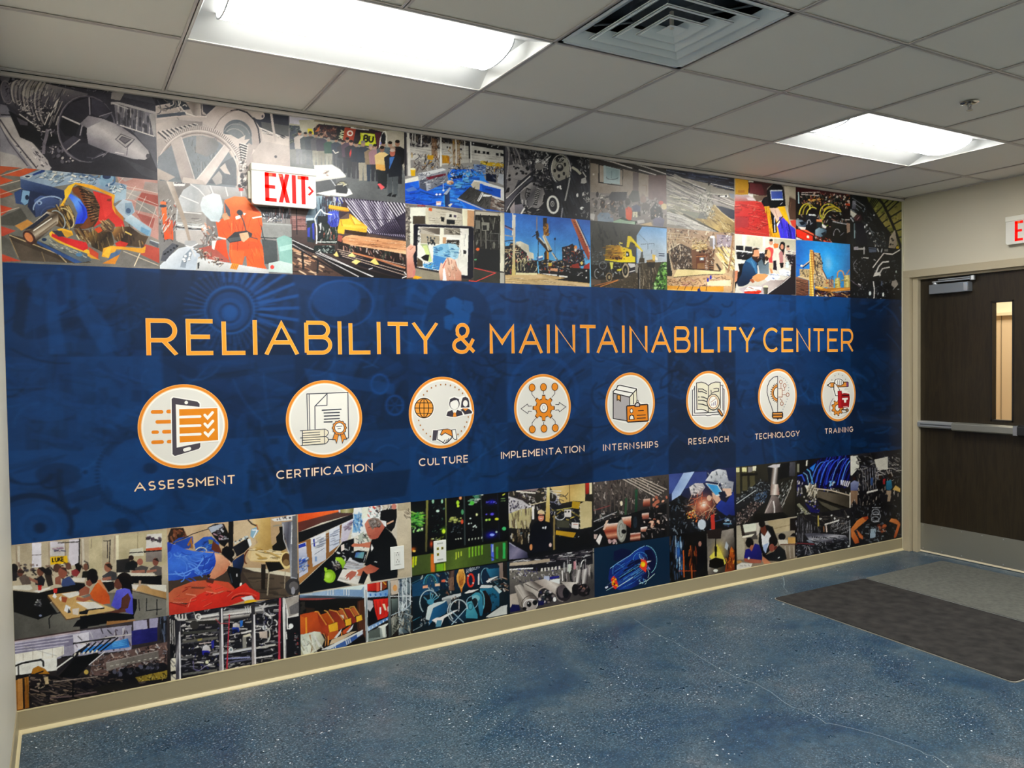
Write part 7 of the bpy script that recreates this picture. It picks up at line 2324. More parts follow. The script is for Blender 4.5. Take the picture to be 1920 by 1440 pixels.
ART[0,2] = ('photograph of people seated at tables in a training hall, front row in orange and purple', '''
@ 0 980 6
g #b8ab94,#c0b39c,#8c8880 0,200 0,1300
p #7c7872 130,950 540,980 1000,800 1870,760 1870,1300 130,1340
G #7f7d76,#5f5e5a 900,900 600,1300 130,960 1870,740 1870,1100 900,1200 130,1340
r #9c8c7c 10 7 180,260 190,500 1290,150 1280,460
r #d0c8b8 26 4 210,260 215,500 930,180 940,470
p #e8e4f0 360,230 465,225 465,500 360,505
l #8c8488 8 360,365 465,360
p #ddd8e4 565,215 620,210 725,220 725,370 565,370
p #cfcac8 570,280 720,260 720,370 570,375
s 8 20,60 8,14 0,20 #5c5c7c;#a87c9c 575,290 715,280 715,330 580,330
p #d6d0dc 780,190 890,180 880,480 800,480 770,400
l #4c4848 12 650,228 890,215
l #3c3838 16 895,180 890,480
p #c4b898 1000,170 1150,150 1150,620 1000,540
l #8c8070 6 1030,180 1025,290
p #b8ac94 1150,150 1280,150 1280,500 1150,500
l #4c4844 10 1160,205 1240,205
l #3c3838 12 1240,190 1230,470
l #5c5450 12 1210,210 1210,400
p #c0b494 1300,140 1870,80 1870,480 1310,480
l #e4dcbc 30 1320,140 1320,470
l #8c8068 6 1550,110 1548,290
p #d8d4d0 1650,130 1820,120 1820,280 1640,300
s 8 30,50 20,34 0,20 #2c2830;#4c3c4c 1660,160 1800,170 1800,220 1660,200
p #c85c3c 1640,290 1820,275 1820,305 1640,315
p #2a2628 1600,320 1820,305 1820,330 1600,340
p #8c8480 1640,330 1820,320 1820,440 1640,440
p #d8d4c0 1460,300 1610,280 1620,370 1455,380
l #3c3838 12 1455,340 1610,330
p #343234 1310,420 1460,400 1460,560 1310,560
p #eab81c 565,385 755,370 765,455 570,475
t #2a2418 12 46 592,440 718,432 LUKE
s 70 20,60 10,24 30,60 #2a2228;#5c4844;#14121a;#8c7468;#44404c 135,470 1000,440 1000,620 135,640
e #1e1a1e 160,520 40,60
p #26242a 130,540 190,560 190,650 130,660
e #6c4438 230,560 32,44
p #3c2c28 180,560 220,530 280,540 270,570
p #6a5e58 210,620 270,580 340,620 350,690 250,700
e #7c5444 455,550 40,50
p #1c1820 430,510 480,495 520,520 500,570
p #26242c 390,640 470,590 510,640 490,710 400,700
p #9c7060 320,610 420,650 430,690 340,650
e #5c4034 640,510 40,50
e #201c20 545,560 42,46
p #3a302c 500,590 580,590 600,700 540,720
e #8c5848 705,560 50,64
p #3c2c28 680,510 740,505 760,560 735,540
p #8a5c4c 620,620 680,590 690,700 620,690
p #3f4f78 700,640 780,600 850,680 860,760 740,780 690,700
e #6c4c40 770,490 32,40
p #1a1618 840,470 880,450 920,490 900,560 860,540
p #8c3c40 800,540 860,520 900,560 860,610 810,590
e #7c5848 965,500 26,40
p #22221e 930,550 990,540 1000,620 920,620
p #d8d0c4 800,620 960,620 950,670 830,660
p #1a181c 840,670 950,680 880,760 850,700
e #141216 1040,570 56,54
e #9c6c58 1215,500 44,56
p #3a2c28 1180,470 1230,455 1265,490 1260,530
p #4c4c50 1150,600 1240,540 1310,560 1320,640 1240,660 1160,640
l #9c6c5c 34 1150,640 1250,620
p #dcd8d0 1140,650 1260,650 1250,665 1140,665
p #1c1a20 1150,670 1280,660 1290,740 1220,780
e #3c2a28 1475,395 30,30
p #1e2024 1420,450 1500,420 1550,450 1540,540 1400,530
e #a87060 1575,440 34,38
p #5c5858 1520,510 1590,480 1670,500 1640,570 1520,560
e #8c5c50 1750,440 34,44
p #2a1e1c 1720,410 1770,400 1790,440
p #66605e 1680,520 1750,480 1820,500 1820,620 1740,580
l #a87868 30 1480,555 1630,545
l #a87868 26 1650,550 1760,535
p #e8e0d0 1320,560 1740,570 1740,600 1330,595
p #141218 1330,600 1740,600 1820,590 1820,700 1500,680 1480,840 1330,700
e #201618 1400,650 90,90
e #6c4438 1330,690 46,60
p #141014 1320,610 1420,600 1480,680 1460,740 1380,720
p #dcd8cc 140,710 340,700 370,740 330,760 150,750
p #e4e0d8 370,770 570,720 560,740 450,790
p #0f0f14 135,760 430,790 640,740 860,740 880,780 660,820 560,900 640,1010 430,1090 140,1000
p #15151c 600,740 950,680 980,760 900,780 640,810
s 20 20,60 8,14 20,60 #c8c8c4;#2c2c34;#6c6c70 390,860 470,870 460,940 400,930
l #0c0c10 20 430,1000 430,1090
e #8c94b0 455,1045 16,12
p #c8302c 425,705 470,705 465,760 430,760
p #c8302c 600,740 645,740 640,790 605,790
G #c49c68,#d8b47c 600,850 1100,1000 535,815 860,770 900,830 1290,970 1290,985 750,1085
l #6c4c2c 10 535,830 745,1090 1290,995
p #e8e4dc 690,800 880,770 900,810 780,850
p #f0ece4 850,890 1060,890 1180,955 1000,980
l #14141a 14 960,985 1175,960
p #f0f0f4 590,830 610,785 640,830 620,855
p #f0f0f4 720,990 740,920 795,950 770,1020
p #3c3c44 770,960 800,1010 760,1020
p #dcd0c4 810,970 890,960 880,1040 820,1030
p #a85c3c 690,830 760,840 740,900 700,890
p #f0e8d8 660,850 690,820 690,890
e #f4f0c0 840,585 1,1
p #1a1c24 890,1000 1000,980 980,1030 890,1030
e #16121a 1040,620 64,70
p #8c5848 970,660 1010,640 1040,690 1010,720 970,700
p #9c6450 890,760 960,710 1010,740 1000,800 890,830
G #e07438,#c85c2c 1060,700 1200,880 1010,800 1070,700 1100,670 1170,720 1230,820 1240,910 1150,920 1050,870
p #d88c64 1090,650 1130,640 1200,760 1170,750
l #a86850 40 860,850 940,870 1030,840
G #6c6cdc,#5456c0 1300,760 1450,1000 1310,760 1400,735 1460,750 1500,850 1520,960 1500,1035 1420,1010 1290,960 1250,930
p #5c3a30 1370,850 1440,790 1470,850 1440,960 1290,1010 1360,950
p #6c4438 1230,1000 1400,960 1420,1000 1240,1030
e #f0f0f0 1238,1030 20,20
p #0f0f13 1000,1040 1250,1010 1500,1030 1510,1080 1000,1170 820,1170 870,1100
p #14141a 1490,850 1540,860 1540,960 1500,1060
p #0c0c12 900,1050 1000,1040 980,1240 900,1240
p #a47c50 1200,1110 1520,1090 1530,1115 1200,1180
p #e8dcc8 990,1190 1340,1130 1200,1170 1100,1210 1040,1240 990,1230
G #caa476,#b08c60 1500,750 1870,830 1480,750 1600,700 1870,760 1870,855
p #e8e4d8 1650,700 1870,700 1870,780 1700,740
p #e4dcd4 1480,690 1560,700 1530,760 1490,740
l #b8a08c 26 1575,650 1570,720
l #4c3c2c 8 1480,765 1870,860
l #1c1c20 14 560,1190 550,1080 590,1030 680,1010
l #24242a 10 1650,850 1645,990 1820,970
l #24242a 12 1765,860 1765,1040
l #24242a 10 1560,860 1570,990
n .05 3
''')
ART[0,3] = ('photograph of a big engine workshop with a dark stair and yellow guards', '''
@ 0 1140 6
g #4c4448,#241f1f 0,300 0,1200
p #a8a4b8 140,385 800,270 1480,190 1480,470 700,560 140,680
p #8c88a0 140,400 880,290 880,400 720,440 140,520
r #c8c4d8 12 4 140,400 880,290 140,490 720,420
p #f4f0e4 140,520 720,430 720,520 640,560 140,650
r #b8b0a0 5 5 260,500 260,600 700,440 700,540
l #c8b8c0 18 140,380 500,325 900,265
l #4c3838 12 140,370 900,250
p #fbfbf4 160,600 500,580 640,560 640,700 160,760
l #a8a8a8 5 260,430 640,540
p #e8e4f4 820,300 1000,270 1000,500 840,520
s 30 30,110 8,16 60,50 #6c5c64;#f0ecf4;#2c2830;#9c8ca4 840,300 1480,210 1480,440 1200,470 860,510
p #3c7cc8 880,470 1440,340 1460,440 900,510
r #5ca0e4 12 4 1260,390 1430,350 1260,440 1430,410
p #b8b4d0 1500,150 1660,130 1660,240 1500,260
p #a8a4c0 1680,120 1780,110 1770,220 1680,225
G #34347c,#24246c 1500,260 1760,400 1480,255 1770,215 1770,370 1480,420
l #3c2c34 20 1660,130 1670,230
p #34343c 1780,90 1880,70 1880,360 1790,370
s 16 60,160 12,20 88,6 #6c7890;#1a1a20 1790,100 1870,90 1870,340 1800,350
l #d8d0cc 12 900,410 1200,330 1480,295
l #2c2a30 18 820,400 1300,330
p #6c5854 1040,560 1880,380 1880,700 1560,780 1000,800
s 220 20,70 8,16 20,70 #1c181a;#a88c80;#5c4844;#d8ccc4;#3c3030;#8c8c94 1040,540 1880,390 1880,620 1200,740 1000,780
G #8c8680,#726c68 1200,600 1780,560 1190,620 1780,480 1790,570 1420,640 1200,710
r #c8c4b8 8 9 1240,652 1275,648 1740,560 1770,556
l #a49c98 8 1190,615 1780,480
p #1c1820 1220,740 1840,610 1880,640 1880,700 1560,780 1200,800
d 40 16,28 #34343c;#121016;#5c5c6c 1220,720 1780,620 1780,680 1240,770
p #0c0a0c 600,800 700,740 960,540 1100,500 1120,540 1000,640 860,780 640,820
p #0e0c10 640,790 840,560 1090,500 900,720 760,800
l #1a181c 18 820,530 1000,410
r #16141a 16 5 900,510 1000,400 1130,490 1330,330
l #e4e0e4 12 1000,640 1180,490
l #24202a 26 640,740 860,530 1010,400
r #e8e0cc 20 6 840,530 850,505 1080,500 1095,470
l #f0f0ea 16 620,690 840,530
l #1c1c20 18 690,555 830,540
l #14141a 20 150,660 250,620 460,580 485,600 490,660
l #14141a 16 205,650 210,760
p #1c1820 150,760 380,730 700,780 1100,760 1560,780 1880,700 1880,830 1000,960 300,1140 150,1180
s 240 40,160 6,16 10,30 #0c0a0c;#5c504c;#3c3434;#8c7c6c;#2c2626;#1a1616 340,760 1500,800 1860,800 1500,880 340,1130
l #6c5c5c 16 560,1010 820,990 1150,930
l #8c8078 12 600,830 1100,770
l #0c0c0e 20 820,840 820,1000
l #8c7c74 14 340,910 440,940
G #b07c34,#8c5c24 150,820 300,1100 150,820 320,770 330,1120 150,1160
G #c08c54,#b88448 200,820 260,1100 200,800 250,790 260,1130 200,1140
l #1c1412 22 265,790 270,1130
r #8a6420 14 1 300,780 320,1120 300,780 320,1120
p #b8822c 350,740 370,680 430,650 500,680 560,740 520,740
l #24202a 16 400,740 490,710
p #2a2228 340,750 540,740 560,800 440,870 340,880
s 30 20,60 8,18 20,60 #c8b8a0;#16121a;#8c7c74 350,760 560,760 600,900 380,900
p #d0b890 500,780 540,770 550,850 510,860
G #8c7a34,#a8923c 1550,800 1880,720 1520,780 1880,700 1880,790 1560,830
s 30 16,50 6,12 60,60 #5c5020;#c8b468;#2c2818 1530,780 1880,710 1880,790 1560,830
e #c8ac60 970,720 26,26
l #e8e0d0 10 1380,880 1430,850
p #24201f 1030,900 1540,800 1580,880 1100,950
n .07 2
''')
ART[1,2] = ('photograph of a blue sleeved arm using a torque tool over a red pump', '''
@ 300 950 6.857
g #c4a888,#b89c7c 0,200 1600,300
p #c8ac8c 280,230 620,200 880,190 880,520 560,560 280,500
p #1e1a1c 880,180 945,180 940,560 880,560
p #d0b898 945,170 1220,150 1240,600 945,560
p #4c4038 60,930 500,880 880,780 1100,780 1780,860 1780,1180 1100,1200 60,1300
p #5c5044 1060,840 1720,880 1720,1150 1280,1180
s 16 60,240 10,20 0,10 #6c6050;#4c4238 1120,900 1700,930 1600,1140 1200,1150
p #d8d0b8 1060,780 1300,790 1700,850 1690,900 1200,830
r #2a221c 40 2 1320,740 1320,1060 1340,740 1330,1060
l #a89c88 18 1400,160 1410,700 1380,1140
l #a89c88 10 1610,820 1600,1050
p #3c2c24 140,280 300,270 330,360 280,480 110,460 100,380
s 40 30,90 14,30 50,40 #7c4c34;#2c1c18;#a87050;#5c3c2c 110,290 300,280 400,420 400,540 240,470 110,440
p #2c54a8 240,400 420,380 430,470 370,540 300,540 160,460
p #3464c0 440,480 560,390 660,380 760,470 760,600 680,580 460,570
s 16 40,120 14,26 -30,20 #4c80d8;#2c50a0;#5c8cdc 470,440 680,400 740,560 480,560
p #8a8a50 620,420 680,430 690,480 630,480
p #6c3c2c 680,440 760,500 800,600 700,580 660,540
l #9c6c34 30 360,500 400,420 410,520
l #2a2228 10 160,480 420,350 640,280
l #8c8480 8 190,460 400,380
o #d0d4c8 12 530,570 70,46 0 190,360
G #d8bc8c,#c8a870,#b89860 1200,300 1420,300 1190,160 1420,140 1430,480 1540,560 1600,560 1680,640 1680,780 1590,800 1340,720 1160,700 1120,640 1160,540 1260,460 1200,380
o #6c3c24 18 1150,640 60,100 20 90,280
p #e0c898 1180,560 1560,560 1540,700 1340,700 1160,690
s 14 60,180 14,24 10,20 #c8a464;#ecd8b0;#b8924c 1180,480 1540,560 1560,700 1200,680
e #e4cc90 1620,690 78,110
e #5c4428 1625,680 60,84
e #8c7450 1620,720 40,44
p #1c1814 1530,260 1600,250 1620,540 1560,570 1450,560 1440,510 1500,460 1490,390 1540,330
p #14120e 1350,710 1540,710 1600,800 1400,840
l #9c9484 20 1450,250 1590,230
G #8c8c94,#5c5c68,#a8acb4 1580,200 1740,200 1560,200 1740,180 1760,930 1680,920 1660,620
l #b8b8bc 14 1580,220 1590,420 1660,600
p #d8d8d8 1430,160 1740,100 1740,170 1470,190
s 14 10,26 8,20 80,20 #4c4040;#6a6060 1500,140 1700,115 1700,140 1500,165
l #e8ecf0 20 1705,200 1690,480
p #6c6c70 1700,120 1760,110 1770,920 1690,900
e #3c3a3c 1710,1030 100,110
e #6c6868 1720,1020 60,60
e #9c9ca4 1710,1080 26,50
p #8a8074 1640,1150 1780,1130 1780,1190 1600,1200
G #3a66d4,#4a7ce4,#2a50b4 200,500 400,900 80,400 100,470 220,490 310,540 430,570 700,600 720,660 720,740 640,860 560,880 400,910 200,945 80,955
q 26 120,300 8,16 20,40 #6c98f0;#2c50b0;#5a88e8 100,540 640,620 620,840 100,900
l #6c98f0 14 90,870 300,860 480,780 560,660
l #2a4ca8 14 560,620 580,720 540,840
p #2a4cb0 100,450 160,480 140,560 90,600
G #e8b090,#c88468 740,620 860,800 700,600 790,620 880,670 920,720 900,780 820,860 700,930 600,910 640,870 700,780 720,700
l #f0c8ac 10 880,680 915,740 860,800
p #c87c64 860,780 820,860 760,890
G #24201f,#0c0c10 620,250 900,450 610,270 700,220 820,220 870,320 910,420 860,470 830,520 780,490 700,400
s 46 20,60 10,20 30,50 #e4e4ec;#5c5460;#c8a0b0;#2a2428;#8c8c98 620,240 800,220 840,380 900,440 800,440 680,340
p #a8b0c0 620,270 790,220 810,250 660,340
p #121014 800,540 860,500 940,560 990,620 920,720 850,660 790,610
o #c8b8a0 26 900,600 70,70 0 -60,60
G #2c2c34,#0e0e12 960,500 1160,460 930,520 1130,400 1170,500 1080,590 990,640
r #d8d8d4 26 5 960,470 985,460 1090,400 1115,385
s 12 16,40 8,16 50,60 #e8f0f4;#2a2a30;#88a0b0 940,450 1140,370 1150,410 960,490
p #e4e8ec 1120,420 1160,410 1180,490 1150,520
p #8cb0c8 1170,290 1240,260 1270,310 1200,410 1160,380
l #f4f8fc 14 1180,300 1250,300 1200,400
l #3c3028 18 1130,170 1180,220 1250,250
l #a8683c 14 1240,230 1260,300
G #2c4470,#141c34 940,700 1080,780 930,700 1080,600 1080,720 1040,860 1020,900 940,780
p #121216 880,760 1030,800 1040,980 1000,1070 950,1040 920,1000 860,820
l #e8ecf0 14 985,860 990,900
l #3c4450 14 900,860 930,980
l #f0ece0 26 1040,980 1030,1090
G #c06a4c,#c8583c 200,1050 500,1250 80,1140 180,1050 420,960 640,940 880,970 960,1050 820,1200 300,1240 80,1260
p #7c4838 400,1030 600,1030 560,1060 400,1050
G #dc3c2c,#c83428 500,1100 500,1350 400,1180 600,1080 700,1130 960,1060 1100,980 1150,1040 1280,1110 1280,1200 1080,1210 860,1280 340,1370
p #c84434 80,1220 340,1260 400,1200 340,1380 80,1400
p #e0503c 600,990 700,980 900,1060 700,1100
l #f09078 10 590,1090 730,1115
l #f0a088 10 330,1120 460,1140
l #f09078 8 400,1180 360,1290
l #7c2018 10 130,1230 340,1280
o #7c241c 16 1080,1210 160,70 0 190,340
o #e86c58 10 1090,1190 170,80 0 190,330
p #e0e0e4 1040,1170 1180,1140 1220,1200 1100,1220
p #e8b830 1090,1210 1200,1190 1270,1220 1080,1250
s 20 40,140 6,12 -10,30 #e86450;#a82c24;#f4a090 200,1000 900,1010 900,1260 200,1280
p #5c3028 580,930 700,940 680,990 600,970
p #1e1a1c 600,880 650,880 640,910 610,915
n .04 3
''')
ART[1,3] = ('photograph of a dense rack of steel pipes, valves and gauges', '''
@ 300 1100 7.111
g #24222a,#1c1a22 0,300 0,1200
s 320 30,150 8,22 -6,14 #7c7c84;#e8e4e0;#34323a;#b8b4b0;#121016;#54545c;#8c8a90 280,330 1560,170 1560,1000 280,1190
s 200 14,50 8,20 80,60 #f4f0ec;#121016;#5c5a64;#b0a89c;#34346c 280,330 1560,180 1560,1000 280,1190
p #14141a 130,430 230,420 230,1240 130,1250
p #e4dcc8 130,960 210,950 210,1120 140,1130
p #e8e0cc 140,1180 220,1160 200,1270 140,1275
r #b8b4b0 12 3 140,430 140,760 190,450 200,770
s 24 30,80 8,18 80,60 #e8e4dc;#0e0e12;#7c7a7c 90,380 220,380 220,1200 110,1220
p #d8d4d0 1660,160 1850,110 1850,390 1700,420
G #b0a8a0,#8c8884 1700,160 1850,380 1670,160 1850,120 1850,350 1720,400
p #6c6a6c 1720,270 1850,200 1850,350 1740,370
p #16161c 1690,440 1850,400 1850,930 1680,950
s 30 14,40 6,12 0,20 #8c8c90;#2a2a30;#c04040 1790,600 1840,600 1840,900 1800,900
G #2c2a28,#b0b0b0,#e8e4e0,#4c4a4c 500,360 500,440 500,390 1560,200 1560,250 800,380 520,440
G #4c4a48,#c8c4c0,#8c8884,#2a282a 600,420 600,490 340,440 1200,360 1200,420 560,500 340,470
G #8c8884,#f0ece8,#5c5a5c 900,340 900,400 780,350 1380,290 1380,340 780,390
l #2a2826 50 420,520 520,480 760,470
e #3c3a38 460,510 60,60
o #e8e4e0 16 510,400 36,36
l #c8c4c0 26 200,390 240,440 340,440
r #c8c4c0 22 4 210,370 215,430 340,365 345,430
l #4c4c48 34 300,620 760,580
l #6c6a64 34 300,740 500,710 770,680
l #a0965c 26 500,715 560,700
l #5c5c5c 36 300,950 440,930
l #74726e 40 700,900 1200,820
l #c8c8cc 28 700,905 960,870 1220,820
l #d8d4d0 26 1080,620 1220,590
l #d4d0c8 24 1280,820 1540,770
l #e4e0e0 20 1280,950 1500,920
l #8c90b8 20 860,960 1200,940
l #5c5c70 24 900,1010 1220,960
l #6c6c68 30 300,1170 600,1130 760,1110
l #e4ccc8 12 520,760 700,740
p #8c8a84 1100,650 1150,640 1150,820 1100,830
l #d8d0b8 30 1110,660 1210,640
G #e4e4ec,#c8bcb8 570,780 680,880 570,800 620,770 660,800 680,860 560,860
G #3434b0,#24248c 560,860 670,900 556,850 640,850 670,870 650,910 570,910
p #34389c 680,730 720,710 720,810 690,830
e #16163c 620,895 40,20
G #f0e8e4,#c8c0c0 960,490 1060,540 970,500 1010,480 1060,500 1060,560 970,560
G #3050c0,#1c3888 960,540 1060,620 960,540 1050,540 1060,600 970,620
p #3478d0 1065,450 1105,450 1100,520 1070,540
e #14204c 1000,590 40,24
e #f0f0f0 1395,545 32,34
e #8c9ca4 1395,545 16,18
e #f4f4f4 945,840 32,34
e #9ca8b0 945,840 18,20
e #f0f4f4 1745,525 32,34
e #e8e4c0 625,1005 24,24
p #c8b8ac 1320,600 1430,590 1430,690 1330,680
l #d8b44c 14 1460,620 1460,700
o #d8d8d0 16 1420,640 46,90 0 -90,90
q 14 60,140 10,18 70,60 #f0ece8;#c8c4c4;#8c8c94 1280,200 1560,200 1560,560 1280,560
r #e8e8e8 12 3 1140,270 1150,350 1200,260 1210,350
G #34323a,#9c9a9c,#54525c 210,800 280,800 205,460 275,450 280,1230 210,1250
l #eceaf0 20 262,600 268,1230
G #3c3a40,#9c989c 790,600 850,600 785,300 840,290 850,1110 790,1130
l #f0ecf0 22 822,290 832,800 838,1110
G #3c3a3e,#a49c9c 1220,600 1280,600 1215,240 1265,230 1280,1030 1225,1045
l #f0ecf0 22 1255,370 1262,700 1270,1030
l #e4e4e0 34 1650,150 1655,500 1665,960
l #8c8a8e 12 1672,300 1680,950
l #c84c60 28 1600,150 1590,600 1590,970
l #c03c50 14 925,370 905,800 895,1110
l #b83848 18 900,900 890,1110
l #b84448 8 740,430 800,490 920,490
l #8c84b8 7 440,990 450,1100 520,1120 620,1050
l #e8e4e0 16 1690,300 1700,560 1740,560
l #dcdcd8 14 1680,600 1690,700
p #e8dcc8 640,1150 1100,1060 1200,1040 1200,1060 700,1170
n .07 2
''')
ART[2,2] = ('photograph of a man in black leaning over a bench with a green coupling', '''
@ 550 930 7.579
g #d8d0c0,#c4bcac 0,200 0,1300
G #d8ccb4,#bcae96 1500,100 1600,1100 1470,90 1670,70 1670,1140 1470,1160
p #b4a890 1480,90 1670,75 1665,200 1480,210
s 10 30,90 6,10 50,50 #4c4438;#8c8070 1590,200 1665,200 1665,320 1590,320
p #ecf0f0 860,160 1260,110 1260,300 1000,560 820,620 840,400
p #8cb8e0 860,260 1000,240 960,440 900,520 840,520
s 24 30,100 10,26 60,40 #5c98d8;#c8e0f0;#3c70b0;#a8c8e8 870,170 980,160 960,480 850,520
p #e8ecdc 970,170 1070,150 1060,300 970,330
s 24 20,70 8,20 60,50 #d8483c;#f0f0ec;#e86c60;#8c9c9c 1060,140 1250,120 1180,300 1060,290
l #f4f4f0 26 1110,230 1170,290
s 40 20,60 8,18 60,60 #1a1a20;#f0f0ec;#5c5c64;#c8b8ac 1180,120 1300,110 1460,130 1440,260 1240,300 1180,260
p #16161a 1240,210 1330,190 1470,180 1470,300 1440,440 1390,510 1300,440 1230,330
e #c88478 1430,150 36,40
p #c89c84 1320,390 1420,340 1430,360 1330,410
p #101014 1230,300 1310,300 1320,350 1240,340
p #e8e8e8 1230,340 1320,360 1320,440 1240,400
p #e8e4d8 820,600 1000,520 1080,600 1080,780 820,780
s 20 40,120 8,20 40,40 #2c2c34;#f4f4f0;#8c988c 830,560 1080,540 1080,760 850,760
p #b8c0b4 930,560 1000,500 970,640 920,660
G #e85c28,#f07038 60,300 600,260 50,250 640,200 640,230 60,375
G #6c3830,#5c4440 60,420 600,300 60,375 640,225 850,200 840,260 400,380 60,520
G #8c8a50,#c8c49c,#7c7848 660,190 850,190 650,185 860,165 850,240 680,240
p #ded8dc 640,200 665,190 670,240 645,230
G #16161a,#202228 60,580 840,300 60,520 850,255 850,320 60,680
G #a87c4c,#8c6438 60,1100 600,700 60,670 200,620 500,520 660,420 690,400 660,680 560,820 380,980 60,1280
G #f0f0fa,#a8b0d0,#c8cce0 80,680 180,1140 60,690 180,650 210,1080 70,1170
p #3048b0 60,700 170,660 180,710 60,750
s 24 30,90 12,30 -30,12 #3c64c8;#8cacec;#e8ecf8 70,900 200,860 205,1040 75,1080
G #e8eaf0,#c8ccdc 260,600 460,980 245,600 460,510 465,900 275,1010
l #24349c 22 290,610 300,720
s 16 80,160 6,12 -22,4 #a8b0c0;#8c94b0 310,600 450,560 455,700 320,740
l #8ca4cc 30 320,860 320,930
l #5c6478 6 300,830 440,740
G #e4e8f4,#bcc4d8 520,480 640,780 510,480 660,410 655,690 510,800
s 14 60,120 6,10 -20,6 #a4acc4;#94a0c0 520,500 640,460 640,680 530,740
G #dcdcec,#c0b4c8 700,400 830,640 690,400 850,320 820,480 760,640 680,660
s 10 40,90 14,24 -30,10 #8c7890;#f0ecf4;#b0a0b8 700,400 830,350 800,480 700,480
G #0b0d14,#14161c 300,1000 300,1300 60,1290 600,790 700,650 860,600 860,900 700,1120 640,1200 840,1270 80,1390
s 50 20,70 8,24 50,60 #1c2028;#05060a;#3c4450;#e4e8e8 580,800 800,640 880,800 760,900 620,980 420,1140
p #f0e0d8 675,700 720,680 730,760 680,790
G #a8d83c,#84b428 600,880 740,1000 600,870 680,870 730,920 745,970 700,1040 680,980 640,930 600,910
e #8cbc2c 510,1140 90,96 -10
e #a4d440 500,1150 68,70 -10
e #b8e45c 490,1130 40,40
e #c8f070 490,1130 20,20
p #a8d83c 440,1010 480,1030 470,1080 440,1060
p #24282c 400,1100 450,1060 440,1180 420,1180
s 34 20,60 8,16 40,60 #f4f0e8;#16141a;#8c7c78;#b8b4b0;#4c4444 560,960 640,940 680,1000 600,1060
G #dcdce4,#b8bcc4 760,900 900,1040 800,870 1000,960 980,1040 900,1060 710,1020
s 16 60,160 6,10 6,10 #a4a4ac;#c0b8b8 780,920 980,970 950,1030 760,1000
G #f0ece4,#e0dcd4 680,1060 960,1240 700,1040 1000,1050 920,1260 620,1200
s 10 60,160 5,8 10,8 #c8c0b8;#a8a0a0 700,1080 960,1080 920,1220 680,1200
p #14161c 860,790 920,770 1050,790 1020,950 940,950 830,900
G #4058a8,#6c9ca8,#7ca0a0 880,800 1010,880 890,800 1010,795 990,890 870,870
l #c8ccd4 8 1030,830 1000,930
p #c87c64 820,700 860,670 940,680 1100,650 1110,740 960,720 840,720
G #cc8470,#b06454 1020,400 1200,600 1010,400 1060,330 1130,310 1240,350 1300,440 1290,500 1200,600 1130,620 1080,600 1050,540 1030,480
p #8c7c74 1060,350 1130,305 1210,320 1260,400 1220,430 1150,440 1130,480 1090,440
d 30 10,22 #a49c98;#6c5c54;#8c8480 1080,340 1150,315 1240,390 1220,430 1120,450
e #b86a58 1180,480 26,40 20
l #8c4c40 10 1060,450 1100,440
l #7c3c34 8 1060,560 1100,570
G #0c0e13,#16181e 1200,700 1400,1100 1300,440 1400,530 1460,620 1480,720 1480,1160 1100,1220 1080,1100 1050,1000 1010,980 1080,760 1110,620 1200,600
p #f4f4f4 1110,680 1140,740 1110,790 1100,740
p #181a20 1010,980 1090,960 1220,1020 1150,1040
l #dce0e4 12 1150,930 1190,940
G #c87c60,#a85c4c 900,1080 1200,1010 900,1060 1090,970 1220,1030 1160,1080 960,1140 900,1130
e #e8e8e0 895,1092 26,26
p #b87060 770,1100 830,1060 900,1080 880,1130 800,1200 790,1150 740,1190 760,1140 730,1150
p #e4dcc8 1000,1250 1060,1120 1110,1220 1040,1260
p #16161c 920,1240 990,1060 1060,1120 1000,1250
n .04 3
''')
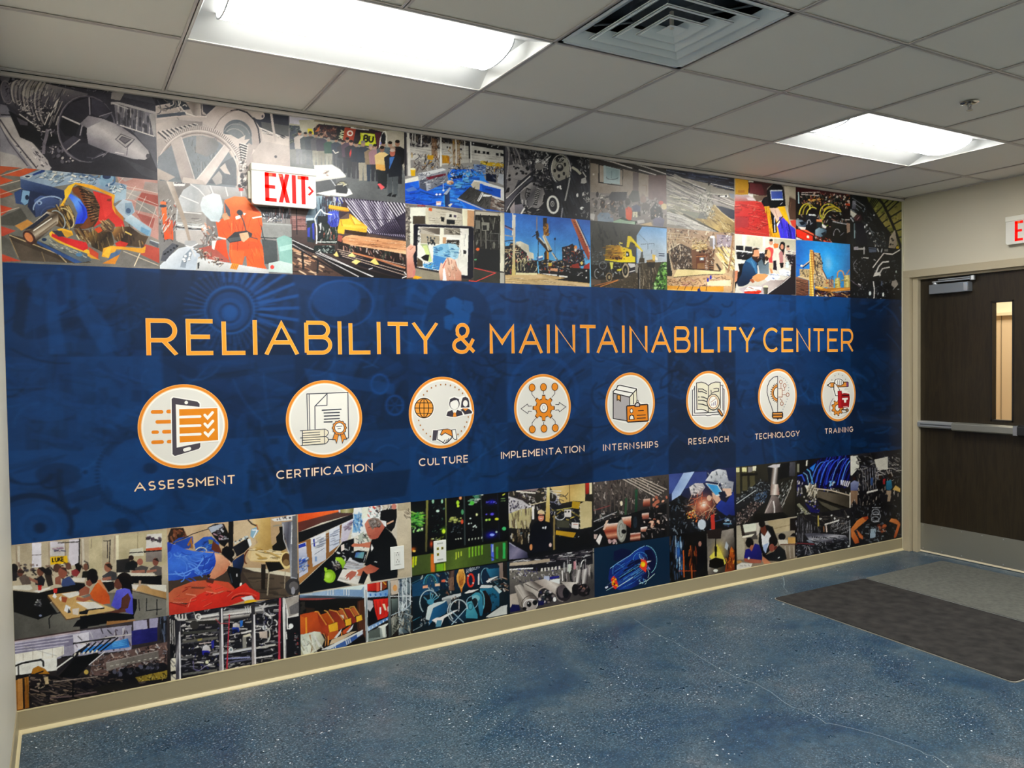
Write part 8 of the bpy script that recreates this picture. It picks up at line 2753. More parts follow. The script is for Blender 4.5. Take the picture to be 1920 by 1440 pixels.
ART[2,3] = ('photograph of orange storage bins on blue labelled shelves', '''
@ 550 1070 8.348
g #1c1814,#241c1a 0,200 0,1300
G #b0c4d8,#dce4ea,#8ca4bc 90,380 1000,300 80,370 1140,200 1140,430 600,400 90,400
p #d8e8e8 300,340 1000,220 1130,210 1060,300 600,290
G #a8c0dc,#7c98bc 300,340 1000,360 290,350 700,290 1080,300 1090,400 300,390
r #e8ecec 12 3 540,300 540,380 620,290 620,385
r #e8ecec 12 3 790,290 790,380 870,290 870,385
p #8cb0e0/.6 650,300 780,295 780,385 650,380
G #6c84a4,#44505c 90,400 90,440 85,380 1080,410 1080,430 90,430
p #8c4c48 90,430 700,430 400,460 90,460
G #0e0e0e,#1c1614 200,470 900,600 90,470 1110,430 1110,560 900,560 300,640 90,680
p #4c2c1c 1000,480 1120,440 1130,1080 1060,1130 1000,900
r #6c4430 10 4 1030,480 1040,900 1110,460 1120,1080
p #34261c 90,560 330,590 330,640 90,680
d 20 20,40 #1c1c1c;#34302c;#0c0c0c 90,480 180,490 180,640 90,660
G #b85424,#c85c28,#a04420 100,700 500,900 90,690 330,640 400,640 520,860 550,960 540,1100 500,1000 300,960 90,1000
G #d8702c,#c05a28 120,740 200,1000 90,700 190,740 210,990 90,1000
l #f0a03c 26 200,730 205,980
G #9c3c20,#b44c28 400,680 540,980 370,640 440,700 560,840 560,960 530,990 460,930 400,800
l #f0a850 14 330,640 380,640 440,730 520,850
p #b85c18 420,690 540,650 640,810 560,840
l #f0b060 14 480,620 530,640 640,810
G #f4b83c,#f0b030 560,850 690,960 545,850 690,800 705,930 565,965
G #8c3824,#a84c2c 600,640 780,880 540,620 680,620 790,780 820,880 740,920 700,930 690,810 640,800
l #f0a850 13 560,610 680,640 780,770
p #b86838 690,630 760,600 850,750 800,770
l #f0b060 13 720,590 770,600 850,750
p #e8d8c8 730,690 790,700 790,760
G #f0b438,#eaa830 810,760 900,870 805,770 900,740 910,840 820,870
p #8c3428 790,600 880,580 960,720 990,800 920,830 900,740 860,740
l #f0a850 12 800,590 880,590 960,720
p #b86838 890,590 950,570 1030,690 970,710
l #f0b060 12 880,570 950,560 1030,690
G #f4bc40,#f0b034 990,700 1070,790 980,720 1065,690 1080,770 990,805
p #c0602c 545,970 700,930 720,970 640,1060 550,1090
p #e4e4e8 630,1060 760,900 740,980 680,1050
p #c0582c 770,940 900,850 880,950 780,1000
p #dcdce0 830,960 940,840 920,910 860,970
l #e88c3c 20 755,960 760,1070
l #e8954c 20 545,1020 545,1170
l #e8a060 10 470,980 510,1060 500,1180
p #d8c0a0 600,1080 900,960 1000,940 700,1120 560,1160
G #c8ccbc,#e8ecdc,#b8b49c 110,1050 470,1100 95,1010 330,950 420,960 490,1080 440,1200 300,1290 100,1330
s 20 60,200 14,34 60,14 #f4f4ec;#b8b498;#dce4d4 110,1030 440,990 440,1180 110,1300
G #c0a480,#8c7454 250,1000 290,1280 240,1000 270,1000 300,1240 270,1290 290,1150
G #4c70ac,#3c5c98 700,1140 1080,960 560,1230 1090,930 1090,990 820,1180 580,1230
r #dce8f4 14 3 580,1200 590,1225 650,1170 660,1210
r #dce8f4 14 3 820,1090 840,1160 880,1060 900,1130
p #f0f4f4/.8 990,990 1080,940 1090,985 1000,1040
p #e0e4e4 430,1240 700,1110 1090,920 1090,940 560,1230
p #0e0c0e 830,1180 1100,1000 1140,1100 830,1180
G #e4e8ea,#8ca0ac,#dce0e0 1120,600 1170,600 1100,220 1160,210 1170,1110 1140,1120
l #5c6c74 8 1135,300 1150,1100
G #c83428,#a82820 1160,200 1400,320 1155,190 1390,170 1380,310 1160,320
p #e86450 1300,180 1340,175 1340,320 1300,325
l #f4ece0 22 1375,180 1372,310
p #8c4420 1390,170 1460,160 1460,260 1390,310
l #f0b850 14 1400,170 1450,220
G #b8d4f0,#6c98d0 1160,330 1480,380 1155,330 1300,340 1480,290 1480,400 1160,420
r #4c80c8 26 4 1200,360 1210,395 1440,350 1450,390
p #14141a 1160,430 1500,420 1500,700 1160,860
G #e03424,#c82c20 1260,460 1500,700 1250,450 1500,430 1520,560 1470,720 1320,770 1280,640
r #a01c18 10 4 1290,470 1320,700 1480,450 1470,680
l #f4f0f0 26 1360,570 1360,680
p #f0e0b8 1390,520 1430,520 1460,620 1430,620
l #e8e8e8 22 1485,560 1485,640
p #c8c8cc 1160,460 1240,470 1250,560 1200,640 1160,600
p #0c0c12 1175,660 1240,640 1290,700 1280,820 1180,830
G #9cb8dc,#4c78b8 1180,900 1480,740 1165,880 1490,720 1490,760 1170,950
r #dcecf8 16 6 1180,900 1190,930 1460,750 1470,780
G #7c8884,#a8b0ac 1180,1000 1400,860 1165,980 1440,830 1460,1040 1170,1110
p #e4e8dc 1320,880 1480,820 1480,840 1440,880 1440,1040 1400,1040 1380,900
p #5c6460 1180,950 1350,890 1360,1040 1180,1060
G #9ca4a4,#3c4444 1500,200 1520,1000 1480,160 1520,140 1530,1030 1490,1040
p #c8b8a8 1520,160 1640,140 1640,360 1530,380
e #d89c64 1590,270 34,50
G #788480,#3a4444 1540,450 1640,600 1530,440 1640,430 1640,620 1540,700
G #9c9c94,#6c7068 1540,760 1640,800 1530,740 1650,680 1650,900 1540,1020
G #2c3c50,#c8d4d8,#54646c 1650,200 1840,200 1650,110 1840,100 1840,960 1650,1000
s 80 30,120 8,18 60,60 #e8f0f4;#1c2c40;#7c8c94;#b8c4c8;#2a3438 1660,120 1840,110 1840,700 1660,740
s 60 30,110 8,18 70,50 #0e0e10;#c8c4b4;#4c4a44;#8c8c80 1550,700 1840,560 1840,960 1560,1020
r #dce4e8 12 4 1650,150 1650,700 1830,110 1830,520
l #dce4e8 12 1520,400 1840,400
l #b0c0cc 12 1530,700 1750,600 1840,520
n .04 3
''')
ART[3,2] = ('dark photograph of server racks with green and blue lights', '''
@ 760 910 8
g #0a0c12,#07080c 0,0 0,1000
G #4c5a30,#5c7030,#3c5028 100,1000 1500,1000 80,1070 1530,830 1530,1130 80,1360
G #8c8c4c,#5c5838 320,200 320,990 310,200 345,200 325,1000 295,990
G #9ca060,#3c4838 600,180 610,950 595,180 615,180 620,940 605,950
l #3c4848 22 880,150 895,900
l #44504c 14 1130,120 1160,850
l #24304c 8 1380,120 1410,820
s 90 20,90 8,18 8,8 #7cd83c;#b8f060;#3c8c30;#58b070;#e0f8a0 85,380 280,390 270,620 85,620
h #3c9c40/.5 160,520 120,150
d 14 8,18 #f0ffd0;#a8e890 100,640 280,640 270,700 110,700
s 30 14,40 8,14 10,60 #3c4c54;#8cc8a8;#24303c 370,220 590,220 600,700 400,700
e #9cd0b0 415,240 18,34
e #a0d8b4 550,240 16,32
e #d8f8e8 485,385 26,20
h #90e020/.9 570,680 40,60
e #d0f040 575,690 24,34
s 20 14,30 10,18 0,40 #c8d870;#f0ffc8;#7c8c34 370,770 600,750 600,820 380,830
h #d85828/.9 390,880 30,70
h #e87820/.8 110,960 60,40
e #f0c060 130,985 26,16
e #e8a070 825,190 22,26
e #b0e040 785,260 24,34
e #c8e850 790,310 20,22
e #60a878 855,400 20,40
s 22 30,50 22,28 0,3 #a8b060;#c8d080 670,470 840,455 840,560 670,570
e #e06040 850,545 20,34
s 20 14,30 8,14 0,60 #8c9ca0;#4c5c68 680,590 860,570 860,720 680,720
r #e8f0d8 16 3 750,800 765,815 820,790 840,805
s 14 60,120 14,22 0,4 #90c8a8;#e8f0e8;#5ca080 930,120 1110,115 1110,280 940,290
e #60c850 1000,265 34,30
e #f0f8b0 1070,438 18,20
d 8 8,14 #d8e8e0 940,420 1110,640 1110,720 960,720
r #e8f4d8 14 5 955,800 955,830 1145,770 1145,800
h #2020c0/.9 1290,250 80,50
s 8 14,26 12,20 80,20 #8080ff 1210,240 1370,240 1370,270 1210,270
h #3828b0/.9 1300,430 50,30
e #6c60e8 1300,432 24,18
e #6c60e8 1215,435 16,12
e #b8e070 1215,520 20,18
e #a8d850 1260,515 20,18
e #d8e040 1370,505 30,20
h #1818a8/1 1290,740 110,70
e #90a8ff 1300,742 36,20
e #c8e8d8 1365,700 16,14
e #50c078 1480,650 32,28
r #8cb070 10 2 1430,200 1500,195 1430,235 1500,230
p #d8e050 1450,140 1500,115 1490,140 1460,155
r #c8d82c 26 2 120,1070 115,1230 160,1065 150,1200
l #b84c28 20 95,1080 95,1200
l #d8782c 60 410,1030 410,1300
l #b8d820 18 590,1160 590,1280
r #7cb02c 22 5 480,1180 480,1290 560,1170 560,1280
r #b8cc48 18 3 760,1000 760,1110 835,990 835,1060
r #8cc838 18 5 960,930 960,1080 1150,900 1150,1040
l #5c70e8 40 1300,880 1310,1130
l #c0d8f8 14 1310,890 1310,1000
l #4c9c38 34 1375,920 1375,1100
l #3cb060 40 1480,860 1480,1100
l #24441c 10 1260,1060 1400,1130
b 2
n .04 3
''')
ART[3,3] = ('photograph of teal painted winches and handwheels on a ship', '''
@ 760 1040 9.6
g #14303c,#0c1c28 0,200 0,1400
p #1c4c6c 110,540 600,310 620,640 400,720 110,760
p #122c44 600,300 900,260 1600,170 1690,260 1690,460 1000,620 620,620
l #3c6478 12 110,520 350,400
s 90 20,90 8,20 80,50 #0c141c;#2c5c70;#c8ccc4;#34241c;#5c7c84;#8c6450 250,300 920,260 920,680 640,780 300,640
G #3c2a24,#6c5850,#2c1c1c 770,400 900,400 780,270 880,260 890,640 800,660
r #9c7c64 10 5 780,420 790,640 860,400 870,640
o #4c9cb8 14 450,530 120,180 0 180,360
o #3c7468 14 450,520 80,160 0 180,360
p #e8a484 310,560 400,545 400,600 315,605
p #f0c8a8 530,520 620,515 620,560 535,570
p #d86c50 645,455 720,445 715,490 650,495
G #e8b058,#c87c30 920,300 1080,600 920,380 980,235 1040,235 1085,400 1080,500 1040,560 1010,690 970,560 925,480
r #8c4c20 8 4 960,300 980,560 1050,300 1030,540
o #f0c070 10 1002,420 60,180
o #d8402c 34 1175,460 54,110
r #f4d8d0 30 2 1120,390 1135,370 1210,520 1225,500
l #e8e8e4 28 1320,340 1318,540
t #c8ccd0 9 60 1105,330 1345,235 AMBACHT
p #8c7c74 1620,110 1750,110 1760,420 1690,440 1690,200
p #241c1c 1760,110 1830,100 1830,430 1760,420
o #7ca8b8 12 1450,400 90,160 0 130,330
G #3c8ca8,#1c4c68 1380,250 1680,400 1450,260 1690,240 1690,380 1540,440
s 50 20,90 8,18 20,50 #c8a890;#141a20;#e8e8e4;#5c8898;#6c4c40 1380,400 1830,420 1840,700 1560,520
p #e4e4e0 1450,480 1520,430 1640,390 1680,390 1560,450 1480,510
p #d8e0e0 1330,600 1370,545 1570,550 1560,600
G #2c7c98,#1c5470 1400,600 1700,900 1340,610 1570,590 1690,700 1690,920 1580,1000 1480,1060 1400,1000
p #b8ccd0 1570,570 1630,555 1740,660 1690,700
p #16242c 1690,720 1830,640 1830,870 1700,900
d 8 14,30 #143c50 1500,640 1660,760 1640,960 1480,900
G #2c1c20,#140c10 1400,650 1500,1000 1370,660 1440,640 1520,760 1560,900 1540,1040 1400,1060
o #6cb4c8 20 1340,840 80,190 0 -90,90
G #4c9cb4,#2c6c88 1180,720 1360,1100 1180,740 1260,680 1330,680 1390,760 1400,1000 1380,1100 1340,1100 1290,800
e #7cb8c4 1270,780 70,60
o #8cb0c4 12 1200,860 100,110
e #1c2830 1250,850 50,70
G #5ca4b4,#3c8498 1110,860 1300,1100 1110,860 1190,830 1300,1080 1300,1150 1080,1140
o #2c5c70 12 1170,930 40,60
p #c4c8c8 660,780 770,740 1000,690 1000,740 800,820 660,820
G #a8acac,#6c7478 680,800 800,960 670,800 820,780 830,940 780,980 720,860
s 24 20,70 10,22 70,50 #241c1c;#c8b8a8;#5c4c44 850,760 1000,740 1000,960 860,920
p #f0ece8 1060,690 1140,640 1330,620 1200,680 1090,700
G #2c7098,#1c4c6c 480,960 800,1040 440,1000 740,830 780,960 720,1060 500,1180 420,1280
p #d4e4e4 400,940 470,880 740,820 700,860 500,960 430,1180 360,1160
s 20 20,60 8,16 80,50 #0e141c;#d8dcdc;#3c6c84 280,1080 440,1160 430,1300 270,1280
o #a8c0c8 18 430,860 170,220 0 130,330
r #5c98b0 16 4 450,860 450,680 450,860 600,760
l #5c98b0 16 450,880 330,760
e #4c94b0 450,850 60,50
p #f0ece8 470,1180 560,1130 620,1130 880,1000 960,990 700,1140 640,1280 560,1290 540,1220
p #5c8ca4 570,1180 660,1180 640,1290 540,1300
G #184058,#102c40 1000,1050 1000,1200 780,1180 1070,1010 1100,1180 800,1250
o #c0d0d4 18 960,1010 160,200 0 130,350
o #c8d4d8 14 930,1020 170,200 0 90,230
r #a0c0d0 14 2 800,990 1050,1220 1100,960 830,1260
l #c8ccd0 14 970,820 960,1020
p #c8ccc8 1440,1120 1720,930 1830,900 1830,1070 1500,1130
l #3c7c90 10 110,1200 260,1120
l #8ca0a8 10 110,1380 300,1280
n .04 2
''')
ART[4,2] = ('photograph of a person in a black coat and pale cap in a machine room', '''
@ 940 890 8.727
g #3c3830,#14141a 0,300 0,1200
s 150 20,90 8,22 50,60 #e8e0d8;#1c1a24;#8c8490;#c8b8a0;#5c4c54;#f0ece8;#24202c 100,240 760,190 760,600 400,700 110,640
p #c4c0c4 110,350 340,420 500,540 480,600 120,740
s 60 16,50 10,26 60,60 #e8e4ec;#5c5870;#2c2834 110,380 500,520 480,600 130,700
p #8c7c7c 230,230 640,200 560,270 260,270
l #f0e8d8 22 240,270 420,290 560,300
G #c8c08c,#a89c7c 120,640 460,880 120,640 300,570 500,540 490,740 440,890 130,870
s 20 60,200 10,20 85,10 #8c8468;#dcd4b8;#6c5c50 130,640 490,570 460,880 140,860
l #e8e4e0 36 515,520 520,730
G #d8bc88,#c8a86c,#dccc90 800,300 1350,500 780,180 1370,110 1370,440 1180,430 980,470
l #8c7448 14 1115,150 1120,440
r #d8d0c0 14 5 700,260 980,270 950,320 920,470
q 20 60,200 8,14 30,50 #e4e0dc;#2c2c34;#8c8ca4 660,220 980,280 980,480 780,560
p #24242c 780,440 960,500 1270,560 1260,880 890,900 870,660
s 60 20,90 8,20 10,60 #101018;#8c8c90;#5c5c40;#d8c060 790,560 1260,560 1240,800 900,880
p #b8982c 1160,430 1290,450 1270,560 1150,545
l #c8c070 12 900,580 1150,540
o #d8dce4 12 960,640 90,100 0 0,200
p #dcd4d0 1030,570 1140,570 1140,695 1030,690
e #1a1a20 1052,605 14,16
e #1a1a20 1102,603 14,16
p #e8e0dc 1150,780 1265,785 1260,890 1150,870
l #c88070 12 1175,810 1250,815
p #4c4c40 900,740 1110,750 1110,870 900,860
G #c8a030,#b89028 890,910 1230,980 890,910 1220,950 1180,1030 890,980
p #c8b88c 1280,480 1380,430 1480,440 1480,850 1290,890
r #e4dcb8 10 6 1270,520 1300,540 1270,860 1300,880
G #c83c2c,#8c2820 1380,110 1440,310 1375,120 1440,115 1430,310 1375,320
p #e8d8b0 1440,115 1480,112 1480,320 1440,320
l #24242c 14 1380,360 1480,320
G #e4d8a0,#c8a45c 740,200 790,760 745,180 790,175 790,780 720,780 735,400
l #dccca8 14 480,495 735,435
l #8c7c54 30 865,660 860,1250
p #24201c 160,880 460,890 460,1140 330,1140 120,1080
s 40 30,110 10,26 88,12 #0e0e14;#b8a884;#6c5c48;#e8e4dc 130,880 480,880 460,1100 140,1090
d 26 10,22 #0c0c12;#d8e0e0;#5c686c 200,930 270,940 1140,1040 1320,980 1380,1180 1140,1200
p #101014 880,1000 1240,1040 1400,900 1480,1100 1300,1180 880,1250
G #5c5c74,#8c88a0,#34344c 100,1150 420,1350 100,1090 230,1170 420,1270 440,1360 100,1390
l #c4c4d8 12 110,1100 230,1180
G #0b0c18,#101224 500,800 800,1300 480,860 560,760 650,740 790,780 830,900 840,1110 780,1140 760,1270 500,1300 440,1180 460,1050
e #0d0e18 645,660 80,90
e #d88c74 648,700 48,64
p #e0c8a0 590,640 600,590 650,570 700,600 710,650 650,640
l #2a2024 16 600,665 700,665
l #f0e0d8 10 625,715 670,715
d 4 12,18 #e8ecf4 600,850 620,870 740,860 720,880
e #e09868 485,1185 24,50
e #e8c8c0 800,1150 22,34
p #0d0d14 420,1300 500,1280 1180,1180 1480,1140 1480,1170 540,1310 440,1350
n .04 2
''')
ART[4,3] = ('photograph of long grey steel cylinders lying in a workshop', '''
@ 940 1015 9.933
g #8c8880,#4c4848 0,500 0,1100
p #24222a 110,350 1700,90 1700,420 700,560 110,500
s 160 30,160 8,22 -8,12 #0e0e14;#d8d8dc;#5c5660;#8c8488;#f0f0f0;#34303c 110,340 1700,100 1700,330 110,480
l #b8a894 60 160,430 520,400 900,350
l #f4f4f4 26 110,530 400,510 590,500
s 130 20,80 10,20 60,60 #e8e4e4;#2a2634;#8c8684;#c4bcb4;#44407c 110,540 1110,480 1110,740 400,770 110,740
r #e8e4dc 34 6 750,500 750,560 1080,460 1080,520
p #b8c0dc 790,650 890,640 900,770 790,740
p #e4e8e8 905,720 1090,690 1090,790 910,790
p #2c2c8c 900,660 1080,640 1080,670 960,700 900,710
l #f0ece8 24 1130,540 1140,740
s 60 80,220 14,34 89,3 #16161c;#b8b0ac;#5c5658;#e8e8e8;#8c848c 1160,400 1690,340 1690,780 1160,760
G #8c8484,#e0dcd8,#5c5656 1390,600 1480,600 1390,540 1480,520 1480,780 1390,780
G #8c8484,#dcd8d4,#4c4648 1500,600 1610,600 1500,530 1600,500 1610,780 1500,790
p #d8e0d4 1240,430 1310,420 1300,530 1270,600 1240,540
l #c88c94 40 1365,370 1365,520
o #e8e8e4 18 1540,480 60,130 0 180,270
p #b8aca0 110,1000 280,960 330,1180 160,1230 110,1200
p #141450 130,1330 200,1170 330,1180 350,1290
G #8c847c,#c8c0b8,#6c6460 300,1000 480,900 240,830 350,800 580,980 660,1080 440,1280 340,1200
l #dcd4cc 10 260,830 420,1080
o #5c544c 14 520,1130 150,110 -30 150,330
e #dcdad8 540,1180 140,110 -10
e #a8a09c 540,1190 122,96
e #101014 515,1170 44,54
e #101014 625,1140 44,48
e #101014 430,1250 40,30
e #f8f8f8 500,1150 10,14
G #9c948c,#d0c8c0,#6c6460 500,950 660,800 400,790 560,730 880,880 960,960 700,1080 580,960 440,900
l #3c3430 14 440,790 720,940
e #2a2628 830,1010 150,140
o #b8aca4 16 810,1000 150,140 0 160,330
d 40 14,30 #0e0e14;#7c7474;#c8c0c0;#3c4444;#24244c 700,940 940,900 980,1080 800,1180 700,1150
p #1c1c54 690,1110 800,1100 790,1180 680,1200
G #a89c94,#d4ccc4,#8c8078 850,900 1050,700 600,740 800,700 1100,800 1020,1000 900,920
e #2c262c 1160,960 140,160
o #8c8480 16 1150,960 140,158 0 90,330
e #5c5458 1130,930 84,120 
e #14141c 1200,960 60,100
e #14161c 1190,980 26,30
e #f4f4f4 990,1080 30,44
G #b8b0a8,#d8d0c8 1100,760 1400,860 1100,750 1390,760 1440,900 1300,960 1180,820
e #1c181c 1380,900 70,110
e #241e22 1530,910 120,120
d 20 14,30 #5c5054;#8c6c60;#14141a 1440,820 1660,830 1640,980 1450,1000
n .05 2
''')
ART[5,2] = ('photograph of copper wire spools on a winding machine', '''
@ 1100 880 6.344
g #5c5450,#1c1c20 0,150 0,900
s 260 16,70 5,14 60,50 #8c8078;#2a2628;#c8bcb4;#5c4c4c;#14141a;#6c6460 70,140 950,70 950,330 500,420 70,470
r #e0d0c0 9 5 420,110 830,330 620,90 950,240
r #5c5450 16 8 180,250 180,520 540,200 530,480
G #2c5c44,#1c4030 580,240 600,520 575,240 605,235 600,540 570,520
l #3c5c44 26 470,340 460,540
l #8c4c4c 8 80,490 280,430
e #f4e8c8 412,405 16,30
s 80 16,60 6,14 60,60 #0c0c10;#c8b8b0;#34343c;#3c4c3c;#e8e4e0 70,460 400,480 640,540 400,640 80,640
p #14141a 70,640 400,560 950,400 950,800 400,900 70,900
l #a8a8ac 10 75,625 360,505
l #8c8c94 10 75,740 260,640
s 60 16,60 6,12 50,60 #3c3840;#8c8484;#d8c8c0;#0a0a0e 640,500 950,380 950,780 650,800
G #f4e8e0,#c88468,#8c4030,#d89c80,#5c2820 300,640 300,830 210,650 380,635 400,830 250,835 200,720
p #d8b8a4 190,720 230,610 260,600 215,720
e #8c8c84 415,730 58,136
e #a8a8a0 405,725 44,120
o #6c6c68 6 410,725 26,80
e #14141a 440,740 30,26
G #f8ece0,#c8785c,#6c3024 480,560 480,690 410,570 530,555 525,700 440,640
e #14161c 570,630 44,118
e #24303c 575,630 24,70
G #f4e4dc,#8c4434,#d8a890,#4c201c 570,755 570,845 520,760 640,750 635,845 515,850
G #e8c8b8,#a86450,#5c2c24 710,350 710,440 670,355 755,345 755,440 670,445
G #f0dcd0,#b87460,#6c4440 700,520 700,590 655,525 740,515 740,590 660,595
G #f4e8e0,#a86c58 680,690 680,730 640,690 725,680 700,740 640,740
d 12 16,26 #d89c84;#f0d0c0;#a86854 780,340 960,270 950,370 820,460 780,500 860,640 720,680 800,560
d 16 14,24 #e8b8a0;#1a1418;#8c4c40 740,640 900,560 880,640 760,700
p #f4ece8 110,850 155,765 185,800 150,900
p #c8b0a8 70,770 130,775 110,830 80,820
d 14 8,20 #c8a8a8;#e8e0e0 260,840 370,840 360,880 260,890
n .06 2
''')
ART[5,3] = ('blue x-ray style picture of a motor with glowing orange bearings', '''
@ 1100 1000 7.93
g #04304c,#052c48 0,100 0,900
p #0a1444 400,270 520,220 650,250 660,330 520,380 440,420 400,400
G #16307c,#1c4ca0,#0c1850 400,500 900,600 340,520 440,440 660,310 780,210 880,185 960,230 1020,340 1040,470 1000,620 860,730 780,760 660,820 480,840 400,800 320,680
G #060c3c,#081448 800,300 1000,600 860,250 960,240 1030,420 1010,600 900,680 880,400
p #081040 660,400 800,380 850,460 560,640 480,700 520,600
s 70 60,260 5,10 -32,6 #2c60b8;#5c98e0;#102060;#1c48a0 360,520 680,320 880,560 700,780 480,820
l #7cb0ec 9 350,520 460,440 640,330 720,260 860,185
o #6cb0ec 8 880,400 160,215 0 -90,60
l #a0d0f8 9 1010,600 900,700 780,750
r #5c9ce0 6 3 480,660 780,480 600,720 860,520
l #a8d4f8 10 440,810 690,650
o #4c88d0 7 500,640 100,190 -20 200,330
o #4c88d0 8 800,400 110,120 0 180,330
q 16 60,160 5,9 60,60 #3c78c8;#8cc0f0 680,280 900,320 900,700 680,760
h #e83020/1 850,450 50,80
p #f04830 800,380 870,400 900,440 880,580 830,540 780,500 810,430
e #ffb818 835,460 36,40
e #ffd830 838,465 18,20
p #c8c8f0 890,410 970,408 900,440
p #8c8cd8 905,470 950,545 910,520
h #d82820/1 410,740 40,70
p #e8402c 360,680 400,630 440,680 470,780 430,830 380,800
e #ff8c20 395,740 26,34
e #3c1c10 405,755 16,18
d 10 6,14 #ffb030 370,660 430,660 460,790 400,800
r #8cc0e8 7 2 270,800 370,720 290,850 400,790
p #0c2050 260,800 360,730 380,780 290,840
p #c8d8f8 270,800 310,780 320,800 285,825
''')
ART[6,2] = ('photograph of a worker guiding a welding robot with a tablet', '''
@ 1245 865 4.139
g #24305c,#10121c 0,150 0,560
p #3c4c84 20,100 330,80 330,160 200,200 20,260
p #a8c0e8 150,90 235,80 110,290 60,320 60,250
h #5c74b8/.5 60,180 90,110
p #14161e 20,330 130,260 200,300 260,480 320,560 20,560
s 120 10,46 4,9 60,60 #2c3440;#5c6c7c;#0c0e14;#8c98a4;#1c2430 30,300 220,280 330,480 320,560 30,560
G #e8e4e4,#8c8c98 200,180 300,260 195,200 240,170 300,170 320,200 280,260 210,260
s 16 14,40 5,9 60,50 #c8ccd0;#5c6470;#f0f0f0 200,180 310,180 270,260 200,255
G #e4e8ec,#9ca0ac 340,80 480,200 320,150 370,80 420,60 480,70 500,150 540,160 530,240 460,240 440,170
s 26 12,40 4,9 60,60 #f4f4f4;#6c7480;#b8bcc4 340,100 480,80 520,220 450,220
h #f08860/.9 300,340 110,100
h #fff4e8/1 305,335 34,34
s 50 30,110 2,4 0,180 #ffd8b0;#f8a070;#e8744c 190,280 400,270 390,440 200,440
d 30 3,8 #f8b050;#ffe0a0;#d87038 170,400 240,340 260,470 180,460
e #e8c0a8 350,285 18,22
p #c84438 362,420 392,405 395,560 366,560
e #c8d4e0 293,490 32,40
G #2c4ca8,#1c2c74 420,300 540,400 400,350 440,300 480,320 540,230 548,420 480,420 420,380
p #e8b8a0 370,240 420,260 440,300 410,330 380,290
p #e8c0a8 450,210 520,210 525,260 480,280
p #e8ece8 318,168 418,182 470,265 405,270
G #3c98dc,#5cb0e8 340,180 430,250 330,174 412,186 450,250 400,262
p #1c2440 420,240 470,230 490,270 440,280
d 10 10,22 #3c4454;#8c98a8;#1a2030 470,420 545,430 540,510 470,500
s 12 20,60 5,9 40,60 #8cc0e8;#3c4c74 340,430 540,430 530,520 340,540
n .04 2
''')
ART[6,3] = ('dark photograph of molten metal being poured and orange machinery', '''
@ 1245 865 4.139
g #0c0c10,#141210 0,560 0,950
s 60 20,80 4,10 88,8 #24303c;#0a0a0c;#3c5470;#4c3c34 30,570 170,570 170,900 40,920
h #3c78c8/.9 110,700 34,90
s 24 30,110 4,8 89,4 #8cc0f0;#2c5c9c;#c8e0f8;#0c1018 80,600 140,600 140,840 90,840
l #c86428 9 150,690 155,900
s 24 30,110 5,10 88,8 #c86c2c;#8c3c1c;#4c2418 190,680 250,680 250,880 200,890
l #a84c24 5 110,850 250,850
p #0e0e14 250,610 320,600 340,760 260,880
e #a87c70 278,640 12,20
G #6c6864,#9c948c,#3c3834 340,600 540,700 330,560 540,520 548,680 500,860 340,880
h #e8c840/.9 420,720 50,90
p #e8d860 410,640 440,700 470,760 480,790 460,810 440,760 400,740 370,760 350,740 390,700
p #b8c0c8 480,620 500,650 490,690 470,670
p #2a2020 330,530 450,520 440,600 340,600
l #0e0c0e 8 400,600 400,660
p #0e0c0e 390,660 412,660 408,740 394,740
p #16100c 350,770 400,745 460,760 470,810 400,835 350,820
G #c86c28,#6c3014 480,690 540,860 520,660 548,700 545,860 470,860 480,800
s 20 20,60 4,9 70,50 #e89c3c;#4c2414;#241410 490,680 545,680 540,850 480,860
e #f0f4e8 400,848 18,12
n .06 2
''')
ART[7,2] = ('photograph of a drill bit with piles of metal shavings', '''
@ 1370 860 7.323
g #34322a,#1c1c1c 0,100 0,900
r #5c5840 70 3 90,110 90,480 290,110 300,400
r #e8e4a8 60 2 90,125 90,185 185,120 185,180
p #8c8888 235,115 300,110 290,180 240,190
p #f4f0d0 300,105 350,100 345,165 300,165
p #101014 130,200 370,190 370,230 140,240
p #12141c 500,90 830,50 850,240 690,280 520,330
G #5c5c64,#3c3c44 800,100 890,230 810,50 888,45 880,240 800,240
G #3c3830,#2c2a28 700,700 880,780 740,560 880,280 885,790 740,800 680,730
p #1c1e24 60,560 400,300 560,330 560,560 330,760 60,900
s 200 14,34 4,9 60,60 #a8b4bc;#14161c;#5c646c;#e4ecf0;#3c444c 70,520 410,280 540,350 520,480 300,600 70,600
s 110 14,34 4,9 60,60 #5c7ca8;#1c2430;#a8c4e0 320,500 520,430 480,590 330,600
s 240 14,34 4,9 60,60 #e8d4cc;#2a2024;#a88c84;#5c4c4c 70,760 300,590 460,590 300,760 250,890 60,900
l #b8c0c4 12 60,630 220,520 350,430
p #24262e 70,650 270,530 330,560 100,680
s 110 20,60 4,9 -65,20 #14141a;#8c9494;#4c5050;#d8dcdc 640,360 880,240 780,560 680,720 640,600
l #a8a49c 10 680,700 780,500 850,290
G #1c1c20,#8c8078,#e8e4e4,#7c7470,#1c1c20 540,300 650,300 530,110 650,110 650,350 545,350
p #c8c4c8 505,110 580,80 680,75 670,115 600,130
G #8c7870,#f4ece4,#8c6c64 545,450 665,450 550,350 650,350 670,500 540,500
G #a89c98,#3c3434 480,600 720,650 560,500 650,520 720,740 460,750
l #f4ece8 18 585,580 600,680 600,750
l #c8bcb8 8 560,570 470,750
p #0a0a0e 330,760 720,735 800,800 500,860 300,880
n .05 2
''')
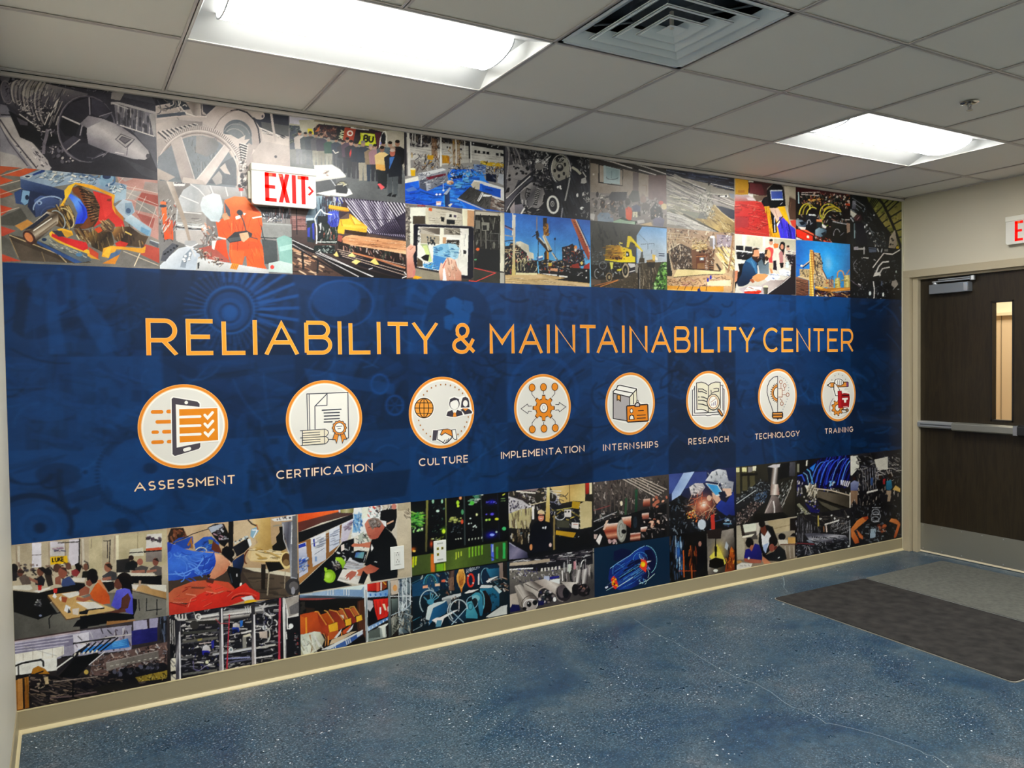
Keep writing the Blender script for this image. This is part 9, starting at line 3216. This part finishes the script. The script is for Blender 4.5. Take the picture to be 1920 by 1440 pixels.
ART[7,3] = ('photograph of three people studying papers, one in a white top between two seated', '''
@ 1370 960 8.654
g #b8b0a0,#8c8070 0,200 0,800
p #0c0c10 70,150 500,100 500,220 200,220 160,230
p #b8b09c 65,230 155,215 230,560 210,770 110,770
p #2c201c 155,215 200,210 240,400 190,430
p #e8ecd8 195,205 415,180 410,300 220,330
p #54504c 220,340 410,310 440,440 260,450
p #f0e8d0 180,395 390,350 340,400 190,425
p #d0c8bc 410,180 470,170 460,340 420,380
G #b8a888,#c8b898 650,200 960,300 590,150 960,90 960,300 720,350
l #8c7c60 7 700,270 960,210
p #1c1418 960,110 1110,80 1110,720 1040,720 1040,300 960,300
s 40 20,70 6,12 60,60 #8c90a0;#2c2834;#c8c8d0 1050,120 1120,100 1120,700 1060,700
e #14101a 830,400 60,56
p #1a1418 960,390 1010,340 1060,340 1050,400
p #e4dccc 760,450 920,450 930,520 790,530
p #d8a868 930,410 1050,410 1050,510 930,510
l #6c4434 14 800,525 1120,520
r #a89c90 22 3 880,550 900,760 1020,560 1030,740
p #0e1016 460,350 500,210 600,210 680,240 740,400 760,460 700,560 560,700 500,660 450,480
p #6c3828 480,230 560,220 590,340 550,390 490,330
e #100c10 505,190 52,60
p #eceef4 490,340 545,395 600,300 660,400 620,520 560,670 510,540
p #a8bce4 520,540 610,500 570,670 530,620
e #100e12 305,500 66,80
e #a86c54 348,590 40,56
G #2c2c8c,#1c1c5c 230,620 500,800 215,740 240,610 300,590 340,640 390,510 460,530 500,640 510,760 490,820 260,800
p #a86450 215,750 330,760 500,780 490,830 340,830 220,800
e #f4f0f0 292,750 16,20
e #120e12 690,470 72,90
e #94584a 665,580 44,64
e #6c342c 735,590 34,40
p #1c1e22 560,700 700,640 780,540 880,620 910,760 800,800 600,790
p #0e0e14 510,650 580,700 620,780 520,760
p #c88464 520,720 600,780 650,830 540,840 510,790
l #e8f0f0 14 765,745 795,735
p #e8e4dc 70,930 100,860 170,820 350,835 330,890 150,930
r #8c8888 7 3 150,870 200,875 280,850 310,880
p #c89c60 90,800 150,780 190,810 120,840
n .05 2
''')
ART[8,2] = ('photograph of bright blue hoses arched over a machine', '''
@ 1485 850 7.616
g #1a1a20,#2a2824 0,100 0,900
p #14141a 50,110 300,100 260,200 60,350
l #e8e4d4 22 212,100 205,180
l #8c8c7c 26 90,150 90,270
p #10103c 50,370 300,140 400,80 820,40 820,480 450,500 330,470 180,440 60,560
s 70 120,330 6,14 -72,10 #2c3cc0;#1c209c;#3c58d8;#101468 330,120 820,60 810,430 330,440
o #3c60d8 16 480,470 150,370 8 180,265
o #4c7ce8 14 560,470 160,380 8 180,265
o #3454d0 16 640,470 160,390 8 180,265
o #6c9cf4 10 720,470 160,400 8 180,262
o #3c5cd8 14 790,470 140,410 8 180,255
o #5080e8 12 400,470 130,350 8 180,280
o #5c90f0 14 850,470 150,410 8 180,240
p #2c78d8 250,210 340,140 300,260
l #6cb8ff 12 210,225 250,260 300,440
l #8cc8ff 10 160,275 210,310 240,450
l #3c60e0 16 80,320 140,310 180,400
d 16 10,20 #101040;#8cc0f8;#e8ecf0 350,400 470,470 620,350 600,470 460,470
s 40 20,60 10,18 -80,12 #f4f0ec;#14141c;#c8c4c0;#24248c 50,400 150,400 140,600 60,600
G #f0ece0,#a8a08c 230,450 350,640 180,460 330,450 350,560 320,640 260,620
s 40 30,80 10,20 -75,12 #e8e0d0;#2a2628;#b8ac98;#6c6454 180,440 340,440 380,640 240,640
s 50 12,34 10,20 40,60 #f4f0e8;#14121c;#3c3ca8;#a89c94 160,620 340,600 400,820 180,720
p #181860 180,700 330,800 400,800 380,860 260,840
s 18 40,50 8,12 70,10 #14141a;#e8e4e0;#8c8884 440,490 800,530 800,580 450,530
r #f0ece8 16 5 700,380 700,450 820,400 790,480
l #d8c8b0 16 320,500 560,530 820,600
G #6c6458,#4c463c 500,560 800,700 360,530 820,610 820,780 700,740 360,640
p #dcd8c8 820,560 860,560 850,780 820,790
l #14120e 22 370,640 800,790
p #5c584c 370,670 700,800 580,830 480,800
l #14120e 18 380,720 560,830
p #8c8c78 60,730 100,710 250,860 200,890
s 50 20,60 8,16 30,60 #e8e8e0;#0e0e12;#6c685c 50,740 300,860 820,820 820,900 60,900
n .05 2
''')
ART[8,3] = ('grey photograph of an aircraft under a roof of trusses', '''
@ 1485 950 9.52
g #26242a,#1c1c22 0,100 0,900
s 90 60,200 5,12 88,6 #54545c;#8c8c94;#2a2a30;#6c6a70 60,200 520,380 520,480 60,620
s 70 60,200 6,12 30,40 #0c0c0e;#5c5854;#3c3838;#8c847c 150,180 900,60 1030,150 900,420 560,440
l #c8b468 24 465,160 470,350
l #f4f0e8 26 580,320 700,285 840,240
l #e8d8cc 22 605,330 620,460
l #a87c5c 18 565,350 570,450
e #fff 705,155 16,16
e #fff 760,210 14,22
e #f4f4f4 1000,180 20,14
p #e8e4dc 480,200 540,210 500,240
s 60 20,110 5,10 -50,40 #a8a8ac;#3c3a40;#d8d8dc 640,300 1030,220 1020,480 660,460
G #5c5c68,#c0c0c8,#3c3c48 600,470 600,640 220,480 380,470 700,490 950,510 1030,600 900,600 700,640 540,640 300,590
r #141418 18 7 360,530 362,555 600,545 602,570
e #24242c 765,585 34,36
e #4c4c58 840,545 20,18
p #7c8490 250,600 320,590 400,650 300,640
p #8c9098 390,640 500,640 440,690
s 20 60,180 5,10 10,10 #e0e4ec;#54545c 300,500 900,530 900,580 400,600
l #7c3038 14 70,650 400,670
s 150 16,80 5,12 20,60 #0c0c10;#5c5c68;#8c8c98;#2a2a34;#c8ccd4 70,700 540,640 1030,610 1030,720 300,860 60,900
l #8c8c94 12 270,700 230,860
l #a8a8a8 12 290,710 340,830
e #f0f4f4 1010,705 20,16
l #c8ccd0 12 1025,240 1030,690
n .07 2
''')
ART[9,2] = ('photograph of people walking through a bright factory aisle', '''
@ 1585 840 5.01
g #2a2a32,#1c1c22 0,60 0,560
p #d8d8cc 40,75 120,72 130,180 60,260 40,250
p #1c1c20 100,80 290,50 250,170 130,150
s 160 16,60 3,8 20,50 #8c8c94;#0e0e12;#d8d4cc;#5c5c64;#3c3c44;#b8b4ac 100,80 515,40 515,300 300,340 100,300
p #d0ccc0 270,110 400,80 400,200 300,210
r #8c8c94 5 7 160,190 170,400 300,180 310,380
s 110 12,50 4,9 85,20 #0e0e12;#5c5454;#8c8884;#c8bcb0 100,220 500,220 515,520 60,540
e #3c2420 82,288 14,18
G #8c94b8,#5c6488 80,310 80,400 45,330 82,305 128,320 115,400 45,400
p #8c7460 45,400 115,400 110,540 85,480 50,540
e #2a1c1a 420,265 18,26
G #3c8ca8,#24607c 400,300 410,400 385,310 430,300 440,370 420,400 382,390
p #a89480 385,400 430,400 420,500 390,500
e #34241c 325,275 14,20
p #16161c 300,300 345,300 340,390 305,390
p #a83038 352,290 375,290 370,340 352,340
p #3c5c8c 235,280 260,280 255,350 238,350
p #f0ece4 200,410 300,385 305,400 200,428
p #d8b068 445,390 470,350 515,380 515,415
p #24242c 330,430 400,440 390,520 330,500
n .06 2
''')
ART[9,3] = ('dark photograph of orange robot arms on an assembly line', '''
@ 1585 840 5.01
g #1a1a20,#14141a 0,500 0,900
s 220 10,44 3,8 50,60 #3c3e48;#0c0c10;#6c6e78;#24262c;#8c9098 50,520 515,500 515,850 50,920
o #a8acb4 6 285,600 34,26
o #8c9098 6 285,640 44,40
o #a8acb4 6 280,670 36,26
r #c8ccd4 5 3 250,560 330,560 260,690 320,690
G #e08c4c,#a85424 70,700 180,880 50,760 110,680 160,650 200,650 200,680 160,710 80,780 120,850 130,890 90,900 55,830
p #c8703c 100,760 165,830 165,860 130,840
p #a84c24 160,650 210,640 215,665 190,680
G #e89458,#b05c2c 420,660 500,800 410,690 430,660 480,670 510,700 515,720 480,830 460,850 455,830 490,720 440,700
d 14 10,22 #b86438;#5c2c18 310,730 380,720 370,780 310,790
p #9cb0c0 235,760 290,755 280,840 230,850
s 40 12,40 4,8 30,60 #c8d4dc;#14141a;#5c6470 200,740 400,740 380,860 200,890
n .06 2
''')
# ------------------------------------------------------------------ lay the photographs and the banner on the wall
CX = [0.002, .586, 1.166, 1.747, 2.326, 2.900, 3.477, 4.053, 4.633, 5.203, W-.012]
RZ = [(2.6725, 2.313), (2.313, 1.9265), (.780, .3905), (.3905, .0965)]
PXM = [465, 430, 400, 372, 348, 325, 303, 283, 264, 245]
PXW = [292, 250, 211, 185, 159, 143, 127, 115, 102, 97]
DENS = .9
def adjust(im):
    p = np.pad(im, ((2, 2), (2, 2), (0, 0)), 'edge'); bl = (p[:-4, 2:-2]+p[4:, 2:-2]+p[2:-2, :-4]+p[2:-2, 4:]+p[1:-3, 1:-3]+p[3:-1, 3:-1])/6
    im = np.clip(im+.55*(im-bl), 0, 1); return np.clip(im+(im-.5)*.22*(1-np.abs(2*im-1))-.03*(1-im), 0, 1)
for (c, r), (lab, txt) in sorted(ART.items(), key=lambda q: (q[0][1], q[0][0])):
    za, zb = RZ[r][1], RZ[r][0]
    cv = Canvas(CX[c], CX[c+1], za, zb, int(PXW[c]*DENS), int((zb-za)*PXM[c]*DENS), seed=c*7+r)
    cv.run(txt); cv.im = adjust(cv.im)
    o = cv.mesh('photo_panel', mural, M_print, -.001); o.location = (o.location[0]-MO[0], -.001, o.location[2]-MO[2]); o['label'] = lab
_B = ['#04294f', '#063a6d', '#0a4680', '#05305c', '#094178', '#0c4c8a', '#032346', '#0b4a88']
def _ghost():
    """thirty faint tinted photographs: a panel tone each, then the shapes that can still be made out"""
    r = random.Random(11); out = ['@ 0 0 1']
    zz = [1.9265, 1.5435, 1.1615, .780]
    tone = [[1,6,3,4,5,4,2,4,5,6], [4,3,0,3,4,2,0,4,1,0], [2,4,1,4,3,4,0,1,3,6]]
    def px(x, z):
        d = np.array([x, 0, z])-CP; k = d@_f; return '%.1f,%.1f' % (960+FPX*(d@_r)/k, 720-FPX*(d@_u)/k)
    for j in range(3):
        for i in range(10):
            x0, x1, z0, z1 = CX[i], CX[i+1], zz[j+1], zz[j]; q = lambda a, b: px(x0+(x1-x0)*a, z0+(z1-z0)*b)
            out.append('p %s %s %s %s %s' % (_B[tone[j][i]], q(0, 0), q(1, 0), q(1, 1), q(0, 1)))
            sc = 1-.065*i; poly = ' '.join((q(.03, .03), q(.97, .03), q(.97, .97), q(.03, .97)))
            n = 26
            out.append('s %d %.0f,%.0f %.0f,%.0f %d,%d #0d5090/.35;#021f40/.4;#06366a/.5;#0b4580/.4 %s' % (n, 20*sc, 120*sc, 6*sc, 34*sc, r.choice((0, 90, 45, -30)), r.choice((8, 30, 60)), poly))
            out.append('q 9 %.0f,%.0f 2,5 %d,70 #1a5c9c/.4;#021c3a/.5 %s' % (40*sc, 130*sc, r.randrange(180), poly))
    return '\n'.join(out)
BANNER = _ghost() + '''
@ 0 480 2.718
p #04264a/.8 60,380 90,130 130,110 150,200 120,420
p #0d5090/.5 140,100 210,80 240,170 210,260 170,240
p #0d5090/.6 230,150 300,50 360,90 350,250 300,300 340,500 250,500
p #0d5090/.5 380,90 440,70 440,200 560,360 600,480 520,500 400,300
p #063468/.8 280,80 330,80 340,240 300,260
p #042a50/.7 640,60 1000,120 1000,480 660,480
q 20 60,160 3,6 20,60 #0f4c84/.6;#03203e/.6 540,160 760,200 740,440 600,400
e #0a4076 1170,275 130,128
a #0d4e8e/.9 6 44 1170,275 125,115 1.9 0,0,360
a #1458a0/.8 16 11 1170,275 150,140 2.4 0,-100,20
o #1761a6/.8 8 1170,275 124,118
o #04264c/.9 14 1170,280 108,104
e #0c4a88/.9 1170,285 78,72
o #04264c/.8 10 1170,290 50,48
e #0f5294/.9 1175,285 32,32
@ 0 0 1
s 40 20,90 4,14 20,30 #0c4c8c/.5;#03244a/.5;#1056a0/.4 20,670 280,700 280,850 30,830
e #0c4a88/.5 90,760 60,30
e #0c4a88/.5 190,780 46,22
p #03284e/.6 560,540 650,560 720,640 560,640
e #0b4580/.7 630,560 46,34
o #1458a0/.6 4 640,570 60,44
a #0d4e8e/.5 10 12 858,595 60,62 1.7 0,-180,0
e #042b54/.6 860,600 62,70
p #1460a8/.8 836,562 852,556 868,564 866,580 850,588 836,578
p #1460a8/.8 850,588 866,580 882,590 880,606 864,614 850,606
p #115a9f/.8 832,594 848,588 852,606 846,620 834,616
p #115a9f/.8 866,578 870,562 886,566 888,582 880,590
s 60 10,60 3,7 60,60 #0e5296/.4;#022040/.5 770,670 930,690 920,840 860,830
o #1056a0/.7 4 740,760 16,18
o #1056a0/.7 4 712,720 16,18
a #1056a0/.6 2 6 740,760 2,2 7 0,0,360
p #0d4c8c/.5 570,690 740,720 740,740 580,720



o #1056a0/.4 8 1018,738 64,70
s 40 8,40 4,10 60,60 #0f55a0/.5;#02254a/.5 1000,540 1100,550 1100,660 980,660
r #1159a2/.4 5 6 1120,560 1125,650 1240,560 1245,650
s 60 4,12 4,10 50,70 #0f58a0/.4;#02254a/.5 1260,670 1370,670 1370,760 1260,760
p #0c4c8e/.6 1380,560 1480,566 1480,640 1380,640
s 30 6,26 4,8 0,30 #021c3a/.6;#1056a0/.5 1390,600 1480,610 1480,660 1390,660
p #0d4c8c/.5 1495,570 1590,575 1590,640 1495,640
o #02254a/.8 5 95,905 18,10 
e #04305c/.8 110,890 44,22
a #04305c 4 40 250,890 64,66 1.13 0,60,290
e #0c4a88/.7 260,885 62,64
a #03264c/.9 4 20 55,890 36,16 1.3 0,0,180
o #03264c/.9 10 60,985 74,56 0 200,380
o #0e4f90/.8 9 75,990 36,30
e #0c4a86/.9 75,990 24,20
e #03264c/.9 75,990 12,10
o #0e4f90/.8 3 160,885 8,8
e #03264c/.9 160,885 4,4
e #03264c/.7 230,985 16,14
e #03264c/.7 282,878 14,10
o #03264c/.8 12 135,900 24,60 0 60,200
s 26 10,60 6,20 80,20 #02213f/.6;#0e5296/.4 450,800 560,830 560,960 460,960
p #022040/.6 560,900 770,880 760,930 570,955
b 2
n .03 5
'''
# blue banner: nine columns by three rows of photographs under a deep blue tint
bz = [(1.9265, 1.5435), (1.5435, 1.1615), (1.1615, .780)]
cv = Canvas(CX[0], CX[10], .780, 1.9265, 760, 300, '#063c72', seed=99)
cv.run(BANNER); cv.im = np.clip(cv.im*[.55, .80, .86], 0, 1)
o = cv.mesh('blue_banner', mural, M_print, -.001); o.location = (o.location[0]-MO[0], -.001, o.location[2]-MO[2]); o['label'] = 'deep blue banner with faint ghosted machine photographs'
bpy.context.view_layer.update()
